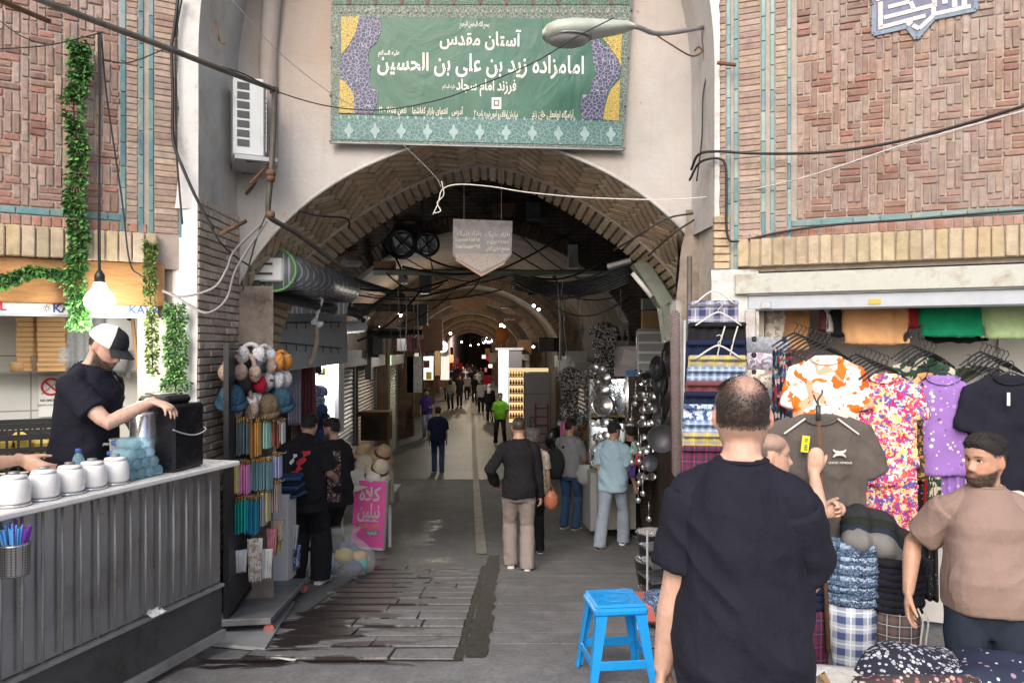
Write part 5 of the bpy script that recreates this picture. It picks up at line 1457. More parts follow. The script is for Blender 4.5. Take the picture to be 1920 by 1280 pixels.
muff('fluffy white earmuffs at the top of the rack', 497, 668, 'fur_white', None, yaw=.9, up=.08)
muff('white earmuffs, uppermost left behind the beige bands', 470, 665, 'fur_white', None, yaw=.2, up=.08)
muff('pale beige earmuffs with dark seam under the white ones', 512, 686, 'fur_beige', 'fur_white', yaw=1.3, up=.07)
muff('orange furry earmuffs on the far right of the rack top', 529, 678, 'fur_orange', None, yaw=1.0, up=.08, r=.07)
muff('bright red furry earmuffs in the middle of the rack', 472, 720, 'fur_red', None, yaw=.3, up=.05)
muff('pale grey furry earmuffs right of the red pair', 494, 720, 'fur_palegrey', 'fur_black', yaw=1.1, up=.07)
muff('pale grey furry earmuffs between two white-grey pairs', 509, 713, 'fur_palegrey', 'fur_black', yaw=1.2, up=.07)
muff('white furry earmuffs, middle row right end', 528, 712, 'fur_white', None, yaw=1.0, up=.06, r=.07)
muff('black furry earmuffs half hidden under the spotted pair', 443, 722, 'fur_black', None, yaw=.4, up=.05)
muff('beige earmuffs with printed pads in the bottom row', 456, 768, 'fur_beige', 'spots_brown', yaw=.3, up=.17, r=.07)
muff('white furry earmuffs in the bottom row behind beige pads', 478, 755, 'fur_white', None, yaw=1.1, up=.06, r=.07)
def furhat(lab, px, py, m, r=.085, tilt=.4):
    t_ = thing('fur_hat', lab, 'hat', rkp(px, py), (tilt, .2, 0), 'earmuffs and hats hung on the rack')
    b = MB(); b.lathe([(0, -.07), (r*.9, -.06), (r*1.12, -.03), (r*1.1, .01), (r*.85, .06), (r*.4, .09), (0, .095)], n=18); m_ = b.mesh('crown', M[m], True); folds(m_, .008, 25, 25, px % 5, .5); link('crown', m_, t_)
    b = MB(); b.tube([(r*1.08*math.cos(a), r*1.08*math.sin(a), -.045) for a in [k*.349 for k in range(19)]], .026, 8, False); m_ = b.mesh('cuff', M[m], True); folds(m_, .006, 30, 30, 3, .5); link('cuff', m_, t_)
furhat('dark teal knitted hat at the left of the bottom row', 434, 745, 'fur_teal'); furhat('brown furry hat with turned up band in the bottom row', 498, 760, 'fur_brown', .085); furhat('dark teal hat at the right of the bottom row', 524, 748, 'fur_teal', .09)
def packs(lab, px0, px1, y0, y1, m, head='lace_gold', n=None, thick=.007, wd=.1):
    """packs hanging one behind the other on a hook that sticks out of the panel"""
    Y = 5.34+max(0, ((px0+px1)/2-430))/110*.5
    a, c = at(px0, y0, Y), at(px1, y0, Y); n = n or max(2, int((c.x-a.x)/.0135)); h = (y1-y0)/F*Y
    src = None
    for k in range(n):
        p = a.lerp(c, (k+.5)/n)+Vector((0, rs.uniform(-.012, .012), rs.uniform(-.01, .01)))
        if src is None:
            t_ = thing('hair_clip_pack', lab, 'pack', p, rs.uniform(-.1, .1), 'hanging packs of hair accessories on the rack')
            MB().box((0, 0, -h*.56), (thick, wd, h*.86), bev=.003, jit=.001).build('packet', M[m], t_); MB().box((0, 0, -h*.06), (thick*1.4, wd*.8, h*.13), bev=.003, jit=.003).build('header', M[head], t_); src = t_
        else: dup(src, p, rs.uniform(-.14, .14))
    hk = at(px0-2, y0+1, Y)-Vector((.04, 0, 0))
    tag(MB().tube([hk, hk+Vector((c.x-a.x+.08, 0, 0)), hk+Vector((c.x-a.x+.09, 0, .015))], .003, 5).build('hook', M['steel'], None), 'wire hook carrying the '+' '.join(lab.split()[:3])+' packs', 'hook')
fabric('pk_slate', (.14, .19, .2)); fabric('pk_orange', (.7, .35, .1)); fabric('pk_mint', (.35, .6, .52)); fabric('pk_brown', (.28, .1, .07)); fabric('pk_teal2', (.2, .36, .4)); fabric('pk_turq', (.02, .5, .45)); fabric('pk_blue', (.04, .3, .5)); fabric('pk_yellow', (.8, .75, .1)); fabric('pk_pink', (.85, .3, .6)); fabric('pk_lilac', (.5, .52, .8)); fabric('pk_nude', (.45, .36, .34)); fabric('pk_cream', (.65, .6, .3))
packs('slate grey hair-clip pack in the upper row of the rack', 427, 466, 783, 852, 'pk_slate'); packs('orange hair-clip pack in the upper row of the rack', 470, 488, 783, 856, 'pk_orange'); packs('mint green hair-clip pack in the upper row', 488, 505, 785, 842, 'pk_mint'); packs('dark brown pack in the upper row of the rack', 508, 524, 786, 838, 'pk_brown'); packs('white pack at the right end of the upper row', 525, 533, 784, 830, 'cloth_white')
packs('yellow hair-clip pack in the second row', 429, 443, 862, 926, 'pk_yellow'); packs('cream pack between yellow and pink in the second row', 444, 449, 862, 922, 'pk_cream'); packs('bright pink pack in the second row of the rack', 449, 467, 862, 926, 'pk_pink'); packs('grey-teal pack in the second row of the rack', 468, 508, 858, 918, 'pk_teal2'); packs('lilac pack at the right end of the second row', 510, 527, 848, 895, 'pk_lilac', n=4)
packs('turquoise hair-clip pack in the third row', 433, 462, 930, 998, 'pk_turq'); packs('blue pack beside the turquoise ones in the third row', 462, 484, 928, 1000, 'pk_blue'); packs('clear grey pack in the third row', 485, 498, 918, 985, 'frost'); packs('pale yellow pack in the third row of the rack', 500, 506, 910, 975, 'pk_cream'); packs('nude beige pack at the right end of the third row', 508, 524, 900, 960, 'pk_nude')
def cloth_hang(name, lab, cat, px, py, w, h, m, Y, d=.03, amp=.012, seed=0, taper=0, parent=None, rot=0, grp=None, nf=5):
    b = MB()
    def f(u, v):
        k = 1+taper*v; x = (u-.5)*w*k; a = u*nf*6.28+seed
        return (x, amp*math.sin(a)*(.4+v)+.01*mnoise.noise(Vector((u*3, v*4, seed)))+0*d, -v*h+.01*mnoise.noise(Vector((u*5, v*2, seed+3))))
    b.grid(f, 28, 20); q = b.v[:]; n = len(q); b.add([(x, y+d, z) for x, y, z in q], [t_[::-1] for t_ in b.f[:]])
    nu = 29
    ed = [(i, i+1) for i in range(28)]+[(20*nu+i+1, 20*nu+i) for i in range(28)]+[((j+1)*nu, j*nu) for j in range(20)]+[(j*nu+28, (j+1)*nu+28) for j in range(20)]
    b.add([], []); 
    for i, j in ed: b.f.append([i, n+i, n+j, j]); b.m.append(0); b.c.append(None)
    p = at(px, py, Y) if not isinstance(px, Vector) else px
    return tag(b.build(name, M[m], parent, p, (0, 0, rot), True), lab, cat, grp)
for lab, px, py, w, h, m, Y, r_ in (('white quilted pouch hanging low on the rack', 450, 1032, .1, .16, 'cloth_white', 5.4, .6), ('grey floral scrunchie bag hanging low on the rack', 478, 1010, .11, .32, 'print_cream', 5.5, .3), ('white bonnet hanging beside the floral bag', 496, 1030, .12, .22, 'cloth_white', 5.6, .2), ('coral pink bow hanging near the end of the rack', 509, 992, .08, .2, 'cloth_pink', 5.75, 0), ('beige bow hanging below the nude packs', 520, 975, .1, .16, 'cloth_beige', 5.8, 0), ('small yellow tassel at the end of the rack', 521, 1005, .03, .12, 'pk_yellow', 5.85, 0)):
    cloth_hang('hair_bow' if 'bow' in lab else 'hanging_pouch', lab, 'accessory', px, py, w, h, m, Y, .03, .012, px, -.2, rot=r_)
# ---------------------------------------------------------------- clothes shop on the right
JL = FR.hit(1400, 600)[0]
cs = thing('shop_room', 'pale walled clothes shop behind the raised shutter, right side', 'shop', (FR.o[0], FR.o[1], 0), FR.rz)
MB().box((JL+1.9, .95, 1.1), (4.0, .04, 2.7)).build('back_wall', mat('shop_wall', (.74, .72, .68), .7, var=.06), cs)
MB().box((JL-.03, .48, 1.1), (.06, .9, 2.7)).build('side_wall', M['white_worn'], cs)
MB().box((JL+1.9, .5, 2.42), (4.0, .9, .04)).build('ceiling', M['white_paint'], cs)
for k in range(5): MB().box((JL+.5+k*.62, .92, 1.2), (.03, .03, 2.3)).build('wall_slot', M['galv'], cs)
sx = thing('roller_shutter', 'raised roller shutter housing of cream metal with steel bottom rail, clothes shop', 'shutter', (FR.o[0], FR.o[1], 0), FR.rz)
MB().box((JL+1.9, .0, 2.311), (3.95, .16, .144), bev=.006).build('shutter_housing', M['shutter_box'], sx)
MB().box((JL+1.93, -.01, 2.179), (3.85, .06, .112), bev=.012).build('bottom_rail', M['shutter_rail'], sx)
MB().box((JL+1.93, -.03, 2.235), (3.85, .05, .012)).build('rail_lip', M['galv'], sx)
l, z = FR.hit(1640, 565, .06); MB().box((l, -.043, z), (.075, .006, .034)).build('yellow_sticker', M['yellow_dirty'], sx)
l, z = FR.hit(1436, 572, .06); MB().box((l, -.045, z), (.07, .012, .05), bev=.01).build('latch', M['galv'], sx)
MB().box((JL+.03, -.02, .95), (.07, .09, 2.36), bev=.006).build('door_jamb', M['white_worn'], sx)
rs = random.Random(21)
def hanger(mb, w, y=0, m=0):
    mb.tube(spline([(-w/2, y, -.075), (-.03, y, 0), (.03, y, 0), (w/2, y, -.075)], 5), .006, 5); mb.tube(spline([(0, y, 0), (.0, y, .03), (.022, y, .05), (.012, y, .075), (-.012, y, .07)], 4), .003, 5)
def garment(name, lab, cat, px, py, w, h, m, Y, sl=.2, slw=.1, dep=.042, rz=0, flare=0, vox=.011, fold=.02, nk=.085, grp=None, loc=None, hang=True, drop=.84, seed=0, straps=False):
    t_ = thing(name, lab, cat, loc if loc is not None else at(px, py, Y), rz, grp)
    b = MB(); lv = [(-h, .5*w*(1+flare)), (-h*.75, .5*w*(1+flare*.7)), (-h*.5, .49*w*(1+flare*.3)), (-.21, .49*w), (-.1, .485*w), (-.045, .42*w), (-.012, .27*w), (.006, nk)]
    n = 24; vs = []
    for z, hw in lv:
        dd = dep*(1 if z < -.08 else .7)
        for k in range(n):
            a = 2*math.pi*k/n; vs.append((math.copysign(abs(math.cos(a))**.7, math.cos(a))*hw, math.sin(a)*dd*.5+(.02*math.sin(a*3+z*4) if z < -.3 else 0), z))
    b.add(vs, [(i*n+k, i*n+(k+1) % n, (i+1)*n+(k+1) % n, (i+1)*n+k) for i in range(len(lv)-1) for k in range(n)]+[list(range(n))[::-1], [(len(lv)-1)*n+k for k in range(n)]])
    if sl:
        for s_ in (-1, 1):
            a = Vector((s_*.40*w, 0, -.10)); e = a+Vector((s_*(1-drop)*sl*1.2, 0, -sl*drop-.03))
            b.tube([a-Vector((s_*.06, 0, -.015)), a, e], [slw*.75, slw*.8, slw*.82], 14, True, False, fl=(0, 1, 0), flat=.32)
    me = remesh(b, vox, 3); folds(me, fold, 13, 2.2, seed+px*.1, .35, lambda p: np.clip(-p[:, 2]*3, .1, 1)); me.materials.clear(); me.materials.append(M[m]); link('cloth', me, t_)
    nb = MB(); nb.tube([(nk*1.02*math.cos(a), -dep*.42-.004+.0*a, -.004-(.045*math.sin(a))) for a in [math.pi*k/12 for k in range(13)]], .006, 6); nb.build('neckline', M[m], t_, smooth=True)
    if hang: hb = MB(); hanger(hb, w*.75); hb.build('hanger', M['black_plastic'], t_, (0, 0, .015), smooth=True)
    return t_
RZ = FR.rz
garment('printed_blouse', 'white top with big orange flowers hanging in the clothes shop', 'top', 1548, 668, .36, .5, 'print_orange', 4.5, sl=.22, rz=RZ+.1, dep=.06, slw=.1)
dr = garment('floral_dress', 'pink and yellow floral pyjama top hanging beside the purple one', 'top', 1657, 702, .35, .66, 'print_pinkfloral', 4.45, sl=.16, rz=RZ, dep=.06, flare=.05)
cloth_hang('floral_trousers', 'pink and yellow floral pyjama trousers below the matching top', 'trousers', 1660, 895, .34, .52, 'print_pinkfloral', 4.42, .06, .016, 2, .05, rot=RZ)
garment('printed_blouse', 'purple top with small white motifs hanging on the right', 'top', 1768, 705, .29, .6, 'print_purple', 4.5, sl=.2, rz=RZ-.05, dep=.06)
cloth_hang('printed_trousers', 'purple printed trousers hanging under the matching purple top', 'trousers', 1770, 872, .22, .36, 'print_purple', 4.5, .05, .014, 4, .05, rot=RZ)
garment('printed_blouse', 'dark green floral top half hidden behind the purple one', 'top', 1728, 672, .36, .6, 'print_greenfloral', 4.75, sl=.2, rz=RZ+.2)
garment('printed_blouse', 'orange top sandwiched left of the purple top', 'top', 1735, 700, .3, .5, 'cloth_peach', 4.62, sl=.18, rz=RZ+.9)
garment('leopard_top', 'leopard print top hanging between floral and purple ones', 'top', 1738, 715, .26, .6, 'print_leopard', 4.58, sl=.16, rz=RZ+.9)
cloth_hang('dotted_skirt', 'black dotted long skirt hanging between floral and purple clothes', 'skirt', 1728, 880, .16, .8, 'print_blackdots', 4.55, .05, .014, 1, .2, rot=RZ); cloth_hang('orange_skirt', 'narrow orange-red skirt beside the purple trousers', 'skirt', 1742, 885, .05, .4, 'cloth_red', 4.5, .03, .01, 1, .4, rot=RZ); cloth_hang('green_skirt', 'narrow green printed skirt beside the purple trousers', 'skirt', 1752, 885, .07, .45, 'print_greenfloral', 4.48, .03, .01, 1, .4, rot=RZ)
garment('tshirt', 'black sports t-shirt with white tag, far right of the clothes shop', 't-shirt', 1893, 705, .42, .68, 'cloth_navyblack', 4.35, sl=.24, rz=RZ+.12, slw=.11)
tg = MB(); tg.box((0, 0, 0), (.016, .004, .075)); tag(tg.build('size_strip', M['white_paint'], None, at(1891, 748, 4.28), (0, 0, RZ)), 'white size strip on the black sports t-shirt', 'tag')
for k, (px, m, w_) in enumerate(((1815, 'cloth_charcoal', 'leftmost charcoal'), (1826, 'cloth_olive', 'second, olive'), (1838, 'cloth_darkgreen', 'third, dark green'), (1850, 'cloth_olive', 'fourth, olive'), (1862, 'cloth_ash', 'fifth, grey'), (1873, 'cloth_charcoal', 'sixth, charcoal'))):
    garment('tshirt', '%s t-shirt of the row left of the black sports t-shirt' % w_, 't-shirt', px, 690+k*2, .42, .66, m, 4.86-k*.07, sl=.24, rz=RZ+.75, slw=.1, vox=.014)
def YF(px): return FR.w(FR.hit(px, 600)[0], .25, 0).y
for px, py, w, h, m, Y, n in ((1638, 645, .48, .62, 'cloth_peach', 5.0, 'peach'), (1785, 630, .46, .6, 'cloth_emerald', 4.9, 'emerald green'), (1893, 634, .36, .62, 'cloth_lime', 4.75, 'pale lime'), (1480, 655, .3, .62, 'cloth_peach', 5.15, 'apricot'), (1452, 648, .16, .6, 'print_cream', 5.1, 'leaf patterned')):
    garment('tshirt', '%s t-shirt hung from the ceiling under the shutter, only its lower half showing' % n, 't-shirt', 0, 0, w, h, m, Y, loc=at(px, py, YF(px)+.12*(n == 'apricot'))+Vector((0, 0, h)), sl=.2, rz=RZ, vox=.013, fold=.014)
for px, y0, m, n in ((1548, 618, 'cloth_maroon', 'maroon'), (1560, 622, 'cloth_white', 'pale'), (1570, 628, 'cloth_black', 'black')):
    garment('tshirt', '%s t-shirt seen edge-on left of the peach one under the shutter' % n, 't-shirt', 0, 0, .4, .6, m, 5.05, loc=at(px, y0, YF(px)+.1)+Vector((0, 0, .6)), sl=.15, rz=RZ+1.35, vox=.015)
garment('tshirt', 'dark red t-shirt seen edge-on beside the emerald one', 't-shirt', 0, 0, .4, .6, 'cloth_red', 5.0, loc=at(1712, 612, YF(1712)+.1)+Vector((0, 0, .6)), sl=.15, rz=RZ+1.3, vox=.015)
garment('tshirt', 'black t-shirt hanging behind the emerald one', 't-shirt', 0, 0, .46, .64, 'cloth_black', 5.0, loc=at(1785, 640, YF(1785)+.15)+Vector((0, 0, .64)), sl=.2, rz=RZ, vox=.015)
for i, (px, py, n, Y, w_) in enumerate(((1520, 645, 9, 4.55, 'above the orange-flowered top'), (1635, 685, 8, 4.5, 'above the pink floral top'), (1740, 668, 6, 4.55, 'above the purple top'), (1868, 680, 7, 4.5, 'above the dark t-shirts'))):
    hb = MB(); hanger(hb, .34); me = hb.mesh('hanger', M['black_plastic'], True)
    for k in range(n):
        o = link('hanger', me, None, at(px-30+k*8, py-18+k*3.2, Y+.14-k*.03), (0, 0, RZ+.7)); tag(o, 'empty black plastic hanger in the bunch '+w_, 'hanger', 'black hangers in the clothes shop')
# dress held out on a hooked stick
gt = garment('tshirt', 'taupe sports t-shirt with white emblem held up on a hooked stick', 't-shirt', 1535, 778, .5, .7, 'cloth_taupe', 4.02, sl=.27, slw=.115, rz=R(-4), dep=.08, hang=False, vox=.009, drop=.72)
for s_ in (-1, 1): MB().tube([(s_*.085, -.045, -.015), (s_*.195, -.042, -.098)], .005, 6).build('shoulder_stripe', M['white_ink'], gt)
em = MB()
for s_ in (-1, 1): em.tube([(.035*math.cos(a), -.052, s_*(.030-.026*math.sin(a))) for a in [.35+2.45*k/10 for k in range(11)]], [.004+.0055*math.sin(math.pi*k/10) for k in range(11)], 6)
eo = em.build('chest_emblem', M['white_ink'], gt, (.09, -.004, -.2), smooth=True)
text('lettering', 'UNDER ARMOUR', .016, M['white_ink'], gt, (.095, -.053, -.25))
pt_ = thing('price_tag', 'bright yellow price tag on the taupe sports t-shirt', 'tag', at(1510, 832, 3.93), R(-4)); MB().box((0, 0, 0), (.04, .004, .088), M=Matrix.Rotation(.12, 3, 'Y')).build('tag_card', M['yellow'], pt_)
text('lettering', 'XL 450', .022, M['dark_ink'], pt_, (.002, -.004, 0), (R(90), R(95), 0))
a, c = at(1553, 1222, 3.84), at(1534, 770, 3.86)
stk = thing('hooked_stick', 'brown wooden display stick with metal fork at its top', 'stick', a); MB().tube([(0, 0, 0), c-a], [.013, .011], 8).build('shaft', M['rust'], stk, smooth=True)
b = MB(); f0 = c-a; b.tube([f0-Vector((0, 0, .05)), f0+Vector((0, 0, .03))], .014, 8); b.tube(spline([f0+Vector((0, 0, .03)), f0+Vector((.0, 0, .06)), f0+Vector((.02, 0, .09)), f0+Vector((.022, 0, .11))]), .005, 6); b.tube(spline([f0+Vector((0, 0, .03)), f0+Vector((-.015, 0, .06)), f0+Vector((-.025, 0, .085))]), .005, 6); b.build('fork', M['dark_grey_metal'], stk, smooth=True)
# shorts stack on wire hangers by the pier
SH = [(1338, 566, .31, .3, 'plaid_purple', 'lilac-navy plaid shorts, topmost on the pier'), (1345, 606, .36, .3, 'cloth_black', 'black shorts with white drawstring, second on the pier'), (1342, 640, .37, .3, 'cloth_navy', 'navy shorts, third of the stack on the pier'), (1345, 668, .36, .2, 'plaid_yellow', 'yellow and grey checked shorts on the pier'), (1343, 690, .36, .3, 'plaid_sky', 'sky blue checked shorts on the pier'), (1340, 716, .36, .2, 'cloth_maroon', 'maroon shorts half hidden by the bald head'),
      (1338, 736, .36, .3, 'cloth_navy', 'navy shorts lower on the pier stack'), (1335, 760, .35, .3, 'print_bluefloral', 'blue flowered shorts on the pier'), (1335, 790, .34, .3, 'plaid_sky', 'pale blue checked shorts low on the pier'), (1333, 812, .34, .2, 'plaid_yellow', 'yellow checked shorts low on the pier'), (1330, 838, .33, .34, 'plaid_red', 'purple-red plaid shorts at the bottom of the pier stack')]
for k, (px, py, w, h, m, lab) in enumerate(SH):
    Y = 4.78-k*.022; t_ = thing('shorts', lab, 'shorts', at(px, py, Y), R(-5)+rs.uniform(-.05, .05), 'shorts stacked on hangers by the pier')
    o = cloth_hang('cloth', None, None, Vector((0, 0, 0)), 0, w, h, m, 0, .02, .008, k*2, .06, t_)
    wb = MB(); wb.box((0, .0, -.01), (w*1.0, .05, .035), bev=.01); wb.build('waistband', M[m], t_)
    if k in (0, 1, 3): hb = MB(); hanger(hb, w*.8, -.035); hb.build('hanger', M['white_cable'], t_, (0, 0, -.0+.06), smooth=True)
    if k == 1:
        for q in (.04, .12): MB().tube(spline([(q, -.04, -.02), (q-.03, -.045, -.12), (q-.05, -.04, -.22)]), .005, 5).build('drawstring', M['white_cable'], t_)
for k, (py, m, n) in enumerate(((632, 'print_greymarl', 'grey marl'), (662, 'print_lilac', 'lilac and purple'), (694, 'print_cream', 'cream and brown'), (726, 'print_greymarl', 'slate grey'), (758, 'print_bluefloral', 'blue flowered'), (792, 'print_lilac', 'mauve patterned'))):
    t_ = thing('folded_leggings', '%s folded leggings clipped in the column beside the shop jamb' % n, 'leggings', at(1440, py, 4.95-k*.02), RZ+.15, 'folded leggings on clip hangers')
    b = MB(); b.grid(lambda u, v: ((u-.5)*.27, -.01-.02*math.sin(v*3.1)+.006*math.sin(u*9+k), -v*.13+.006*math.sin(u*7)), 12, 6); q = b.v[:]; b.add([(x, y+.05, z) for x, y, z in q], [f[::-1] for f in b.f[:]]); b.build('cloth', M[m], t_, smooth=True)
    for x in (-.09, .1): MB().box((x, -.02, -.012), (.03, .02, .035), bev=.008).build('clip', M['black_plastic'], t_)
for px, m, n in ((1468, 'print_multi', 'red-blue patterned'), (1480, 'print_bluefloral', 'blue patterned')):
    cloth_hang('printed_scarf', '%s narrow garment hanging left of the orange-flowered top' % n, 'garment', px, 655 if px < 1475 else 690, .1, .52, m, 4.72, .05, .02, px, .1, rot=RZ+.5)
fabric('roll_maroon', (.09, .035, .035)); rl = MB(); rl.tube([at(1266, 590, 5.55), at(1268, 880, 5.55)], .034, 12, True, True); m_ = rl.mesh('wrapped_roll', M['roll_maroon'], True); folds(m_, .01, 9, 2, 1, .5)
t_ = thing('wrapped_roll', 'tall maroon roll wrapped in clear plastic against the right jamb', 'roll', (0, 0, 0)); link('cloth_roll', m_, t_); b = MB(); b.tube([at(1268, 572, 5.5), at(1272, 885, 5.5)], .04, 12, True, True); m_ = b.mesh('plastic_wrap', M['wrap_film'], True); folds(m_, .012, 12, 3, 4, .6); link('plastic_wrap', m_, t_)
tag(MB().tube([at(1293, 480, 5.5), at(1291, 900, 5.5)], .02, 8).build('pipe', M['pipe_steel'], None, smooth=True), 'rusty upright pipe on the right jamb next to the shorts', 'pipe'); tag(MB().tube([at(1284, 600, 5.4), at(1282, 860, 5.4)], .011, 8).build('pipe', M['galv'], None, smooth=True), 'thin bright pipe beside the plastic wrapped roll', 'pipe')
# half mannequins with gathered trousers
def legform(lab, px, y0, y1, ym, wpx, Y, mg, ml, n, grp='half mannequins stacked with gathered trousers'):
    p0 = at(px, y1, Y); H_ = (y1-y0)/F*Y; hm = (y1-ym)/F*Y; r = wpx/F*Y/2
    t_ = thing('trouser_stack', lab, 'trousers', p0, R(-10), grp)
    lg = MB(); lg.lathe([(r*.55, -.3), (r*.72, -.1), (r*.82, .0), (r*.92, hm*.5), (r*.93, hm)], n=30, sx=1, sy=.6, wob=.05); lg.build('trouser_leg', M[ml], t_, smooth=True)
    for k in range(n):
        z = hm+(H_-hm)*(k+.5)/n; hh = (H_-hm)/n; wv = rs.uniform(.96, 1.05); b = MB()
        b.lathe([(r*.9, -hh*.62), (r*1.0*wv, -hh*.45), (r*1.04*wv, 0), (r*1.0*wv, hh*.45), (r*.9, hh*.62)], n=44, sx=1, sy=.62); me = b.mesh('gathered_waistband', M[mg[k % len(mg)]], True)
        folds(me, .008, 75, 12, k, .5); link('gathered_waistband', me, t_, (rs.uniform(-.006, .006), 0, z), (rs.uniform(-.06, .06), rs.uniform(-.05, .05), 0))
    return t_
legform('stack of gathered blue denim-check trousers over pale blue plaid legs', 1597, 1015, 1222, 1130, 92, 3.85, ['denim_gather', 'denim_gather_pale', 'denim_gather', 'denim_gather', 'denim_gather_pale'], 'plaid_blue', 15)
bk = legform('black gathered trousers stacked over brown plaid legs', 1685, 1048, 1222, 1143, 84, 3.8, ['cloth_navyblack', 'cloth_black'], 'plaid_brown', 8)
for q in (.06, .085): MB().tube(spline([(q, -.09, .26), (q+.02, -.1, .2), (q+.012, -.095, .1), (q+.015, -.09, .03)]), .005, 6).build('drawstring', M['white_cable'], bk)
legform('navy trousers stacked over dark red plaid legs behind the foreground man', 1515, 1060, 1222, 1135, 90, 3.95, ['cloth_navy'], 'plaid_red', 5)
def heap(name, lab, cat, pts, thick, m, amp=.03, n=(26, 12), seed=0):
    """soft slab of cloth between two edge lines of world points"""
    A, B = spline(pts[0], 8), spline(pts[1], 8); b = MB()
    def f(u, v):
        i = u*(len(A)-1); k = min(int(i), len(A)-2); a = A[k].lerp(A[k+1], i-k); i = u*(len(B)-1); k = min(int(i), len(B)-2); c = B[k].lerp(B[k+1], i-k)
        p = a.lerp(c, v); p = p+Vector((0, 0, thick*math.sin(math.pi*min(1, max(0, v)))**.6*math.sin(math.pi*min(1, max(.0, u)))**.35)); nz = mnoise.noise(Vector((p.x*7+seed, p.y*7, v*3)))
        return p+Vector((0, 0, amp*nz))
    b.grid(f, *n); q = b.v[:]; N = len(q); nu, nv = n
    b.add([(x, y, z-.03-thick*.2) for x, y, z in q], [t_[::-1] for t_ in b.f[:]])
    for i in range(nu):
        for j, s_ in ((0, 1), (nv, -1)):
            p, r_ = j*(nu+1)+i, j*(nu+1)+i+1; b.f.append([p, N+p, N+r_, r_][::s_]); b.m.append(0); b.c.append(None)
    for j in range(nv):
        for i in (0, nu):
            p, r_ = j*(nu+1)+i, (j+1)*(nu+1)+i; b.f.append([p, r_, N+r_, N+p]); b.m.append(0); b.c.append(None)
    return tag(b.build(name, M[m], None, smooth=True), lab, cat)
for k, (m, n, dy, ye) in enumerate((('cloth_charcoal', 'charcoal', 0, 1092), ('cloth_darkgreen', 'black-green', 16, 1084), ('cloth_jeans_dark', 'dark slate', 30, 1078), ('cloth_ash', 'grey with pale lining', 44, 1068))):
    w_ = cloth_hang
    P0 = [at(x, y+dy, 3.95-k*.04) for x, y in ((1598, 968), (1640, 972), (1685, 1005), (1722-k*9, 1060-k*4))]
    b = MB(); b.tube(spline(P0, 8), [.05+.012*math.sin(i*.8) for i in range(len(spline(P0, 8)))], 12, True, True, fl=(0, 1, 0), flat=1.5); me = b.mesh('folded_trousers', M[m], True); folds(me, .012, 8, 8, k, .5)
    tag(link('folded_trousers', me), '%s trousers draped over the black stack, %s of the draped layers' % (n, ('topmost', 'second', 'third', 'lowest')[k]), 'trousers', 'trousers draped over the black stack')
# front table
TZ = .50
tb = thing('display_table', 'low table covered with crumpled off-white sheet, bottom right', 'table', (1.75, 2.72, 0))
def tf(u, v):
    x = lerp(1.12, 3.2, u); y = lerp(2.0, 3.22, v); e = max(0, .04-min(u*.6, 1-u, v, 1-v))*8
    return (x-1.75, y-2.72, TZ+.012*mnoise.noise(Vector((x*5, y*5, 3)))+.006*mnoise.noise(Vector((x*16, y*16, 1)))-e*.5)
MB().grid(tf, 60, 40).build('table_sheet', M['cloth_sheet'], tb, smooth=True)
MB().box((.42, -.1, TZ-.05), (1.95, 1.1, .06)).build('table_board', M['dark_wood'], tb)
for x in (-.5, 1.3):
    for y in (-.6, .42): MB().box((x, y, .13), (.05, .05, .72)).build('leg', M['dark_wood'], tb)
def onT(px, py, dz=0): Y = (CAMZ-TZ-dz)*F/(py-HZ); return at(px, py, Y)
heap('folded_blouse', 'black blouse strewn with white daisies folded on the front table', 'blouse', ([onT(1595, 1262), onT(1640, 1276), onT(1720, 1282), onT(1810, 1276)], [onT(1625, 1222), onT(1670, 1214), onT(1740, 1216), onT(1800, 1232)]), .085, 'print_daisies', .025)
heap('folded_blouse', 'navy blouse with sparse white flowers at the right end of the front table', 'blouse', ([onT(1790, 1278), onT(1850, 1284), onT(1920, 1284), onT(1990, 1280)], [onT(1780, 1222), onT(1850, 1228), onT(1930, 1250), onT(1990, 1262)]), .07, 'print_navyflower', .025, seed=4)
heap('folded_blouse', 'dark blouse with reddish flowers under the daisy blouse', 'blouse', ([onT(1590, 1290), onT(1660, 1300), onT(1760, 1300), onT(1850, 1296)], [onT(1600, 1268), onT(1680, 1276), onT(1760, 1276), onT(1840, 1268)]), .05, 'print_redflower', .02, seed=7)
for pts, m, lab in (([(1478, 1246), (1502, 1262), (1498, 1254), (1488, 1243)], 'cloth_black', 'black paper tag on the white table sheet'), ([(1486, 1268), (1545, 1262), (1552, 1254), (1500, 1256)], 'paper', 'pale green-white paper folded on the table sheet'), ([(1535, 1264), (1550, 1282), (1558, 1280), (1546, 1258)], 'cardboard', 'brown card strip on the table sheet')):
    b = MB(); p = [onT(x, y, .03) for x, y in pts]; b.add(p+[v-Vector((0, 0, .006)) for v in p], [(0, 1, 2, 3), (4, 5, 1, 0), (5, 6, 2, 1), (6, 7, 3, 2), (7, 4, 0, 3)]); tag(b.build('paper_slip', M[m]), lab, 'paper')
garment('printed_blouse', 'dark dotted dress hanging at the right edge behind the tan shirted man', 'dress', 1935, 960, .3, .9, 'print_greenfloral', 3.9, sl=0, rz=RZ)
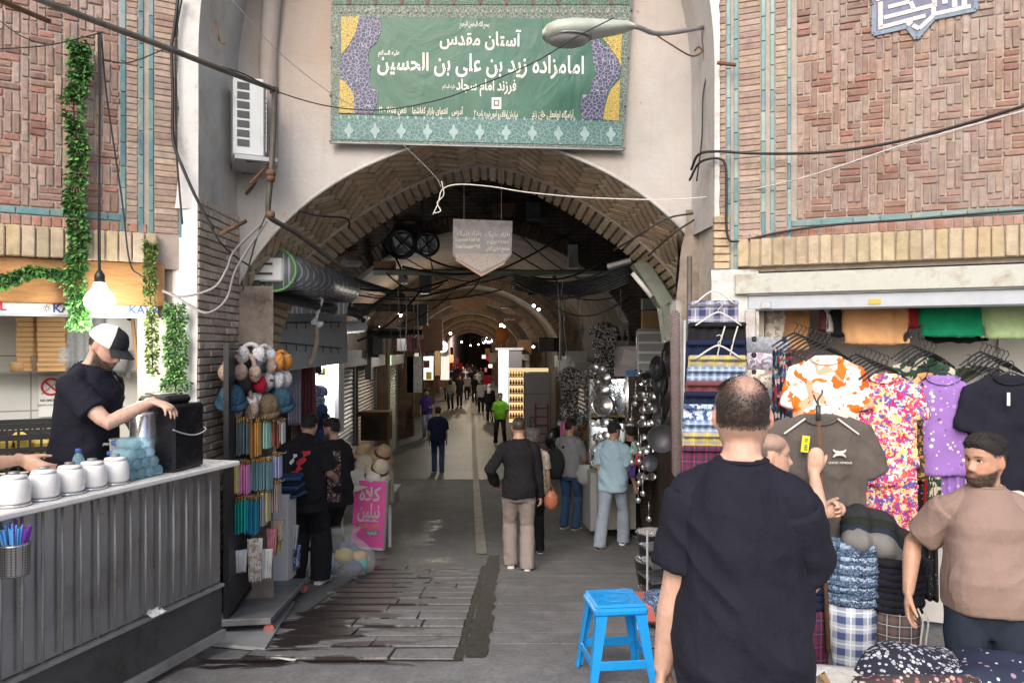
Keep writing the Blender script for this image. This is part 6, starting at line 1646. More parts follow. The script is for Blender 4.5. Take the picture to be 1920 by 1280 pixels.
# blue stool
sx_, sy_ = (1155-960)/F*4.16, 4.2
sto = thing('plastic_stool', 'bright blue plastic stool standing on the paving', 'stool', (sx_, sy_, gz(sx_, sy_)), R(7))
HS = .455
b = MB(); b.box((0, 0, HS-.012), (.285, .285, .024), bev=.011); b.box((0, 0, HS-.04), (.305, .305, .045), bev=.014); b.build('seat', M['blue_plastic'], sto)
b = MB(); b.tube([(.085*math.cos(a), .085*math.sin(a), HS+.001) for a in [k*.2618 for k in range(25)]], .0022, 5, False); b.build('seat_ring', M['blue_plastic'], sto, smooth=True)
for x in (-1, 1):
    for y in (-1, 1):
        b = MB(); t0 = Vector((x*.128, y*.128, HS-.05)); t1 = Vector((x*.178, y*.178, 0)); vs = []
        for p, w in ((t0, .062), (t1+(t0-t1)*.12, .04), (t1, .044)):
            vs += [p+Vector((x*.012, y*.012, 0)), p+Vector((x*.012-x*w, y*.012, 0)), p+Vector((x*.012-x*w, y*.012-y*.012, 0)), p+Vector((x*0, y*0, 0)), p+Vector((x*.0, y*.012-y*w, 0)), p+Vector((x*.012, y*.012-y*w, 0))]
        b.add(vs, [(i*6+k, i*6+(k+1) % 6, (i+1)*6+(k+1) % 6, (i+1)*6+k) for i in range(2) for k in range(6)]+[(0, 1, 2, 3, 4, 5), (17, 16, 15, 14, 13, 12)]); b.build('leg', M['blue_plastic'], sto)
for a in range(4):
    b = MB(); b.box((0, -.165, .135), (.29, .01, .05), bev=.003); b.v = [tuple(Matrix.Rotation(a*math.pi/2, 3, 'Z') @ Vector(v)) for v in b.v]; b.build('stretcher', M['blue_plastic'], sto)
# ---------------------------------------------------------------- banner over the arch
YBN = 5.83
bnr = thing('banner', 'large green cloth banner with white Persian lettering above the arch', 'banner', (0, YBN, 0))
def bp_(px, py, d=0): return Vector(((px-960)/F*YBN, -d, CAMZ-(py-HZ)/F*YBN))
def bquad(nm, pts, m, d, th=.004, par=bnr):
    P = [(bp_(*p).x, bp_(*p).z) for p in pts]
    return MB().poly_prism(P, lambda u, v, dd: (u, dd, v), -d-th, -d).build(nm, m, par)
t = NT('banner_band'); c = t.co('Object', (1, 1, 1)); x = t.n('TexVoronoi'); x.inputs['Scale'].default_value = 30; x.feature = 'DISTANCE_TO_EDGE'; t.l(c, x.inputs[0])
t.set(Base_Color=t.mix(t.math('LESS_THAN', x.outputs['Distance'], .05), (.05, .15, .145), (.2, .3, .29)), Roughness=.45); t.bump(t.noise(5, 4), .3, .02); t.done()
t = NT('banner_dark'); x = t.n('TexVoronoi'); x.inputs['Scale'].default_value = 42; x.feature = 'DISTANCE_TO_EDGE'; t.l(t.co('Object'), x.inputs[0])
t.set(Base_Color=t.mix(t.math('LESS_THAN', x.outputs['Distance'], .06), (.06, .1, .085), (.24, .27, .23)), Roughness=.5); t.bump(t.noise(5, 4), .3, .02); t.done()
t = NT('banner_deep'); x = t.n('TexVoronoi'); x.inputs['Scale'].default_value = 36; x.feature = 'DISTANCE_TO_EDGE'; t.l(t.co('Object'), x.inputs[0])
t.set(Base_Color=t.mix(t.math('LESS_THAN', x.outputs['Distance'], .06), (.025, .09, .06), (.13, .2, .15)), Roughness=.5); t.done()
t = NT('banner_green'); n_ = t.noise(2.2, 4, .5, t.co('Object', (1, 1, 2)))
t.set(Base_Color=t.ramp(n_, [(.3, (.008, .085, .052)), (.7, (.016, .125, .08))]), Roughness=.38); w_ = t.n('TexNoise'); w_.inputs['Scale'].default_value = 3; w_.inputs['Detail'].default_value = 6; w_.inputs['Distortion'].default_value = 1.2; t.l(t.co('Object', (1, 1, .8)), w_.inputs[0]); t.bump(w_.outputs[0], .28, .04); t.done()
def arab(nm, base, line, line2, sc):
    t = NT(nm); x = t.n('TexVoronoi'); x.inputs['Scale'].default_value = sc; x.feature = 'DISTANCE_TO_EDGE'; t.l(t.co('Object'), x.inputs[0]); y = t.n('TexVoronoi'); y.inputs['Scale'].default_value = sc*1.6; t.l(t.co('Object'), y.inputs[0])
    c = t.mix(t.math('LESS_THAN', x.outputs['Distance'], .05), base, line); c = t.mix(t.math('LESS_THAN', y.outputs['Distance'], .2), c, line2); t.set(Base_Color=c, Roughness=.45); return t.done()
arab('arabesque_navy', (.03, .035, .1), (.3, .31, .4), (.2, .11, .13), 34); arab('arabesque_gold', (.5, .36, .06), (.1, .09, .03), (.62, .5, .15), 44)
mat('cream_dull', (.3, .28, .22), .6); mat('band_pale', (.3, .42, .42), .6); mat('medallion_red', (.14, .07, .05), .6)
YT = -34
bquad('cloth', [(622, YT), (1187, YT), (1169, 282), (620, 268)], M['banner_dark'], 0, .006)
bquad('upper_border', [(626, YT+4), (1182, YT+4), (1180, 10), (626, 10)], M['banner_deep'], .007)
bquad('lower_border', [(628, 216), (1166, 226), (1164, 274), (627, 262)], M['banner_band'], .007)
bquad('green_field', [(640, 32), (1166, 38), (1160, 228), (636, 214)], M['banner_green'], .008)
b = MB(); c_ = MB()
for k in range(34):
    for py, sz, bb in ((22, .016, b), (221, .016, c_)):
        p = bp_(640+k*15.6, py+(k*.13 if py > 99 else k*.05), .0135); MB().add([p+Vector((0, 0, sz*1.3)), p+Vector((-sz*.6, 0, -.2*sz)), p+Vector((0, 0, -sz)), p+Vector((sz*.6, 0, -.2*sz))], [(0, 1, 2, 3)]).build('tulip_motif', M['cream_dull' if bb is b else 'band_pale'], bnr)
for k in range(11):
    for py in (-4, 246):
        p = bp_(655+k*49, py+k*.7*(py > 0), .0135); q = [(p.x-.07, p.z-.05), (p.x+.07, p.z-.05), (p.x+.07, p.z+.05), (p.x-.07, p.z+.05)]
        MB().poly_prism([(p.x+.03*math.cos(a)*(1+.3*math.cos(4*a)), p.z+.05*math.sin(a)*(1+.3*math.cos(4*a))) for a in [j*.3927 for j in range(16)]], lambda u, v, d: (u, d, v), -.016, -.013).build('border_medallion', M['medallion_red' if py < 0 else 'band_pale'], bnr)
bquad('gold_corner', [(640, 33), (674, 33), (668, 62), (654, 88), (641, 104)], M['arabesque_gold'], .0125); bquad('gold_corner', [(638, 148), (652, 158), (664, 176), (666, 214), (636, 213)], M['arabesque_gold'], .0125)
bquad('arabesque_panel', [(674, 33), (713, 34), (716, 60), (706, 82), (694, 92), (690, 118), (696, 128), (692, 150), (698, 168), (710, 172), (709, 192), (700, 214), (664, 213), (665, 178), (652, 160), (639, 146), (638, 122), (640, 106), (656, 88), (668, 62)], M['arabesque_navy'], .0130)
bquad('arabesque_panel', [(1124, 80), (1140, 90), (1160, 118), (1164, 134), (1156, 152), (1140, 170), (1132, 200), (1130, 226), (1092, 224), (1086, 200), (1092, 180), (1106, 176), (1108, 158), (1118, 140), (1112, 122), (1110, 96), (1104, 70), (1112, 44), (1140, 44)], M['arabesque_navy'], .0130)
bquad('gold_corner', [(1166, 60), (1164, 128), (1158, 112), (1142, 90), (1130, 74), (1138, 46), (1166, 46)], M['arabesque_gold'], .0125); bquad('gold_corner', [(1162, 150), (1160, 228), (1130, 226), (1134, 200), (1144, 170)], M['arabesque_gold'], .0125)
def btext(s_, px, py, wpx, size, m='white_ink', fat=.006, d=.012):
    p = bp_(px, py, d); text('lettering', arabic(s_), size, M[m], bnr, p, (R(90), R(1.2), 0), fat=fat, width=wpx/F*YBN if wpx else None)
btext('بسم الله الرحمن الرحیم', 890, 47, 55, .055, fat=.0008)
btext('آستان مقدس', 900, 76, 152, .15, fat=.003); btext('امامزاده زید بن علی بن الحسین', 902, 122, 386, .19, fat=.0035)
btext('علیه السلام', 730, 101, 40, .05, fat=.001); btext('فرزند امام سجاد', 912, 162, 112, .12, fat=.002); btext('علیه السلام', 842, 164, 24, .04, fat=.0005)
btext('آرامگاه لطفعلی خان زند', 1036, 216, 78, .075, 'cream_ink', .0006); btext('سازمان اوقاف و امور خیریه ناحیه ۳', 930, 215, 82, .07, 'cream_ink', .0004)
btext('آدرس   انتهای بازار کفاشها    تلفن ۱۷۵۵ - ۰۲۱', 788, 209, 160, .07, 'cream_ink', .0006)
bquad('small_seal', [(922, 184), (940, 184), (940, 206), (922, 206)], M['cream_ink'], .0128, .002); bquad('seal_ring', [(926, 189), (936, 189), (936, 200), (926, 200)], M['dark_ink'], .0152, .0012); bquad('seal_core', [(928, 191), (934, 191), (934, 198), (928, 198)], M['cream_ink'], .0166, .001)
b = MB(); b.tube([bp_(619, 268, .008), bp_(1170, 282, .008)], .009, 6); b.build('hem_rail', M['galv_dull'], bnr)
for px, py in ((621, 90), (620, 180), (1184, 20), (1178, 110), (1172, 200), (1170, 280), (620, 266)): MB().tube([bp_(px, py, -.04), bp_(px, py, .02)], .008, 6).build('peg', M['dark_grey_metal'], bnr)
# street lamp
lam = thing('street_lamp', 'old cobra-head street lamp on a bracket in front of the banner', 'street lamp', at(1190, 50, 5.2))
o_ = lam.location
b = MB(); prof_ = [(0, .02, .012), (.06, .05, .03), (.2, .062, .045), (.32, .085, .055), (.44, .105, .062), (.55, .105, .06), (.62, .07, .045), (.65, .02, .02)]
vs = []; n = 20
for x, w, h in prof_:
    for k in range(n):
        a = 2*math.pi*k/n; zz = math.sin(a)*h
        vs.append((-x, math.cos(a)*w*1.25, (zz*1.35 if zz > 0 else zz*1.1)-.09*x))
b.add(vs, [(i*n+k, i*n+(k+1) % n, (i+1)*n+(k+1) % n, (i+1)*n+k) for i in range(len(prof_)-1) for k in range(n)]+[list(range(n)), [(len(prof_)-1)*n+k for k in range(n)][::-1]])
b.build('lamp_housing', mat('lamp_green', (.42, .47, .42), .45, var=.15, dirt=((.33, .27, .22), .8, 7)), lam, smooth=True)
MB().sphere((-.47, 0, -.085), 1, 18, 10, (.155, .105, .062)).build('lens', M['lamp_lens'], lam, smooth=True); MB().sphere((-.44, 0, -.09), .035, 10, 8, (1.6, .8, .8)).build('lamp_bulb', M['white_paint'], lam, smooth=True)
MB().tube([(-.465+.162*math.cos(a), .112*math.sin(a), -.082) for a in [k*.2618 for k in range(25)]], .008, 6, False).build('lens_rim', M['galv_dull'], lam, smooth=True)
e = at(1318, 52, 5.55)-o_
MB().tube(spline([(-.1, 0, 0), (.02, 0, -.005), (.2, .12, .0), tuple(e)], 6), .017, 10).build('arm', M['galv_dull'], lam, smooth=True)
MB().tube([at(1316, 28, 5.6)-o_, at(1326, 140, 5.6)-o_], .016, 8).build('bracket_post', M['rust'], lam, smooth=True)
MB().tube(spline([at(x, y, 5.58)-o_ for x, y in ((1218, 58), (1260, 85), (1296, 105), (1316, 98), (1310, 88), (1302, 96))], 6), .007, 6).build('scroll_brace', M['rust'], lam, smooth=True)
# shield shaped sign
YS = 6.9
sg = thing('shield_sign', 'grey shield-shaped hanging sign with small white lettering under the arch', 'sign', (0, YS, 0))
sp_ = lambda px, py, d=0: Vector(((px-960)/F*YS, -d, CAMZ-(py-HZ)/F*YS))
P = [(850, 411), (961, 415), (959, 478), (945, 494), (903, 517), (857, 488), (849, 478)]
q = [(sp_(*p).x, sp_(*p).z) for p in P]; MB().poly_prism(q, lambda u, v, d: (u, d, v), -.02, .02).build('metal_plate', mat('sign_metal', (.15, .145, .16), .35, .5, var=.1, dirt=((.2, .18, .18), .5, 8)), sg)
t = NT('sign_pattern'); x = t.n('TexVoronoi'); x.inputs['Scale'].default_value = 60; t.l(t.co('Object'), x.inputs[0]); t.set(Base_Color=t.mix(t.math('LESS_THAN', x.outputs['Distance'], .3), (.4, .35, .32), (.15, .13, .13)), Roughness=.5); t.done()
q = [(sp_(*p).x, sp_(*p).z) for p in ((851, 475), (956, 477), (944, 490), (903, 510), (858, 486))]; MB().poly_prism(q, lambda u, v, d: (u, d, v), -.024, -.02).build('patterned_foot', M['sign_pattern'], sg)
b = MB(); b.tube([sp_(855, 487, .012), sp_(903, 517, .012), sp_(946, 494, .012)], .012, 6); b.build('copper_edge', mat('copper_edge', (.5, .3, .2), .5), sg)
for s_, px, py, w in (('Bozorgmehr Cook hall', 877, 450, 46), ('Shoes Shopping Mall', 877, 463, 46)): text('lettering', s_, .05, M['white_ink'], sg, sp_(px, py, .023), fat=.001, width=w/F*YS)
for s_, px, py, w in (('مجموعه سرای نو', 933, 453, 40), ('مجتمع تجاری کفش', 933, 466, 44), ('بازار بزرگ', 933, 440, 46), ('بازار بزرگ', 880, 438, 46)): text('lettering', arabic(s_), .055, M['white_ink'], sg, sp_(px, py, .023), fat=.001, width=w/F*YS)
b = MB()
for px in (870, 940): b.tube([sp_(px, 412), sp_(px, 300)], .004, 5)
for k, px in enumerate((870, 940)): MB().tube([sp_(px, 412), sp_(px, 325)], .004, 5).build('hanging_wire', M['grey_cable'], sg)
# air conditioner
p0 = at(470, 306, 5.7); ac = thing('air_conditioner', 'white outdoor air conditioner unit on a shelf in the left of the portal', 'air conditioner', p0, R(24))
MB().box((-.03, 0, .29), (.22, .46, .58), bev=.01).build('casing', mat('ac_white', (.6, .64, .66), .4, var=.06, dirt=((.35, .32, .3), .5, 5)), ac)
for k in range(7): MB().box((-.07, -.232, .09+k*.07), (.085, .006, .05)).build('vent_slot', M['dark_grey_metal'], ac)
MB().box((.08, .0, .29), (.012, .4, .5)).build('fan_panel', M['dark_grey_metal'], ac)
gr_ = MB()
for k in range(14): gr_.box((.092, 0, .05+k*.037), (.006, .42, .007))
for k in range(12): gr_.box((.094, -.2+k*.036, .29), (.006, .006, .5))
gr_.build('wire_grille', M['white_paint'], ac)
MB().box((.02, 0, -.02), (.3, .52, .03)).build('shelf_plate', M['galv'], ac)
for y in (-.2, .2): MB().tube([(-.05, y, -.03), (.12, y, -.03), (-.02, y, -.2)], .012, 6).build('bracket', M['rust'], ac)
# ---------------------------------------------------------------- pipes and cables outside
def C(label, pts, r=.007, m='black_rubber', Y=None, **k): return cable(label, [at(*p) for p in pts], r, M[m], **k)
C('thick steel pipe crossing the upper left facade towards the portal', [(40, -14, 3.9), (180, 40, 4.2), (300, 85, 4.5), (420, 132, 4.9), (515, 168, 5.4)], .019, 'pipe_steel', name='pipe', cat='pipe')
C('short rusty pipe end at the top left corner', [(-20, -8, 4.0), (40, 18, 4.2), (92, 40, 4.4)], .016, 'rust', name='pipe', cat='pipe')
C('steel pipe dropping beside the air conditioner into the arch', [(515, 168, 5.4), (513, 250, 5.45), (508, 330, 5.5), (503, 395, 5.55), (512, 412, 5.6), (560, 440, 5.9), (640, 500, 6.5), (665, 515, 6.8)], .021, 'pipe_steel', name='pipe', cat='pipe')
for k, (py, w) in enumerate(((170, .032), (325, .032), (335, .028), (402, .028))):
    b = MB(); c = at(514 if k == 0 else 508, py, 5.43); b.lathe([(w, -.02), (w*1.1, 0), (w, .02)], c, 12); tag(b.build('pipe_joint', M['rust'], None, smooth=True), 'taped joint on the portal pipe, %s from the top' % ('first', 'second', 'third', 'fourth')[k], 'joint')
C('black cable hugging the left facade edge down to the pier', [(335, -10, 5.05), (326, 60, 5.05), (322, 90, 5.04), (324, 180, 5.04), (325, 262, 5.04), (345, 320, 5.03), (375, 385, 5.05), (400, 430, 5.1)], .011)
C('second black cable beside the left facade edge', [(342, -10, 5.06), (330, 70, 5.06), (330, 190, 5.06), (330, 270, 5.05), (336, 350, 5.05), (342, 420, 5.03)], .007)
C('thin wire hanging off the upper left pipe across the ivy', [(0, 92, 4.3), (90, 85, 4.35), (180, 64, 4.35), (192, 60, 4.3)], .004)
C('thin wire drooping between the two left facade cords', [(195, 112, 4.4), (240, 118, 4.6), (300, 96, 4.7), (318, 88, 4.8)], .004)
C('thin wire at the far left crossing the brickwork', [(0, 40, 4.2), (40, 68, 4.25), (85, 84, 4.3)], .003)
C('slanting black cord from the pipe down to the wooden beam', [(190, 66, 4.4), (200, 180, 4.5), (228, 370, 4.6), (243, 490, 4.6), (262, 515, 4.62), (272, 520, 4.62)], .005)
C('upright thin cord beside the bulb cord on the left facade', [(184, 60, 4.38), (186, 250, 4.45), (184, 440, 4.5), (185, 510, 4.52)], .004)
C('long cable slung from the left pipe across the banner to the lamp', [(390, 118, 4.85), (460, 140, 5.0), (520, 172, 5.2), (620, 200, 5.4), (720, 206, 5.45), (820, 188, 5.4), (900, 160, 5.3), (1000, 118, 5.2), (1080, 70, 5.1), (1150, 34, 5.05)], .0045)
C('thin wire running down from the top over the banner corner', [(430, -6, 5.2), (520, 95, 5.4), (616, 172, 5.6), (700, 222, 5.7), (770, 285, 5.7), (815, 330, 5.7), (828, 352, 5.7)], .003, 'grey_cable')
C('white looped cable hanging under the arch crown', [(812, 402, 5.75), (822, 380, 5.75), (830, 355, 5.75), (860, 346, 5.75), (920, 350, 5.75), (1000, 362, 5.75), (1130, 372, 5.7), (1300, 372, 5.6), (1480, 340, 5.1), (1700, 270, 4.6), (1930, 205, 4.2)], .0045, 'white_cable')
C('tangled white wire tail below the arch crown', [(828, 340, 5.74), (832, 365, 5.74), (820, 380, 5.74), (826, 395, 5.74), (815, 400, 5.74)], .004, 'white_cable')
C('heavy black cable across the right facade brickwork', [(1296, 318, 5.6), (1310, 290, 5.4), (1345, 284, 5.3), (1420, 288, 5.2), (1540, 286, 5.0), (1660, 270, 4.8), (1790, 238, 4.6), (1930, 196, 4.35)], .010)
C('black cable looping down the right pier and along the tile band', [(1293, 338, 5.6), (1312, 305, 5.4), (1345, 297, 5.32), (1360, 310, 5.3), (1362, 360, 5.3), (1364, 440, 5.3), (1385, 452, 5.28), (1460, 436, 5.2), (1560, 422, 5.05), (1700, 412, 4.85), (1820, 402, 4.7), (1930, 394, 4.55)], .009)
C('thin dark wire rising over the right facade', [(1365, 362, 5.28), (1440, 350, 5.15), (1560, 318, 4.95), (1700, 276, 4.7), (1930, 205, 4.3)], .0025, 'grey_cable')
for k, pts in enumerate((((305, 545, 5.0), (340, 556, 5.0), (400, 540, 5.05), (425, 505, 5.1), (440, 470, 5.3), (490, 420, 5.5)), ((318, 548, 5.0), (360, 575, 5.0), (392, 586, 5.02), (425, 560, 5.1), (445, 500, 5.3), (500, 415, 5.55)), ((380, 395, 5.05), (410, 450, 5.15), (440, 480, 5.35), (470, 500, 5.6)), ((500, 400, 5.55), (480, 450, 5.5), (455, 545, 5.4)))):
    C('%s of the slack grey cables looping over the left brick pier' % ('first', 'second', 'third', 'fourth')[k], pts, .009 if k < 2 else .006, 'grey_cable' if k < 2 else 'black_rubber')
for k, pts in enumerate((((1300, 400, 5.75), (1250, 410, 5.8), (1200, 440, 5.9), (1150, 470, 6.2)), ((1302, 412, 5.75), (1260, 440, 5.8), (1215, 480, 6.0)), ((560, 395, 5.85), (600, 405, 6.0), (650, 410, 6.3), (655, 430, 6.5)))):
    C('black wire stapled over the brick soffit, %s' % ('upper right', 'lower right', 'left side')[k], pts, .008)
C('cable dangling down the right reveal below the lamp bracket', [(1326, 140, 5.55), (1318, 180, 5.55), (1316, 260, 5.55), (1306, 340, 5.6)], .006)
b = MB()
pts = [at(1345, 118, 5.3), at(1380, 122, 5.25)]; b.tube(pts, .014, 6); tag(b.build('twig_bracket', M['rust'], None), 'rusty stub bracket on the right white edge', 'bracket')
b = MB(); b.tube([at(415, 438, 5.2), at(460, 415, 5.5)], .016, 8); tag(b.build('iron_stub', M['rust'], None, smooth=True), 'rusty iron stub sticking from the left brick pier', 'stub')
b = MB(); b.tube(spline([at(404, 40, 5.3), at(408, 62, 5.2), at(412, 78, 5.22), at(420, 82, 5.2)]), .007, 6); m_ = b.mesh('chip_mark', M['rust'], True); tag(link('chip_mark', m_), 'dark sliver standing for a chipped hole in the plaster of the left reveal', 'hook')  # dark bent tube drawn in place of a chipped hole
# ---------------------------------------------------------------- things along the covered street
rs = random.Random(31)
def ab(name, lab, cat, px, py, w, h, d, Y, m, rz=0, bev=.006, grp=None, base=False):
    """box whose front face centre is seen at (px, py), sizes in photo pixels (w, h) and metres (d)"""
    p = at(px, py, Y); b = MB(); b.box((0, d/2, 0), (w/F*Y, d, h/F*Y), bev=bev)
    return tag(b.build(name, M[m], None, p, (0, 0, rz)), lab, cat, grp)
def shutter(lab, s, y0, y1, z1, m, w_=.0):
    t_ = thing('roller_shutter', lab, 'shutter', (0, 0, 0)); z0 = gz(0, (y0+y1)/2)-.05; b = MB(); n = int((z1-z0)/.075)
    sg = 1 if s < 0 else -1
    for k in range(n):
        z = z0+(k+.5)*(z1-z0)/n; a, c = tw(s, y0, z), tw(s, y1, z); x = Vector((sg, 0, 0))
        h = (z1-z0)/n/2
        b.add([a+x*.0-Vector((0, 0, h)), c-Vector((0, 0, h)), c+x*.022, a+x*.022, a+Vector((0, 0, h)), c+Vector((0, 0, h))], [(0, 1, 2, 3), (3, 2, 5, 4)])
    b.build('slats', M[m], t_)
    for y in (y0, y1): q = tw(s, y, (z0+z1)/2); MB().box((q.x+sg*.02, y, q.z), (.06, .07, z1-z0)).build('guide_rail', M['galv_dull'], t_)
    q = tw(s, (y0+y1)/2, z1+.14); MB().box((q.x+sg*.12, q.y, q.z), (.3, y1-y0+.1, .28), rz=math.atan2(.0577, 1)*1).build('shutter_housing', M['galv_dull'], t_)
    return t_
shutter('closed silver roller shutter beyond the hat seller on the left', -2.35, 11.6, 14.2, 1.55, 'galv')
shutter('closed brown roller shutter further down the left side', -2.5, 15.6, 18.6, 1.45, 'shut_brown'); shutter('closed green-lit roller shutter beside the lit tube, left side', -2.5, 20.2, 24, 1.4, 'shut_green_lit'); shutter('closed grey shutter deep on the left side', -2.5, 27.6, 31, 1.4, 'galv_dull')
shutter('half seen bronze shutter behind the kitchen stall, right side', 1.95, 12.6, 15.0, 1.35, 'shut_brown'); shutter('closed bronze shutter beside the red ladder, right side', 2.35, 16, 19, 1.4, 'shut_brown'); shutter('closed pale shutter deep on the right side', 2.4, 28, 33, 1.4, 'galv_dull')
t_ = thing('tube_light', 'upright glowing greenish tube beside the left shutters', 'lamp', at(728, 690, 20.1)); MB().tube([(0, 0, -1.0), (0, 0, 1.0)], .05, 10, True, True).build('glass_tube', M['tube_green'], t_, smooth=True); MB().box((-.05, .06, 0), (.16, .05, 2.2)).build('tube_fixture', M['white_paint'], t_)
# left: roll, awning, hood, lit shop
p, q = at(516, 506, 6.15), at(648, 542, 8.2)
t_ = thing('metal_roll', 'fat roll of slotted grey metal sheet with green netting at its end, on the left', 'roll', p); d = q-p; b = MB(); b.tube([(0, 0, 0), d*.5, d], [.17, .165, .16], 28, True, False)
t = NT('slotted'); x = t.n('TexBrick'); mp = t.n('Mapping'); mp.inputs['Rotation'].default_value = (0, 0, R(-70)); t.l(t.co('Object'), mp.inputs[0]); t.l(mp.outputs[0], x.inputs[0]); x.inputs['Scale'].default_value = 1; x.inputs['Brick Width'].default_value = .12; x.inputs['Row Height'].default_value = .045; x.inputs['Mortar Size'].default_value = .018
x.inputs['Color1'].default_value = (.5, .52, .53, 1); x.inputs['Color2'].default_value = (.6, .62, .63, 1); x.inputs['Mortar'].default_value = (.2, .21, .23, 1); t.set(Base_Color=x.outputs[0], Metallic=.1, Roughness=.4); t.done()
b.build('slotted_sheet', M['slotted'], t_, smooth=True)
dn = d.normalized(); u_ = dn.orthogonal().normalized(); v_ = dn.cross(u_)
for k in range(5): MB().tube([dn*(-.01+.012*k)+(u_*math.cos(a)+v_*math.sin(a))*(.178-.006*k) for a in [j*.2244 for j in range(29)]], .011, 6, False).build('green_cord', mat('net_green', (.18, .42, .16), .6, var=.4, vs=50) if k == 0 else M['net_green'], t_, smooth=True)
b = MB(); b.box(tuple(-dn*.03+Vector((-.06, 0, 0))), (.26, .03, .2), bev=.04, rz=.1); b.build('end_bracket', M['white_plastic'], t_)
for z in (-.035, .045): MB().box(tuple(-dn*.05+Vector((-.07, -.004, z))), (.13, .006, .018), rz=.1).build('slot', M['dark_ink'], t_)
C('black rolled awning tube under the metal roll', [(470, 548, 6.1), (530, 556, 6.5), (600, 575, 7.3), (650, 582, 8.0), (684, 592, 8.6)], .055, 'black_plastic', name='awning_roll', cat='awning', n=12)
ab('steel_post', 'upright grey steel post holding the metal roll', 'post', 480, 495, 14, 110, .05, 6.1, 'dark_grey_metal'); ab('speaker_box', 'tall black box on the left jamb under the metal roll', 'box', 464, 592, 34, 104, .2, 6.0, 'black_plastic')
ab('angle_bar', 'black horizontal bar under the metal roll', 'bar', 520, 548, 90, 8, .05, 6.3, 'black_metal')
hd_ = thing('shop_hood', 'grey sheet metal hood with hook rails over the accessory shop, left', 'hood', (0, 0, 0)); b = MB()
P = [at(497, 585, 7.0), at(650, 592, 9.2), at(652, 680, 9.2), at(497, 700, 7.0)]; b.add(P+[v+Vector((-.25, .05, 0)) for v in P], [(0, 1, 2, 3), (4, 7, 6, 5), (0, 4, 5, 1), (3, 2, 6, 7), (1, 5, 6, 2), (0, 3, 7, 4)]); b.build('metal_sheet', M['galv'], hd_)
for y0, y1 in ((605, 606), (640, 655)):
    a, c = at(505, y0, 6.95), at(640, y1-2, 8.9); MB().tube([a, c], .008, 6).build('hook_rail', M['dark_grey_metal'], hd_)
    for k in range(8): h_ = a.lerp(c, (k+.5)/8); MB().tube([h_, h_+Vector((.02, -.05, -.02)), h_+Vector((.02, -.05, -.07))], .005, 5).build('hook', M['dark_grey_metal'], hd_)
ab('slotted_panel', 'slotted grey panel between the awning roll and the hood', 'panel', 570, 578, 160, 22, .05, 7.6, 'slotted'); b = MB(); b.tube([at(640, 614, 9.2), at(680, 612, 9.6)], .075, 14); tag(b.build('white_duct', M['white_plastic'], None), 'short fat white duct end left of the arcade', 'duct')
cam_ = thing('security_camera', 'small white security camera at the tip of the awning roll', 'camera', at(684, 597, 8.5)); MB().tube([(0, .1, .02), (0, -.08, -.02)], .04, 12).build('camera_body', M['white_plastic'], cam_, smooth=True); MB().tube([(0, -.08, -.02), (0, -.095, -.025)], .03, 12).build('lens', M['black_plastic'], cam_)
b = MB(); b.tube(spline([at(594, 556, 7.2), at(604, 562, 7.2), at(598, 580, 7.2), at(593, 598, 7.2)], 5), .014, 8); b.tube(spline([at(593, 598, 7.2), at(586, 606, 7.2), at(604, 606, 7.2), at(592, 615, 7.2)], 5), .02, 8); tag(b.build('white_hanger_hook', M['white_plastic'], None, smooth=True), 'white hooked cord hanging from the awning roll', 'hook')
b = MB(); b.tube(spline([at(594, 612, 7.2), at(592, 650, 7.2), at(580, 685, 7.2)], 6), .022, 8); m_ = b.mesh('lace_cord', M['cloth_beige'], True); folds(m_, .014, 30, 30, 1, .5); tag(link('lace_cord', m_), 'beige lace strip hanging below the white hook', 'lace')
cloth_hang('scarf', 'lilac grey scarf hanging at the left shop front', 'scarf', 551, 646, .15, .9, 'cloth_lilac', 8.3, .04, .015, 1); cloth_hang('scarf', 'maroon scarf hanging beside the lilac one', 'scarf', 573, 643, .18, 1.0, 'cloth_maroon', 8.4, .05, .02, 2, .2); cloth_hang('scarf', 'beige scarf hanging behind the maroon one', 'scarf', 560, 745, .17, .5, 'cloth_beige', 8.6, .04, .02, 3)
lit = thing('lit_display', 'brightly lit white display alcove of the accessory shop', 'display', at(602, 730, 9.6)); MB().box((0, .15, 0), (.42, .04, 1.05)).build('lit_back', M['shop_glow'], lit); MB().box((-.24, 0, 0), (.05, .32, 1.1)).build('alcove_side', M['white_paint'], lit); MB().box((.24, 0, 0), (.05, .32, 1.1)).build('alcove_side', M['white_paint'], lit); o = bpy.data.objects.new('alcove_light', plight(None, 30, (.95, .97, 1), .12)); COL.objects.link(o); o.parent = lit; o.location = (.1, -.25, .35)
for k, (px, py, m, n) in enumerate(((597, 735, 'denim_gather_pale', 'pale blue knitted'), (592, 750, 'print_bluefloral', 'light blue'), (597, 768, 'cloth_jeans', 'navy'), (602, 785, 'cloth_jeans_dark', 'dark'), (598, 805, 'cloth_jeans', 'denim'), (608, 822, 'cloth_jeans', 'low denim'))):
    t_ = thing('cap', '%s cap on the stand before the lit alcove' % n, 'cap', at(px, py, 9.0)); b = MB(); b.lathe([(.11, -.04), (.115, 0), (.1, .05), (.05, .085), (0, .09)], n=16, sy=1.1); b.build('crown', M[m], t_, smooth=True); b = MB(); b.tube([(-.02, -.1, -.03), (.04, -.2, -.05)], [.08, .05], 10, True, True, flat=.15); b.build('brim', M[m], t_, smooth=True)
b = MB(); b.box((0, 0, 0), (.09, .05, .1)); tag(b.build('price_card', M['yellow'], None, at(603, 696, 9.2)), 'yellow card in the lit alcove', 'card'); b = MB(); b.box((0, 0, 0), (.15, .1, .09)); tag(b.build('black_bag', M['black_plastic'], None, at(593, 693, 9.1)), 'small black bag hanging in the lit alcove', 'bag')
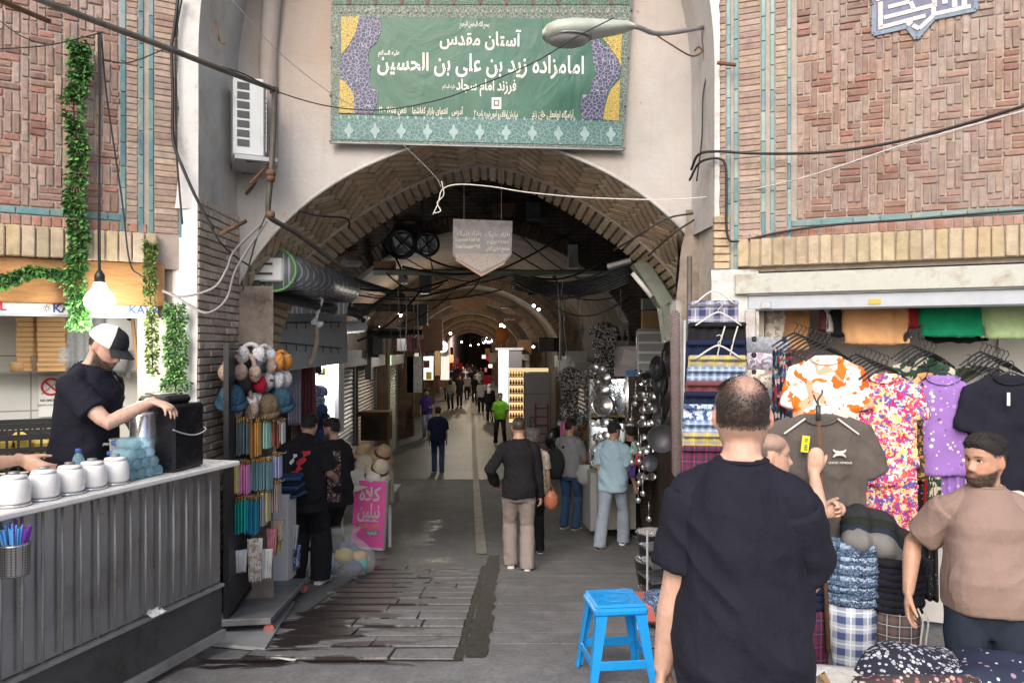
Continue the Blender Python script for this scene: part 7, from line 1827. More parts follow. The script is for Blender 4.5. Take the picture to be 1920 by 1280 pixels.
wb_ = thing('display_box', 'white display stand at the end of the accessory rack', 'stand', at(526, 1092, 6.75)); MB().box((0, .12, .4), (.14, .26, .8), bev=.005).build('stand_body', M['white_paint'], wb_)
for k in range(5):
    b = MB(); b.box((0, 0, 0), (.26, .3, .035), bev=.014, jit=.004); tag(b.build('folded_jeans', M['cloth_jeans_dark' if k % 2 else 'cloth_jeans'], None, at(540, 926-k*8, 6.95), (0, 0, .08*k-.15)), 'folded jeans in the pile on the white stand, %s' % ('bottom', 'second', 'middle', 'fourth', 'top')[k], 'jeans', 'folded jeans on the white stand')
for k, px in enumerate((545, 548)): cloth_hang('hanging_pouch', '%s lace bundle on the side of the white stand' % ('upper white', 'lower pale blue')[k], 'accessory', px, 985+k*38, .14, .22, 'cloth_white' if k == 0 else 'print_bluefloral', 6.9, .05, .03, k, -.3)
# hats, sign, bag
ht = thing('hat_table', 'low table loaded with straw hats beyond the pink sign', 'table', at(690, 925, 10.3)); MB().box((0, .2, 0), (.75, .8, .05)).build('table_top', M['white_worn'], ht); MB().box((0, .2, -.12), (.7, .7, .18)).build('drawer', M['grey_paint'], ht)
for x in (-.33, .33): MB().box((x, -.15, -.42), (.04, .04, .8)).build('leg', M['white_paint'], ht)
def hat(lab, px, py, m, r=.15, Y=10.1, tilt=(0, 0, 0), rib='brown_ribbon', sc=1):
    t_ = thing('straw_hat', lab, 'hat', at(px, py, Y), tilt, 'hats piled on the table'); b = MB()
    b.lathe([(r*1.35, -.025), (r*1.4, -.018), (r*.85, 0), (r*.72, .03), (r*.66, .1), (r*.5, .135), (0, .14)], n=26, wob=.025); b.build('hat_body', M[m], t_, smooth=True); MB().lathe([(r*.84, .004), (r*.745, .035), (r*.72, .04)], n=26).build('ribbon', M[rib], t_, smooth=True); return t_
hat('tan straw bucket hat with turned brim at the back of the table', 682, 850, 'straw', .15, 10.4, (.1, .1, 0), 'straw'); hat('beige sun hat with brown bow on the right of the table', 716, 852, 'hat_tan', .14, 10.2, (.4, .5, 0)); hat('cream straw hat in the middle of the table', 684, 872, 'straw_pale', .17, 10.1, (.25, 0, 0), 'straw_pale'); hat('white fabric sun hat at the front of the table', 668, 898, 'straw_white', .17, 9.95, (.5, -.1, 0), 'cloth_white')
hat('beige hat with brown band leaning at the table corner', 712, 880, 'straw_pale', .15, 10.0, (.6, .5, 0)); hat('white hat at the far left of the table', 652, 845, 'straw_white', .12, 10.5, (.3, -.3, 0), 'cloth_white'); hat('pale hat under the cream hat, front left', 656, 905, 'straw_white', .15, 10.0, (.7, -.3, 0), 'cloth_beige'); hat('pale hat half buried at the front right of the pile', 700, 902, 'straw_white', .15, 9.95, (.7, .2, 0)); hat('dark grey hat at the back left of the table', 648, 862, 'cloth_ash', .12, 10.6, (.2, -.2, 0), 'cloth_ash')
cloth_hang('hat_ribbon', 'beige scarf end trailing from the hats beside the pink sign', 'scarf', 728, 885, .13, .42, 'cloth_beige', 10.0, .04, .02, 2, .1); cloth_hang('hat_ribbon', 'pale narrow ribbon trailing to the ground beside the pink sign', 'ribbon', 722, 925, .06, .3, 'straw_pale', 9.95, .03, .01, 3)
g0 = at(688, 1025, 9.75); ps = thing('sign_board', 'bright pink signboard with white Persian lettering standing on the ground', 'sign', (g0.x, g0.y, gz(g0.x, 9.75)), (R(-5), R(1.5), R(-8)))
MB().box((0, .05, .47), (.44, .1, .9), bev=.005).build('board', M['white_paint'], ps); MB().box((0, -.005, .49), (.435, .01, .86)).build('pink_face', M['pink_ink'], ps)
text('lettering', arabic('کلاه'), .25, M['white_ink'], ps, (.0, -.013, .74), fat=.006, width=.29); text('lettering', arabic('نیلین'), .25, M['white_ink'], ps, (.0, -.013, .52), fat=.006, width=.3); MB().box((0, -.012, .40), (.28, .004, .014)).build('flourish', M['white_ink'], ps); text('lettering', arabic('کلاه و شال'), .07, M['orange_ink'], ps, (.02, -.013, .335), fat=.002, width=.25)
MB().box((.06, -.012, .25), (.19, .006, .075), bev=.002).build('grey_pill', M['grey_panel'], ps); text('lettering', arabic('شعبه'), .07, M['white_ink'], ps, (.06, -.017, .25), fat=.003, width=.13); MB().sphere((-.14, -.01, .335), .03, 12, 6, (1, .15, .7)).build('map_pin', M['gold'], ps)
for x in (-.17, .17): MB().tube([(x-.012, .05, .02), (x+.012, .05, .02)], .025, 10).build('caster', M['pink_red_rubber'], ps)
g0 = at(637, 1066, 8.1); bg_ = thing('plastic_bag', 'big translucent plastic bag stuffed with colourful cloth on the ground', 'bag', (g0.x, 8.1, gz(g0.x, 8.1)))
b = MB(); b.lathe([(.22, 0), (.34, .03), (.37, .11), (.34, .21), (.25, .31), (.14, .39), (.16, .46), (.2, .5)], n=40, sy=.75, wob=.05); m_ = b.mesh('bag_film', M['clear_bag'], True); folds(m_, .045, 6, 6, 2, .6); link('bag_film', m_, bg_)
for k, m in enumerate(('pk_turq', 'cloth_peach', 'cloth_jeans', 'yellow_dirty', 'cloth_emerald', 'cloth_ash', 'cloth_peach', 'denim_gather_pale', 'yellow_dirty', 'cloth_jeans')):
    a = k*.63; b = MB(); b.sphere((.21*math.cos(a), .12*math.sin(a), .09+.07*(k % 3)), .1, 12, 8, (1, .9, .7)); m_ = b.mesh('cloth_bundle', M[m], True); folds(m_, .03, 14, 14, k, .5); link('cloth_bundle', m_, bg_)
cb = thing('wooden_cabinet', 'worn brown wooden cabinet with glass front beside the left shutters', 'cabinet', at(701, 826, 15.2), R(-6)); MB().box((0, .2, .27), (.56, .4, .54), bev=.01).build('cabinet_body', M['dark_wood'], cb); MB().box((0, -.006, .27), (.42, .01, .42)).build('glass_front', M['glass'], cb)
for x in (-.24, .24): MB().box((x, -.008, .27), (.04, .02, .5)).build('frame_stile', M['rust'], cb)
ab('dark_board', 'dark board covering the top of the wooden cabinet', 'board', 700, 776, 58, 8, .5, 15.2, 'dark_wood')
# middle distance, left and right
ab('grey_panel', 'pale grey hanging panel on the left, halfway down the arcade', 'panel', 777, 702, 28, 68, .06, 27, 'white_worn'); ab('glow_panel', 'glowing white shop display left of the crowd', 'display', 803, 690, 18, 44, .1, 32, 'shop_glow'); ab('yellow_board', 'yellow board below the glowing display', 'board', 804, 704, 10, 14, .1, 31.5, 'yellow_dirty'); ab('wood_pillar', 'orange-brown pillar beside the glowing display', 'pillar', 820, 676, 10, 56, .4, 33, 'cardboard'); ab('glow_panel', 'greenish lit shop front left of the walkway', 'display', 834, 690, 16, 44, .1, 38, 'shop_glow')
ds = thing('disc_sign', 'glowing round white sign on the left, deep in the arcade', 'sign', at(829, 650, 34)); MB().tube([(0, -.06, 0), (0, .06, 0)], .26, 28).build('lit_disc', M['disc_sign'], ds); text('lettering', arabic('بازار'), .2, M['blue_ink'], ds, (0, -.065, 0), width=.28)
os_ = thing('oval_sign', 'dark oval sign with white lettering, upper right of the arcade', 'sign', at(955, 598, 19)); b = MB(); b.tube([(0, -.03, 0), (0, .03, 0)], 1, 30); b.v = [(x*.34, y, z*.13) for x, y, z in b.v]; b.build('oval_board', M['dark_wood'], os_); text('lettering', arabic('صنایع'), .1, M['white_ink'], os_, (0, -.034, 0), width=.28)
MB().box((0, 0, .3), (.5, .03, .03)).build('hanging_bar', M['black_metal'], os_)
ns_ = thing('neon_sign', 'small purple-white neon style sign right of the crowd', 'sign', at(914, 639, 30)); MB().box((0, 0, 0), (.5, .06, .25)).build('sign_board', M['black_plastic'], ns_); emis('neon_pink', (1, .75, 1), 5); text('lettering', arabic('فروش'), .2, M['neon_pink'], ns_, (0, -.035, 0), width=.4)
b = MB(); b.sphere((0, 0, 0), .2, 16, 10, (1, .5, 1.2)); m_ = b.mesh('orange_lantern', mat('lantern_orange', (.55, .16, .03), .6), True); tag(link('orange_lantern', m_, None, at(940, 630, 21)), 'orange hanging lantern above the white kiosk', 'lantern')
kk = thing('white_kiosk', 'tall white lit display kiosk on the right of the arcade', 'kiosk', at(955, 760, 25.5)); MB().box((-.2, 0, .98), (.35, .3, 1.9)).build('lit_front', M['shop_glow_cool'], kk); MB().box((.2, -.02, .95), (.46, .3, 1.85)).build('grey_door', M['grey_panel'], kk); MB().box((0, 0, 1.95), (.95, .4, .08)).build('roof_panel', M['white_paint'], kk)
gs_ = thing('gold_showcase', 'warmly lit showcase of golden trinkets behind the grey panels', 'showcase', at(968, 790, 21.5)); MB().box((0, .1, .72), (.42, .1, 1.5)).build('lit_back', emis('gold_glow', (1, .7, .35), .7), gs_); MB().box((.35, 0, 1.5), (1.15, .3, .1)).build('lit_canopy', emis('canopy_glow', (1, .78, .42), .5), gs_)  # back and canopy emit by themselves to look lit
for k in range(6):
    MB().box((0, 0, .1+k*.24), (.42, .2, .03)).build('shelf', M['gold'], gs_); b = MB()
    for j in range(5): MB().lathe([(.03, 0), (.04, .05), (.02, .1), (.03, .13)], (-.16+j*.08, -.02, .12+k*.24), 8).build('trinket', M['gold'] if (j+k) % 2 else M['lace_gold'], gs_)
gp_ = thing('folding_screen', 'tall grey panelled cupboard behind the red ladder', 'cupboard', at(1008, 842, 20)); MB().box((0, .15, 1.03), (.68, .3, 2.05), bev=.01).build('cupboard_body', M['grey_panel'], gp_)
for z in (.62, 1.5): MB().box((0, -.004, z), (.66, .012, .012)).build('panel_joint', M['dark_ink'], gp_)
MB().tube(spline([(-.2, -.03, .45), (-.2, -.05, .85), (-.1, -.05, .86), (-.1, -.05, .72)], 5), .012, 6).build('handle', M['black_metal'], gp_)
ld = thing('ladder', 'dark red metal ladder leaning against the grey cupboard', 'ladder', at(1016, 842, 19.2), (R(-5), 0, 0))
for x in (-.16, .16): MB().box((x, 0, .58), (.045, .05, 1.2)).build('rail', M['red_paint'], ld)
for k in range(5): MB().box((0, 0, .18+k*.22), (.3, .04, .035)).build('rung', M['red_paint'], ld)
b = MB(); b.sphere((0, 0, .2), .24, 14, 9, (1, .8, 1)); m_ = b.mesh('bin_bag', M['black_plastic'], True); folds(m_, .06, 7, 7, 1, .5); tag(link('bin_bag', m_, None, at(1040, 838, 18.6)), 'black bin bag at the foot of the red ladder', 'bag')
# clutter on the dark walls of the first bays
for k in range(2):
    px, py = ((753, 457), (801, 458))[k]; t_ = thing('wall_fan', '%s of two dark round fans on the lunette wall' % ('left', 'right')[k], 'fan', at(px, py, 11.0)); r = (.2, .17)[k]
    MB().tube([(r*math.cos(a), 0, r*math.sin(a)) for a in [j*.2618 for j in range(25)]], .035 if k == 0 else .022, 8, False).build('fan_ring', M['black_metal'], t_, smooth=True); MB().box((0, .05, 0), (r*1.5, .02, r*1.5)).build('fan_back', M['grey_paint'], t_)
    for j in range(2): MB().box((0, -.01, 0), (r*1.9, .015, .02), M=Matrix.Rotation(.8+j*1.57, 3, 'Y')).build('fan_bar', M['black_metal'], t_)
for k, (px, py, w, h, Y, m, lab) in enumerate(((755, 522, 17, 17, 12.5, 'white_worn', 'small white junction box above the arcade'), (797, 530, 22, 40, 12.0, 'dark_grey_metal', 'dark cabinet high on the left pier of the first cross arch'), (790, 590, 22, 40, 12.4, 'dark_grey_metal', 'second dark cabinet lower on the left pier'), (762, 560, 10, 18, 12.3, 'grey_paint', 'small oval grey box beside the dark cabinets'), (1075, 480, 18, 44, 11.0, 'grey_paint', 'tall grey box on the right of the lunette wall'), (1000, 395, 28, 34, 11.0, 'dark_grey_metal', 'square hatch high on the lunette wall'), (945, 392, 44, 24, 11.0, 'dark_wood', 'dark wooden shutter above the shield sign'), (720, 500, 40, 22, 10.8, 'dark_wood', 'dark crate-like box on the left lunette'), (1225, 600, 40, 36, 10.5, 'cardboard', 'brown carton stored high over the kitchen stall'), (1225, 570, 40, 22, 10.5, 'olive_metal', 'olive box above the brown carton'),
      (700, 640, 20, 60, 14.5, 'dark_grey_metal', 'dark meter cabinet on the left side wall'), (690, 690, 12, 44, 15, 'grey_paint', 'grey electric meter box on the left side wall'), (812, 628, 36, 60, 24, 'dark_wood', 'large dark panel hanging over the left walkway'), (752, 640, 16, 36, 17, 'galv_dull', 'grey air duct piece over the left walkway'))):
    ab('wall_box', lab, 'box', px, py, w, h, .14, Y, m)
ob = ab('arched_board', 'plain rust-brown arched board in the second vault', 'board', 880, 570, 64, 22, .06, 19.3, 'cardboard_dark')
for k, (a, c, m, w_, lab) in enumerate((((655, 575, 11.5), (780, 578, 12), 'dark_grey_metal', .06, 'dark horizontal beam on the left over the walkway'), ((660, 525, 10.5), (755, 555, 12), 'dark_grey_metal', .05, 'falling dark brace on the left'), ((665, 600, 10.5), (750, 540, 12), 'olive_metal', .05, 'rising olive brace on the left'), ((650, 475, 8.3), (668, 470, 9), 'rust', .03, 'rusty bracket near the left springing'), ((600, 492, 8), (668, 462, 9), 'rust', .03, 'rusty strut under the left springing'), ((646, 492, 8.5), (672, 493, 9), 'galv', .05, 'pale tray near the left springing'), ((690, 625, 13), (790, 622, 13.5), 'black_metal', .05, 'black rail over the left walkway'), ((700, 510, 10.8), (1150, 512, 10.8), 'olive_metal', .045, 'long olive conduit across the lunette wall'), ((990, 548, 14), (1080, 545, 14), 'black_metal', .05, 'black rail over the right walkway'))):
    tag(MB().tube([at(*a), at(*c)], w_, 6).build('metal_beam', M[m], None), lab, 'beam')
tr = thing('cable_tray', 'olive green metal lamp housing slanting down the right of the arch', 'lamp', (0, 0, 0)); A, B_, C_ = at(1196, 490, 7.0), at(1248, 572, 6.9), at(1258, 640, 6.8)
for nm, a, c, w in (('upper_housing', A, B_, .085), ('lower_housing', B_, C_, .075)):
    d = (c-a).normalized(); n_ = Vector((d.z, 0, -d.x)).normalized(); Mx = Matrix((n_, Vector((0, 1, 0)), d)).transposed(); MB().box((a+c)/2, (w*1.7, .2, (c-a).length), M=Mx, bev=.01).build(nm, M['olive_metal'], tr)
MB().tube([at(1186, 512, 6.85), at(1222, 556, 6.8)], .022, 8).build('tube_lamp', M['white_plastic'], tr, smooth=True); MB().tube([at(1140, 500, 7.1), at(1184, 488, 7.0)], .03, 6).build('arm', M['galv_dull'], tr)
rc = random.Random(8)
for k in range(26):
    side_ = k % 3; y = rc.uniform(8.3, 13)
    if side_ == 0: a, c = (rc.uniform(640, 760), rc.uniform(480, 640), y), (rc.uniform(780, 1000), rc.uniform(500, 560), y+1.5)
    elif side_ == 1: a, c = (rc.uniform(960, 1050), rc.uniform(500, 560), y+1), (rc.uniform(1080, 1215), rc.uniform(470, 560), y)
    else: a, c = (rc.uniform(680, 1150), rc.uniform(370, 430), 11), (rc.uniform(700, 1150), rc.uniform(500, 560), 11)
    A, B_ = at(*a), at(*c); cable('slack black cable strung through the dark first bays of the arcade', sag(A, B_, rc.uniform(.03, .25)), rc.uniform(.007, .018), M['black_rubber'], sp=False, n=6, group='slack cables in the dark bays')
for k in range(22):
    px = rc.choice([rc.uniform(1030, 1200), rc.uniform(660, 800)]); y0 = rc.uniform(520, 560); Y = rc.uniform(8.5, 12); A = at(px, y0, Y); L = rc.uniform(.3, 1.1)
    cable('thin cord end dangling in the dark bays of the arcade', [A, A+Vector((rc.uniform(-.03, .03), 0, -L*.5)), A+Vector((rc.uniform(-.06, .06), 0, -L))], .005, M['grey_cable'], n=5, group='dangling cord ends')
for k in range(8):
    w_ = .02+.006*k; cable('bundled cable curving over the right side under the lamp housing', [at(1180, 492+k*5, 7.6), at(1120, 515+k*5, 8.5), at(1050, 530+k*3, 9.5), at(960, 515+k*4, 10.8)], .012, M['black_rubber'], n=6, group='bundled cables on the right')
for k, (px, py, Y) in enumerate(((1001, 573, 18), (1010, 580, 18), (752, 578, 14), (750, 590, 14), (1000, 650, 22), (945, 612, 26))):
    t_ = thing('small_bulb', 'tiny lit bulb, %s of the scattered ones in the arcade' % ('first', 'second', 'third', 'fourth', 'fifth', 'sixth')[k], 'lamp', at(px, py, Y), 0); MB().sphere((0, 0, 0), .035, 8, 6).build('glass_bulb', M['bulb_white'], t_)
for k in range(14):
    y = rc.uniform(14, 40); sd = rc.choice((-1, 1)); p = tw(sd*rc.uniform(1.3, 2.2), y, rc.uniform(1.3, 2.3)); b = MB(); b.box((0, 0, 0), (rc.uniform(.2, .7), rc.uniform(.1, .5), rc.uniform(.2, .6)), bev=.01)
    tag(b.build('hanging_goods', M[rc.choice(['dark_grey_metal', 'dark_wood', 'cloth_maroon', 'grey_paint', 'cardboard_dark', 'cloth_ash'])], None, p, (0, 0, rc.uniform(-.3, .3))), 'dim bundle of goods hung high along the arcade wall', 'goods', 'goods hung high in the arcade')
for k in range(26):
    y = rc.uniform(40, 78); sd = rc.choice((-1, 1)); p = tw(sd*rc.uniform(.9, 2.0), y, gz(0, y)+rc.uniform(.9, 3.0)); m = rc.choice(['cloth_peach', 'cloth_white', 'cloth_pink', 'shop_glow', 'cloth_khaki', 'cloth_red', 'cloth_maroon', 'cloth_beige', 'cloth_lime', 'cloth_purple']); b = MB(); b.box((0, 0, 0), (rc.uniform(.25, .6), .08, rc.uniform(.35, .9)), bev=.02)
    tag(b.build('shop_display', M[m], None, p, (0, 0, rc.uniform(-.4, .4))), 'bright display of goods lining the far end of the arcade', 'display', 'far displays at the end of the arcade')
# ---------------------------------------------------------------- kitchenware stall
ks = thing('kitchen_shelves', 'brightly lit white shelves of kitchenware on the right of the arcade', 'shelves', at(1172, 985, 11.6)); W_ = 1.12; Z_ = lambda py: (985-py)/F*11.6
MB().box((0, .28, Z_(840)), (W_, .04, 2.5)).build('back_panel', M['white_paint'], ks)
for py in (712, 778, 838, 905, 960):
    MB().box((0, .05, Z_(py)), (W_, .42, .03)).build('shelf', M['gold'] if py != 712 else M['white_paint'], ks)
for py in (722, 792): MB().tube([(-W_/2+.05, .05, Z_(py)), (W_/2-.05, .05, Z_(py))], .02, 8).build('tube_lamp', M['tube_white'], ks)
for x in (-W_/2, W_/2): MB().box((x, .05, Z_(850)), (.03, .42, 2.3)).build('upright', M['galv'], ks)
o = bpy.data.objects.new('shelf_light', plight(None, 45, (.92, .97, 1), .1)); COL.objects.link(o); o.parent = ks; o.location = (0, -.3, Z_(735))
def potlike(nm, lab, px, py, r, h, m, Y=11.35, sq=1, lid=True, cat='pot', grp=None, handle=True):
    t_ = thing(nm, lab, cat, at(px, py, Y), 0, grp); MB().lathe([(r*.9, 0), (r, .02), (r, h), (r*1.04, h+.01), (r*.96, h+.005)], n=18).build('vessel', M[m], t_, smooth=True)
    if lid: MB().lathe([(r*1.02, h+.01), (r*.7, h+.04), (r*.15, h+.05), (r*.15, h+.08), (0, h+.085)], n=18).build('lid', M[m], t_, smooth=True)
    if handle:
        for s_ in (-1, 1): MB().tube(spline([(s_*r, 0, h*.7), (s_*(r+.04), 0, h*.65), (s_*r, 0, h*.5)], 4), .008, 6).build('handle', M['black_plastic'], t_, smooth=True)
    return t_
pos = ('far left', 'left', 'middle', 'right', 'far right')
for i, (py, nm, hs) in enumerate(((776, 'top', .3), (836, 'second', .26), (903, 'third', .2))):
    for k in range(5):
        g_ = (k+i) % 3; px = 1124+k*20
        potlike('steel_pot' if g_ else 'glass_jar', '%s %s on the %s kitchen shelf' % (pos[k], 'steel pot' if g_ else 'glass jar', nm), px, py, .06+.012*(k % 2), hs*(.6+.3*((k*7+i*3) % 3)/2), 'steel' if g_ else 'glass', handle=bool(g_), cat='pot' if g_ else 'jar')
t_ = thing('steel_bowl', 'large shiny steel basin hanging at the left of the kitchen stall', 'basin', at(1128, 760, 10.6), (R(80), 0, R(10))); MB().lathe([(0, .0), (.1, .0), (.135, .05), (.17, .06), (.175, .068), (.13, .06), (.09, .012), (0, .01)], n=28).build('basin', M['steel'], t_, smooth=True)
for px, py, r, n in ((1150, 712, .1, 'upper'), (1145, 735, .12, 'lower')):
    t_ = thing('steel_colander', '%s shiny steel bowl hanging above the basin' % n, 'bowl', at(px-20, py, 10.7), (R(70), 0, .3)); MB().lathe([(0, 0), (r*.6, .0), (r, .07), (r*1.08, .075), (r*.95, .068), (r*.55, .01), (0, .01)], n=24).build('bowl', M['steel'], t_, smooth=True)
def pan(lab, px, py, r, Y, rot, m='pan_grey'):
    t_ = thing('frying_pan', lab, 'pan', at(px, py, Y), rot, 'frying pans on the right jamb'); MB().lathe([(0, 0), (r*.86, 0), (r, .035), (r*1.02, .04), (r*.96, .036), (r*.82, .006), (0, .006)], n=30).build('pan_body', M[m], t_, smooth=True); MB().tube([(0, r, .03), (0, r+.07, .045), (0, r+.19, .05)], [.012, .014, .013], 8, True, True).build('handle', M['black_plastic'], t_, smooth=True)
pan('largest grey frying pan facing out on the right jamb', 1241, 822, .155, 8.3, (R(82), 0, R(-14))); pan('small grey frying pan above the largest one', 1238, 785, .085, 8.4, (R(80), 0, R(-20))); pan('dark pan hung edge-on under the lamp housing', 1236, 690, .14, 8.6, (R(85), R(30), R(-68)), 'pan_black'); pan('second dark pan hung edge-on, above the small grey pan', 1242, 722, .15, 8.5, (R(85), R(5), R(-72)), 'pan_black'); pan('dark pan edge-on just above the small grey pan', 1242, 765, .12, 8.4, (R(85), R(15), R(-60)), 'pan_black'); pan('pale blue-grey pan below the largest one', 1222, 868, .1, 8.6, (R(80), 0, R(-40)), 'pan_grey')
p0_ = potlike('steel_pot', 'small shiny steel pot hanging in the kitchenware wall', 1140, 800, .07, .1, 'steel', 10.9, grp='pots hanging in the kitchenware wall', lid=False)
for k in range(54):
    q_ = at(1112+(k % 6)*9+(k//6 % 2)*4+(62 if k % 6 > 2 else 0), 694+(k//6)*25, 10.8); dup(p0_, q_, (1.35+rc.uniform(-.1, .1), 0, rc.uniform(-.2, .2)), scale=rc.uniform(.55, .95))
for k in range(16):
    px = 1196+rc.uniform(-14, 26); py = rc.uniform(700, 940); A = at(px, py, 9.6+rc.uniform(0, .8)); t_ = thing('utensil', 'shiny steel ladle hanging at the right of the kitchen stall', 'utensil', A, rc.uniform(-.5, .5), 'ladles hanging in the kitchen stall'); MB().tube([(0, 0, 0), (0, 0, -.2)], .006, 6).build('handle', M['steel'], t_, smooth=True); MB().sphere((0, 0, -.23), .04, 10, 7, (1, .5, 1)).build('bowl', M['steel'], t_, smooth=True)
for k, (px, py, m, n) in enumerate(((1198, 860, 'red', 'red packet bundle'), (1190, 840, 'pk_mint', 'green sponge bundle'), (1185, 882, 'cloth_purple', 'purple packet bundle'))):
    b = MB(); b.box((0, 0, 0), (.1, .06, .18), bev=.02, jit=.006); tag(b.build('packet', M[m], None, at(px, py, 9.9), (0, .1, .3)), n+' hanging among the ladles', 'packet')
for k, (px, py, w) in enumerate(((1208, 1010, 62), (1205, 1062, 66))):
    p = at(px+14, py, 6.4); t_ = thing('black_bucket', '%s black plastic tub stacked by the foreground man' % ('upper', 'lower')[k], 'tub', p); MB().lathe([(.1, -.16), (.135, .05), (.142, .06), (.125, .055), (.09, -.15)], n=22).build('tub', M['black_plastic'], t_, smooth=True); b = MB(); b.lathe([(.12, .05), (.13, .075), (.06, .085), (0, .08)], n=18, wob=.1); b.build('film_cover', M['clear_bag'], t_, smooth=True)
mc = thing('metal_cart', 'small metal cart with blue denim bundle left of the foreground man', 'cart', at(1215, 1150, 5.4)); MB().box((.0, 0, .05), (.2, .3, .14), bev=.02).build('tray', M['pink_red_rubber'], mc)
for x in (-.1, .1): MB().tube([(x, -.1, 0), (x*1.1, -.1, -.5)], .013, 6).build('leg', M['white_paint'], mc)
b = MB(); b.sphere((.06, -.05, .06), .13, 14, 9, (1, .8, .9)); m_ = b.mesh('denim_bundle', M['denim_gather'], True); folds(m_, .035, 9, 9, 2, .5); tag(link('denim_bundle', m_, None, mc.location), 'crumpled blue denim bundle lying in the small metal cart', 'cloth')
tl = thing('steel_rack', 'stack of shiny wire racks and pans at the foot of the right jamb', 'rack', at(1232, 1120, 5.6))
for k in range(7): MB().box((0, 0, -.28+k*.11), (.2, .3, .012), rz=.05*k).build('wire_shelf', M['steel_brushed'], tl)
for x in (-.1, .1): MB().tube([(x, -.14, -.4), (x, -.14, .55)], .008, 6).build('post', M['galv'], tl)
for px, py, n in ((1052, 690, 'left'), (1098, 690, 'middle'), (1135, 692, 'right')): garment('printed_blouse', '%s of three black and white printed blouses hanging left of the kitchen stall' % n, 'blouse', px+16, py, .34, .85, 'print_bw', 12.0 if n == 'left' else 11.6, sl=.1, rz=-.1, vox=.016)
garment('printed_blouse', 'black and white blouse hanging high above the kitchen stall', 'blouse', 1133, 605, .34, .6, 'print_bw', 10.6, sl=.08, rz=.1, vox=.016); garment('printed_blouse', 'blue-black patterned blouse hanging low beside the grey-shirted man', 'blouse', 1075, 770, .4, .55, 'print_bluefloral', 12.2, sl=.15, vox=.016); garment('printed_blouse', 'beige patterned blouse hanging behind the grey-shirted man', 'blouse', 1105, 790, .3, .5, 'print_leopard', 12.0, sl=.1, vox=.016)
cloth_hang('pink_scarf', 'bright pink cloth hanging left of the grey-shirted man', 'scarf', 1062, 785, .2, .3, 'pk_pink', 12.1, .04, .02, 1)
po = thing('poster_bag', 'lilac-white shopping bag with pale drawing above the kitchen shelves', 'bag', at(1175, 705, 10.9)); MB().box((0, 0, .22), (.36, .08, .44), bev=.006).build('bag_body', mat('pale_lilac', (.6, .55, .62), .5), po); MB().box((.03, -.043, .27), (.2, .004, .22), M=Matrix.Rotation(.25, 3, 'Y')).build('printed_card', M['white_paint'], po); MB().box((.06, -.045, .05), (.16, .004, .08)).build('blue_print', M['pen_blue'], po)
pb = thing('packed_bags', 'clear bags of packed goods hung in the upper right of the kitchen stall', 'bags', at(1220, 655, 9.8)); MB().box((0, 0, 0), (.38, .1, .55), bev=.03).build('bag_film', M['frost'], pb)
for k in range(4): MB().box((0, -.06, .22-k*.13), (.34, .03, .03)).build('packed_roll', M['white_paint'], pb)
wp = ab('glass_sheet', 'pale glass sheet behind the hanging blouses', 'panel', 1080, 675, 40, 34, .02, 12.6, 'frost')
for k, px in enumerate((1160, 1172, 1184)):
    t_ = thing('small_sieve', 'dark sieve hanging in the row above the lilac bag, %s' % ('left', 'middle', 'right')[k], 'sieve', at(px, 632, 10.9)); MB().lathe([(.03, -.05), (.045, 0), (.012, .03), (.01, .1)], n=10).build('sieve', M['black_metal'], t_, smooth=True)
tc = thing('trolley', 'pale metal trolley box in front of the kitchen stall', 'trolley', at(1150, 1000, 10.75), R(6)); MB().box((0, .25, .48), (.68, .5, .85), bev=.01).build('trolley_body', mat('trolley_cream', (.48, .48, .42), .55, var=.1, dirt=((.25, .22, .18), .6, 4)), tc); MB().box((-.3, .22, .48), (.1, .54, .84)).build('side_panel', M['grey_paint'], tc)
for x in (-.25, .25): MB().tube([(x-.015, .05, .03), (x+.015, .05, .03)], .05, 12).build('caster', M['black_plastic'], tc)
b = MB()
for k, (x, m, n) in enumerate(((-.22, 'print_bw', 'black and white'), (-.02, 'cloth_white', 'white'), (.2, 'cloth_ash', 'grey'))):
    b = MB(); b.box((0, 0, 0), (.18, .3, .12), bev=.03, jit=.012); tag(b.build('goods_pile', M[m], None, tc.location+Vector((x, .2, .96)), (0, 0, .2*k)), '%s pile of packets on top of the pale trolley' % n, 'packets')
# ---------------------------------------------------------------- the cast
def gp(px, Y, dz=0):
    x = (px-960)/F*Y; return (x, Y, gz(x, Y)+dz)
def L2(loc, yaw, H, w):
    d = Vector(w)-Vector(loc); d = Matrix.Rotation(-yaw, 3, 'Z') @ d; return tuple(d/(H/1.75))
fg = person('man in a black t-shirt seen from behind, closest to the viewer, thinning hair on top', gp(1392, 2.2), R(-28), H=1.80, build=.81, belly=.05, head=(R(13), R(-2), 0), hair='bald', skin=(.6, .38, .29),
       shirt='cloth_navyblack', trousers='cloth_charcoal', hem=-.10, sleeve=.72, sleeve_r=.97, vox=.0062, fold=.0125, seed=2, armfat=.2, lh=(-.235, .0, .83), rh=(.1, .36, 1.02), rpole=(.5, -1, -.3), lf=(-.12, .02), rf=(.12, .12), eyes=False)
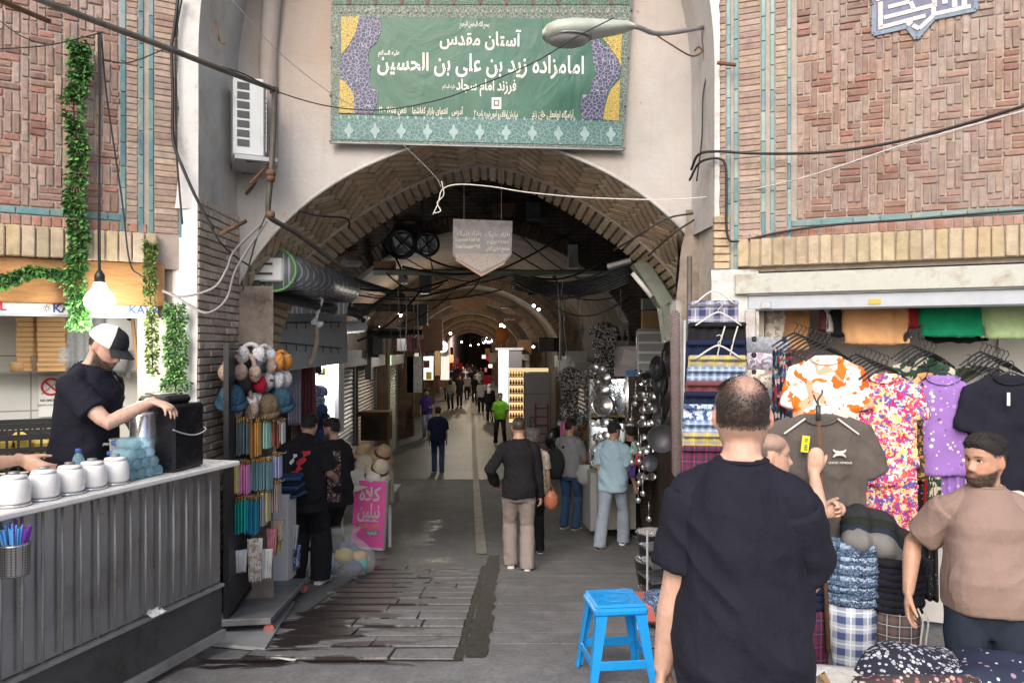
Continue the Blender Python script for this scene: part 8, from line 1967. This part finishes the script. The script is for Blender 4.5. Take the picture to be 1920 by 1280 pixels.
# vendor behind the counter
loc = (-2.44, 4.22, .24); yw = R(-98); H = 1.80
ve = person('vendor in black t-shirt and white-fronted cap leaning over the drinks counter', loc, yw, H, lean=.06, stoop=.14, head=(R(0), R(26), 0), build=.95, hair='cap', beard=1, skin=(.62, .4, .31), shirt='cloth_navyblack', trousers='cloth_black', vox=.006, fold=.007, seed=4,
       rh=L2(loc, yw, H, at(287, 752, 4.2)), lh=L2(loc, yw, H, at(243, 790, 4.45)), rpole=(.7, -.3, -.6), lpole=(-.7, -.4, -.6), rhd=(.08, 1, -.25), rhn=(0, -.3, -1), rcurl=.5, legs=True)
cap_on(ve, 'cloth_white', 'cloth_charcoal', two='cloth_charcoal')
for k in range(2): pass
loc = (-2.72, 3.55, .2); yw = R(-80)
vb = person('second vendor mostly outside the left edge, only a forearm and black sleeve showing', loc, yw, 1.72, stoop=.15, build=.95, hair='short', beard=.6, shirt='cloth_navyblack', trousers='cloth_black', vox=.0075, seed=8, rh=L2(loc, yw, 1.72, at(42, 862, 3.72)), rpole=(.6, -.5, -.5), rhd=(.1, 1, -.5), eyes=False)
# man in tan shirt
loc = gp(1850, 3.4); yw = R(160)
tn = person('bearded man in dusty pink-tan t-shirt and dark jeans at the right edge, looking left', loc, yw, 1.68, build=.9, belly=.05, head=(R(-50), R(0), 0), armfat=.06, hair='quiff', beard=1, skin=(.5, .29, .2), shirt='cloth_tan', trousers='cloth_jeans_dark', vox=.006, fold=.008, seed=6, hem=-.03, sleeve=.7, sleeve_r=1.1,
       rh=(.33, -.03, .93), rpole=(.5, -1, 0), lh=(-.3, .04, .82), rhd=(.05, .15, -1), rcurl=.3)
# man holding the stick
loc = gp(1441, 3.70); yw = R(-80); H = 1.66
hm = person('balding man with shaved hair half hidden behind the foreground man, holding the hooked stick', loc, yw, H, build=1, head=(R(-20), R(2), 0), hair='shaved', skin=(.58, .37, .28), shirt='cloth_black', trousers='cloth_jeans_dark', vox=.0065, fold=.006, seed=9,
       rh=L2(loc, yw, H, at(1526, 884, 3.80)), lh=L2(loc, yw, H, at(1538, 960, 3.80)), rpole=(.6, -.2, -1), lpole=(-.7, -.2, -1), rhd=(.05, .12, 1), rhn=(-1, .5, 0), lhd=(.25, 1, .2), lhn=(1, .2, .3), rcurl=1.35, lcurl=1.35)
# the two men at the accessory shop
loc = gp(570, 7.3); yw = R(-12)
m1 = person('man in baggy black clothes with red print on his back, bending at the accessory shop', loc, yw, 1.74, lean=.12, stoop=.35, side=-.1, head=(R(10), R(10), 0), build=1.02, shirt='cloth_black', trousers='cloth_black', shoes='white_paint', sole='white_plastic', vox=.0085, fold=.012, seed=11, hem=-.2, sleeve=.8, sleeve_r=1.3, cuff=1.3, thighs=1.2, lh=(-.18, .35, .95), rh=(.15, .38, 1.0), lf=(-.1, .0), rf=(.12, .12), eyes=False)
from mathutils.bvhtree import BVHTree
def decal(P, name, m, poly, org, off=.004, n=7):
    """printed patch that follows the shirt: poly strips in the plane facing org"""
    sh = [c for c in P['root'].children if c.name.startswith('shirt')][0]; bv = BVHTree.FromPolygons([v.co for v in sh.data.vertices], [p.vertices[:] for p in sh.data.polygons]); b = MB(); org = Vector(org).normalized()
    rt = org.cross(Vector((0, 0, 1))).normalized()
    for strip in poly:
        vs = []
        for l, r in strip:
            for k in range(n):
                x, z = lerp(l[0], r[0], k/(n-1)), lerp(l[1], r[1], k/(n-1)); o_ = org*1.0+rt*x+Vector((0, 0, z)); h = bv.ray_cast(o_, -org)
                vs.append((h[0] if h[0] else o_-org)+org*off)
        b.add(vs, [(i*n+k, i*n+k+1, (i+1)*n+k+1, (i+1)*n+k) for i in range(len(strip)-1) for k in range(n-1)])
    q = b.v[:]; b.add([Vector(v)-org*.002 for v in q], [f[::-1] for f in b.f[:]]); b.build(name, m, P['root'])
def jag(x0, z0, x1, z1, w, n=12, ph=0): return [((lerp(x0, x1, i/n)-w*(.6+.5*math.sin(i*2.3+ph)), lerp(z0, z1, i/n)), (lerp(x0, x1, i/n)+w*(.6+.5*math.cos(i*1.7+ph)), lerp(z0, z1, i/n))) for i in range(n+1)]
decal(m1, 'back_print', M['red'], [jag(-.06, 1.33, .08, 1.0, .045)], (0, -1, 0)); decal(m1, 'back_print', M['white_ink'], [jag(.05, 1.3, .09, 1.2, .03, 5), jag(.0, 1.08, .03, 1.03, .02, 3)], (0, -1, 0), .006)

loc = gp(630, 8.15); yw = R(62)
m2 = person('man in black t-shirt with dark red pattern, profile to the left, by the hats', loc, yw, 1.73, stoop=.1, head=(R(8), R(8), 0), build=.98, hair='short', beard=.8, skin=(.52, .32, .24), shirt='cloth_black', trousers='cloth_black', vox=.0085, fold=.009, seed=12, hem=-.16, sleeve=.8, sleeve_r=1.2, cuff=1.2, lh=(-.24, .1, .85))
decal(m2, 'patterned_panel', M['print_redflower'], [[((-.05, z), (.09, z)) for z in (1.36, 1.3, 1.2, 1.1, 1.0, .9, .82)]], (-.75, -.66, 0))

# walkers
person('man in black jumper and pale grey trousers walking away in the middle of the street', gp(973, 8.37), R(2), 1.76, build=1.0, hair='buzz', shirt='cloth_black', sleeve=1.5, trousers='cloth_pants_grey', shoes='white_paint', vox=.0085, fold=.009, seed=13, lh=(-.27, .14, .96), lpole=(-.7, -.8, 0), rh=(.25, .08, .8), lf=(-.09, .12), rf=(.09, -.06), cuff=1.15, thighs=1.08, eyes=False)
bgx = gp(1034, 8.2); b = MB(); b.sphere((0, 0, 0), .09, 14, 9, (.8, .6, 1.2)); m_ = b.mesh('bag_body', mat('bag_brown', (.3, .1, .06), .5, var=.4, vs=30), True); folds(m_, .02, 16, 16, 1, .5)
t_ = thing('handbag', 'reddish brown bag carried low by the man in black jumper', 'bag', at(1034, 938, 8.2)); link('bag_body', m_, t_); MB().tube([(-.03, 0, .08), (-.01, 0, .2), (.03, 0, .08)], .006, 6).build('handle', M['brown_ribbon'], t_, smooth=True)
person('grey haired person in white top partly hidden behind the man in black jumper', gp(999, 9.6), R(5), 1.62, hair='curly', hairm='hair_grey', shirt='print_cream', trousers='cloth_black', vox=.011, seed=14, eyes=False)
gy = person('man in grey t-shirt and blue jeans with a black backpack at the kitchen stall', gp(1068, 11.6), R(-28), 1.74, head=(R(-25), R(8), 0), hair='short', beard=.4, shirt='cloth_grey', trousers='cloth_jeans', vox=.01, fold=.008, seed=15, rh=(.16, .32, 1.0), lh=(-.1, .3, 1.0), eyes=False)
t_ = thing('backpack', 'black backpack on the back of the man in grey t-shirt', 'backpack', at(1042, 868, 11.45), R(-28)); b = MB(); b.sphere((0, -.03, 0), .2, 16, 10, (.8, .55, 1.25)); b.build('pack', M['cloth_charcoal'], t_, smooth=True)
for s_ in (-1, 1): MB().tube(spline([(s_*.09, .06, .24), (s_*.1, .14, .25), (s_*.1, .16, .1)], 5), .018, 6).build('strap', M['cloth_charcoal'], t_, smooth=True)
b = MB(); b.sphere((0, 0, 0), .15, 14, 9, (.8, .7, 1.1)); m_ = b.mesh('shopping_bag', M['frost'], True); folds(m_, .04, 10, 10, 3, .5); tag(link('shopping_bag', m_, None, at(1097, 890, 11.0)), 'crumpled clear shopping bag between the two men at the stall', 'bag')
lb = person('man in light blue t-shirt, pale jeans and dark cap stepping past the kitchen stall', gp(1150, 10.15), R(-30), 1.74, head=(R(-20), R(6), 0), hair='cap', skin=(.5, .3, .22), shirt='cloth_lightblue', trousers='cloth_palejeans', shoes='cloth_jeans_dark', sole='white_plastic', vox=.0095, fold=.01, seed=16, hem=-.14, sleeve=.75, sleeve_r=1.2, rh=(.27, .14, .84), lf=(-.08, -.3), rf=(.06, .22), lfz=.02, cuff=1.2, thighs=1.05, eyes=False)
cap_on(lb, 'cloth_charcoal', 'cloth_charcoal')
person('man in black beside the kitchen shelves behind the light blue shirt', gp(1182, 10.9), R(10), 1.68, hair='short', shirt='cloth_black', trousers='cloth_black', vox=.012, seed=17, eyes=False)
person('man in dark navy t-shirt and faded jeans walking away down the street', gp(821, 19), R(5), 1.72, shirt='cloth_navy', trousers='cloth_jeans', vox=.013, seed=18, fold=.01, lf=(-.09, .1), rf=(.1, -.08), sleeve=.8, sleeve_r=1.2, eyes=False)
person('man in bright green t-shirt and black trousers standing, facing the viewer', gp(938, 24.8), R(175), 1.72, shirt='cloth_green', trousers='cloth_black', vox=.015, seed=19, beard=.4, sleeve=.8, sleeve_r=1.2, lf=(-.16, 0), rf=(.16, .02), lh=(-.3, .06, .85), rh=(.3, .06, .85), belly=.04, eyes=False)
person('bearded man in purple-blue t-shirt and pale trousers walking towards the viewer', gp(800, 26.5), R(190), 1.76, shirt='cloth_purple', trousers='cloth_palejeans', vox=.015, seed=20, beard=.9, hair='curly', lh=(-.12, .3, 1.1), lf=(-.08, .16), rf=(.08, -.1), eyes=False)
person('man in dark shirt and trousers walking towards the viewer, centre of the far street', gp(862, 41), R(180), 1.76, shirt='cloth_navyblack', trousers='cloth_black', vox=.02, seed=21, lf=(-.08, .14), eyes=False)
person('woman in black coat and pale headscarf walking away on the right of the street', gp(918, 32.5), R(-10), 1.66, shirt='cloth_black', hem=-.45, sleeve=1.5, trousers='cloth_black', hair='scarf', hairm='cloth_white', vox=.018, seed=22, eyes=False)
cw = random.Random(17)
tops = [('cloth_khaki', 'khaki'), ('cloth_white', 'white'), ('cloth_black', 'black'), ('cloth_beige', 'beige'), ('cloth_navy', 'navy'), ('cloth_grey', 'grey'), ('cloth_maroon', 'maroon'), ('cloth_lightblue', 'light blue')]
for k, (px, Y, m, sc) in enumerate(((845, 39, 0, 1), (838, 46, 3, 0), (876, 47, 1, 0), (890, 44, 2, 0), (902, 37, 1, 0), (852, 52, 2, 1), (866, 55, 6, 0), (884, 53, 4, 0), (896, 50, 5, 0), (872, 60, 7, 0), (858, 63, 2, 1), (880, 66, 3, 0), (891, 61, 2, 1), (848, 58, 4, 0), (902, 57, 0, 0), (865, 70, 1, 0), (886, 74, 2, 0), (876, 80, 6, 0))):
    nm = tops[m][1]; pl = ('left', 'middle', 'right')[0 if px < 860 else 1 if px < 884 else 2]
    person('%s figure in %s top in the %s of the distant crowd, about row %s' % ('headscarfed' if sc else 'bareheaded', nm, pl, ('one', 'two', 'three', 'four', 'five')[min(4, int((Y-36)/9))]), gp(px, Y), R(cw.choice((0, 180, 10, 170))), cw.uniform(1.6, 1.8), shirt=tops[m][0], trousers=cw.choice(('cloth_black', 'cloth_jeans_dark', 'cloth_charcoal')), sleeve=cw.choice((.7, 1.5)), hair='scarf' if sc else 'short', hairm='cloth_black' if sc else 'hair_black', hem=-.35 if sc else -.1, vox=.026, fold=.008, seed=30+k, lf=(-.09, cw.uniform(-.12, .15)), group='people in the distant crowd', eyes=False)
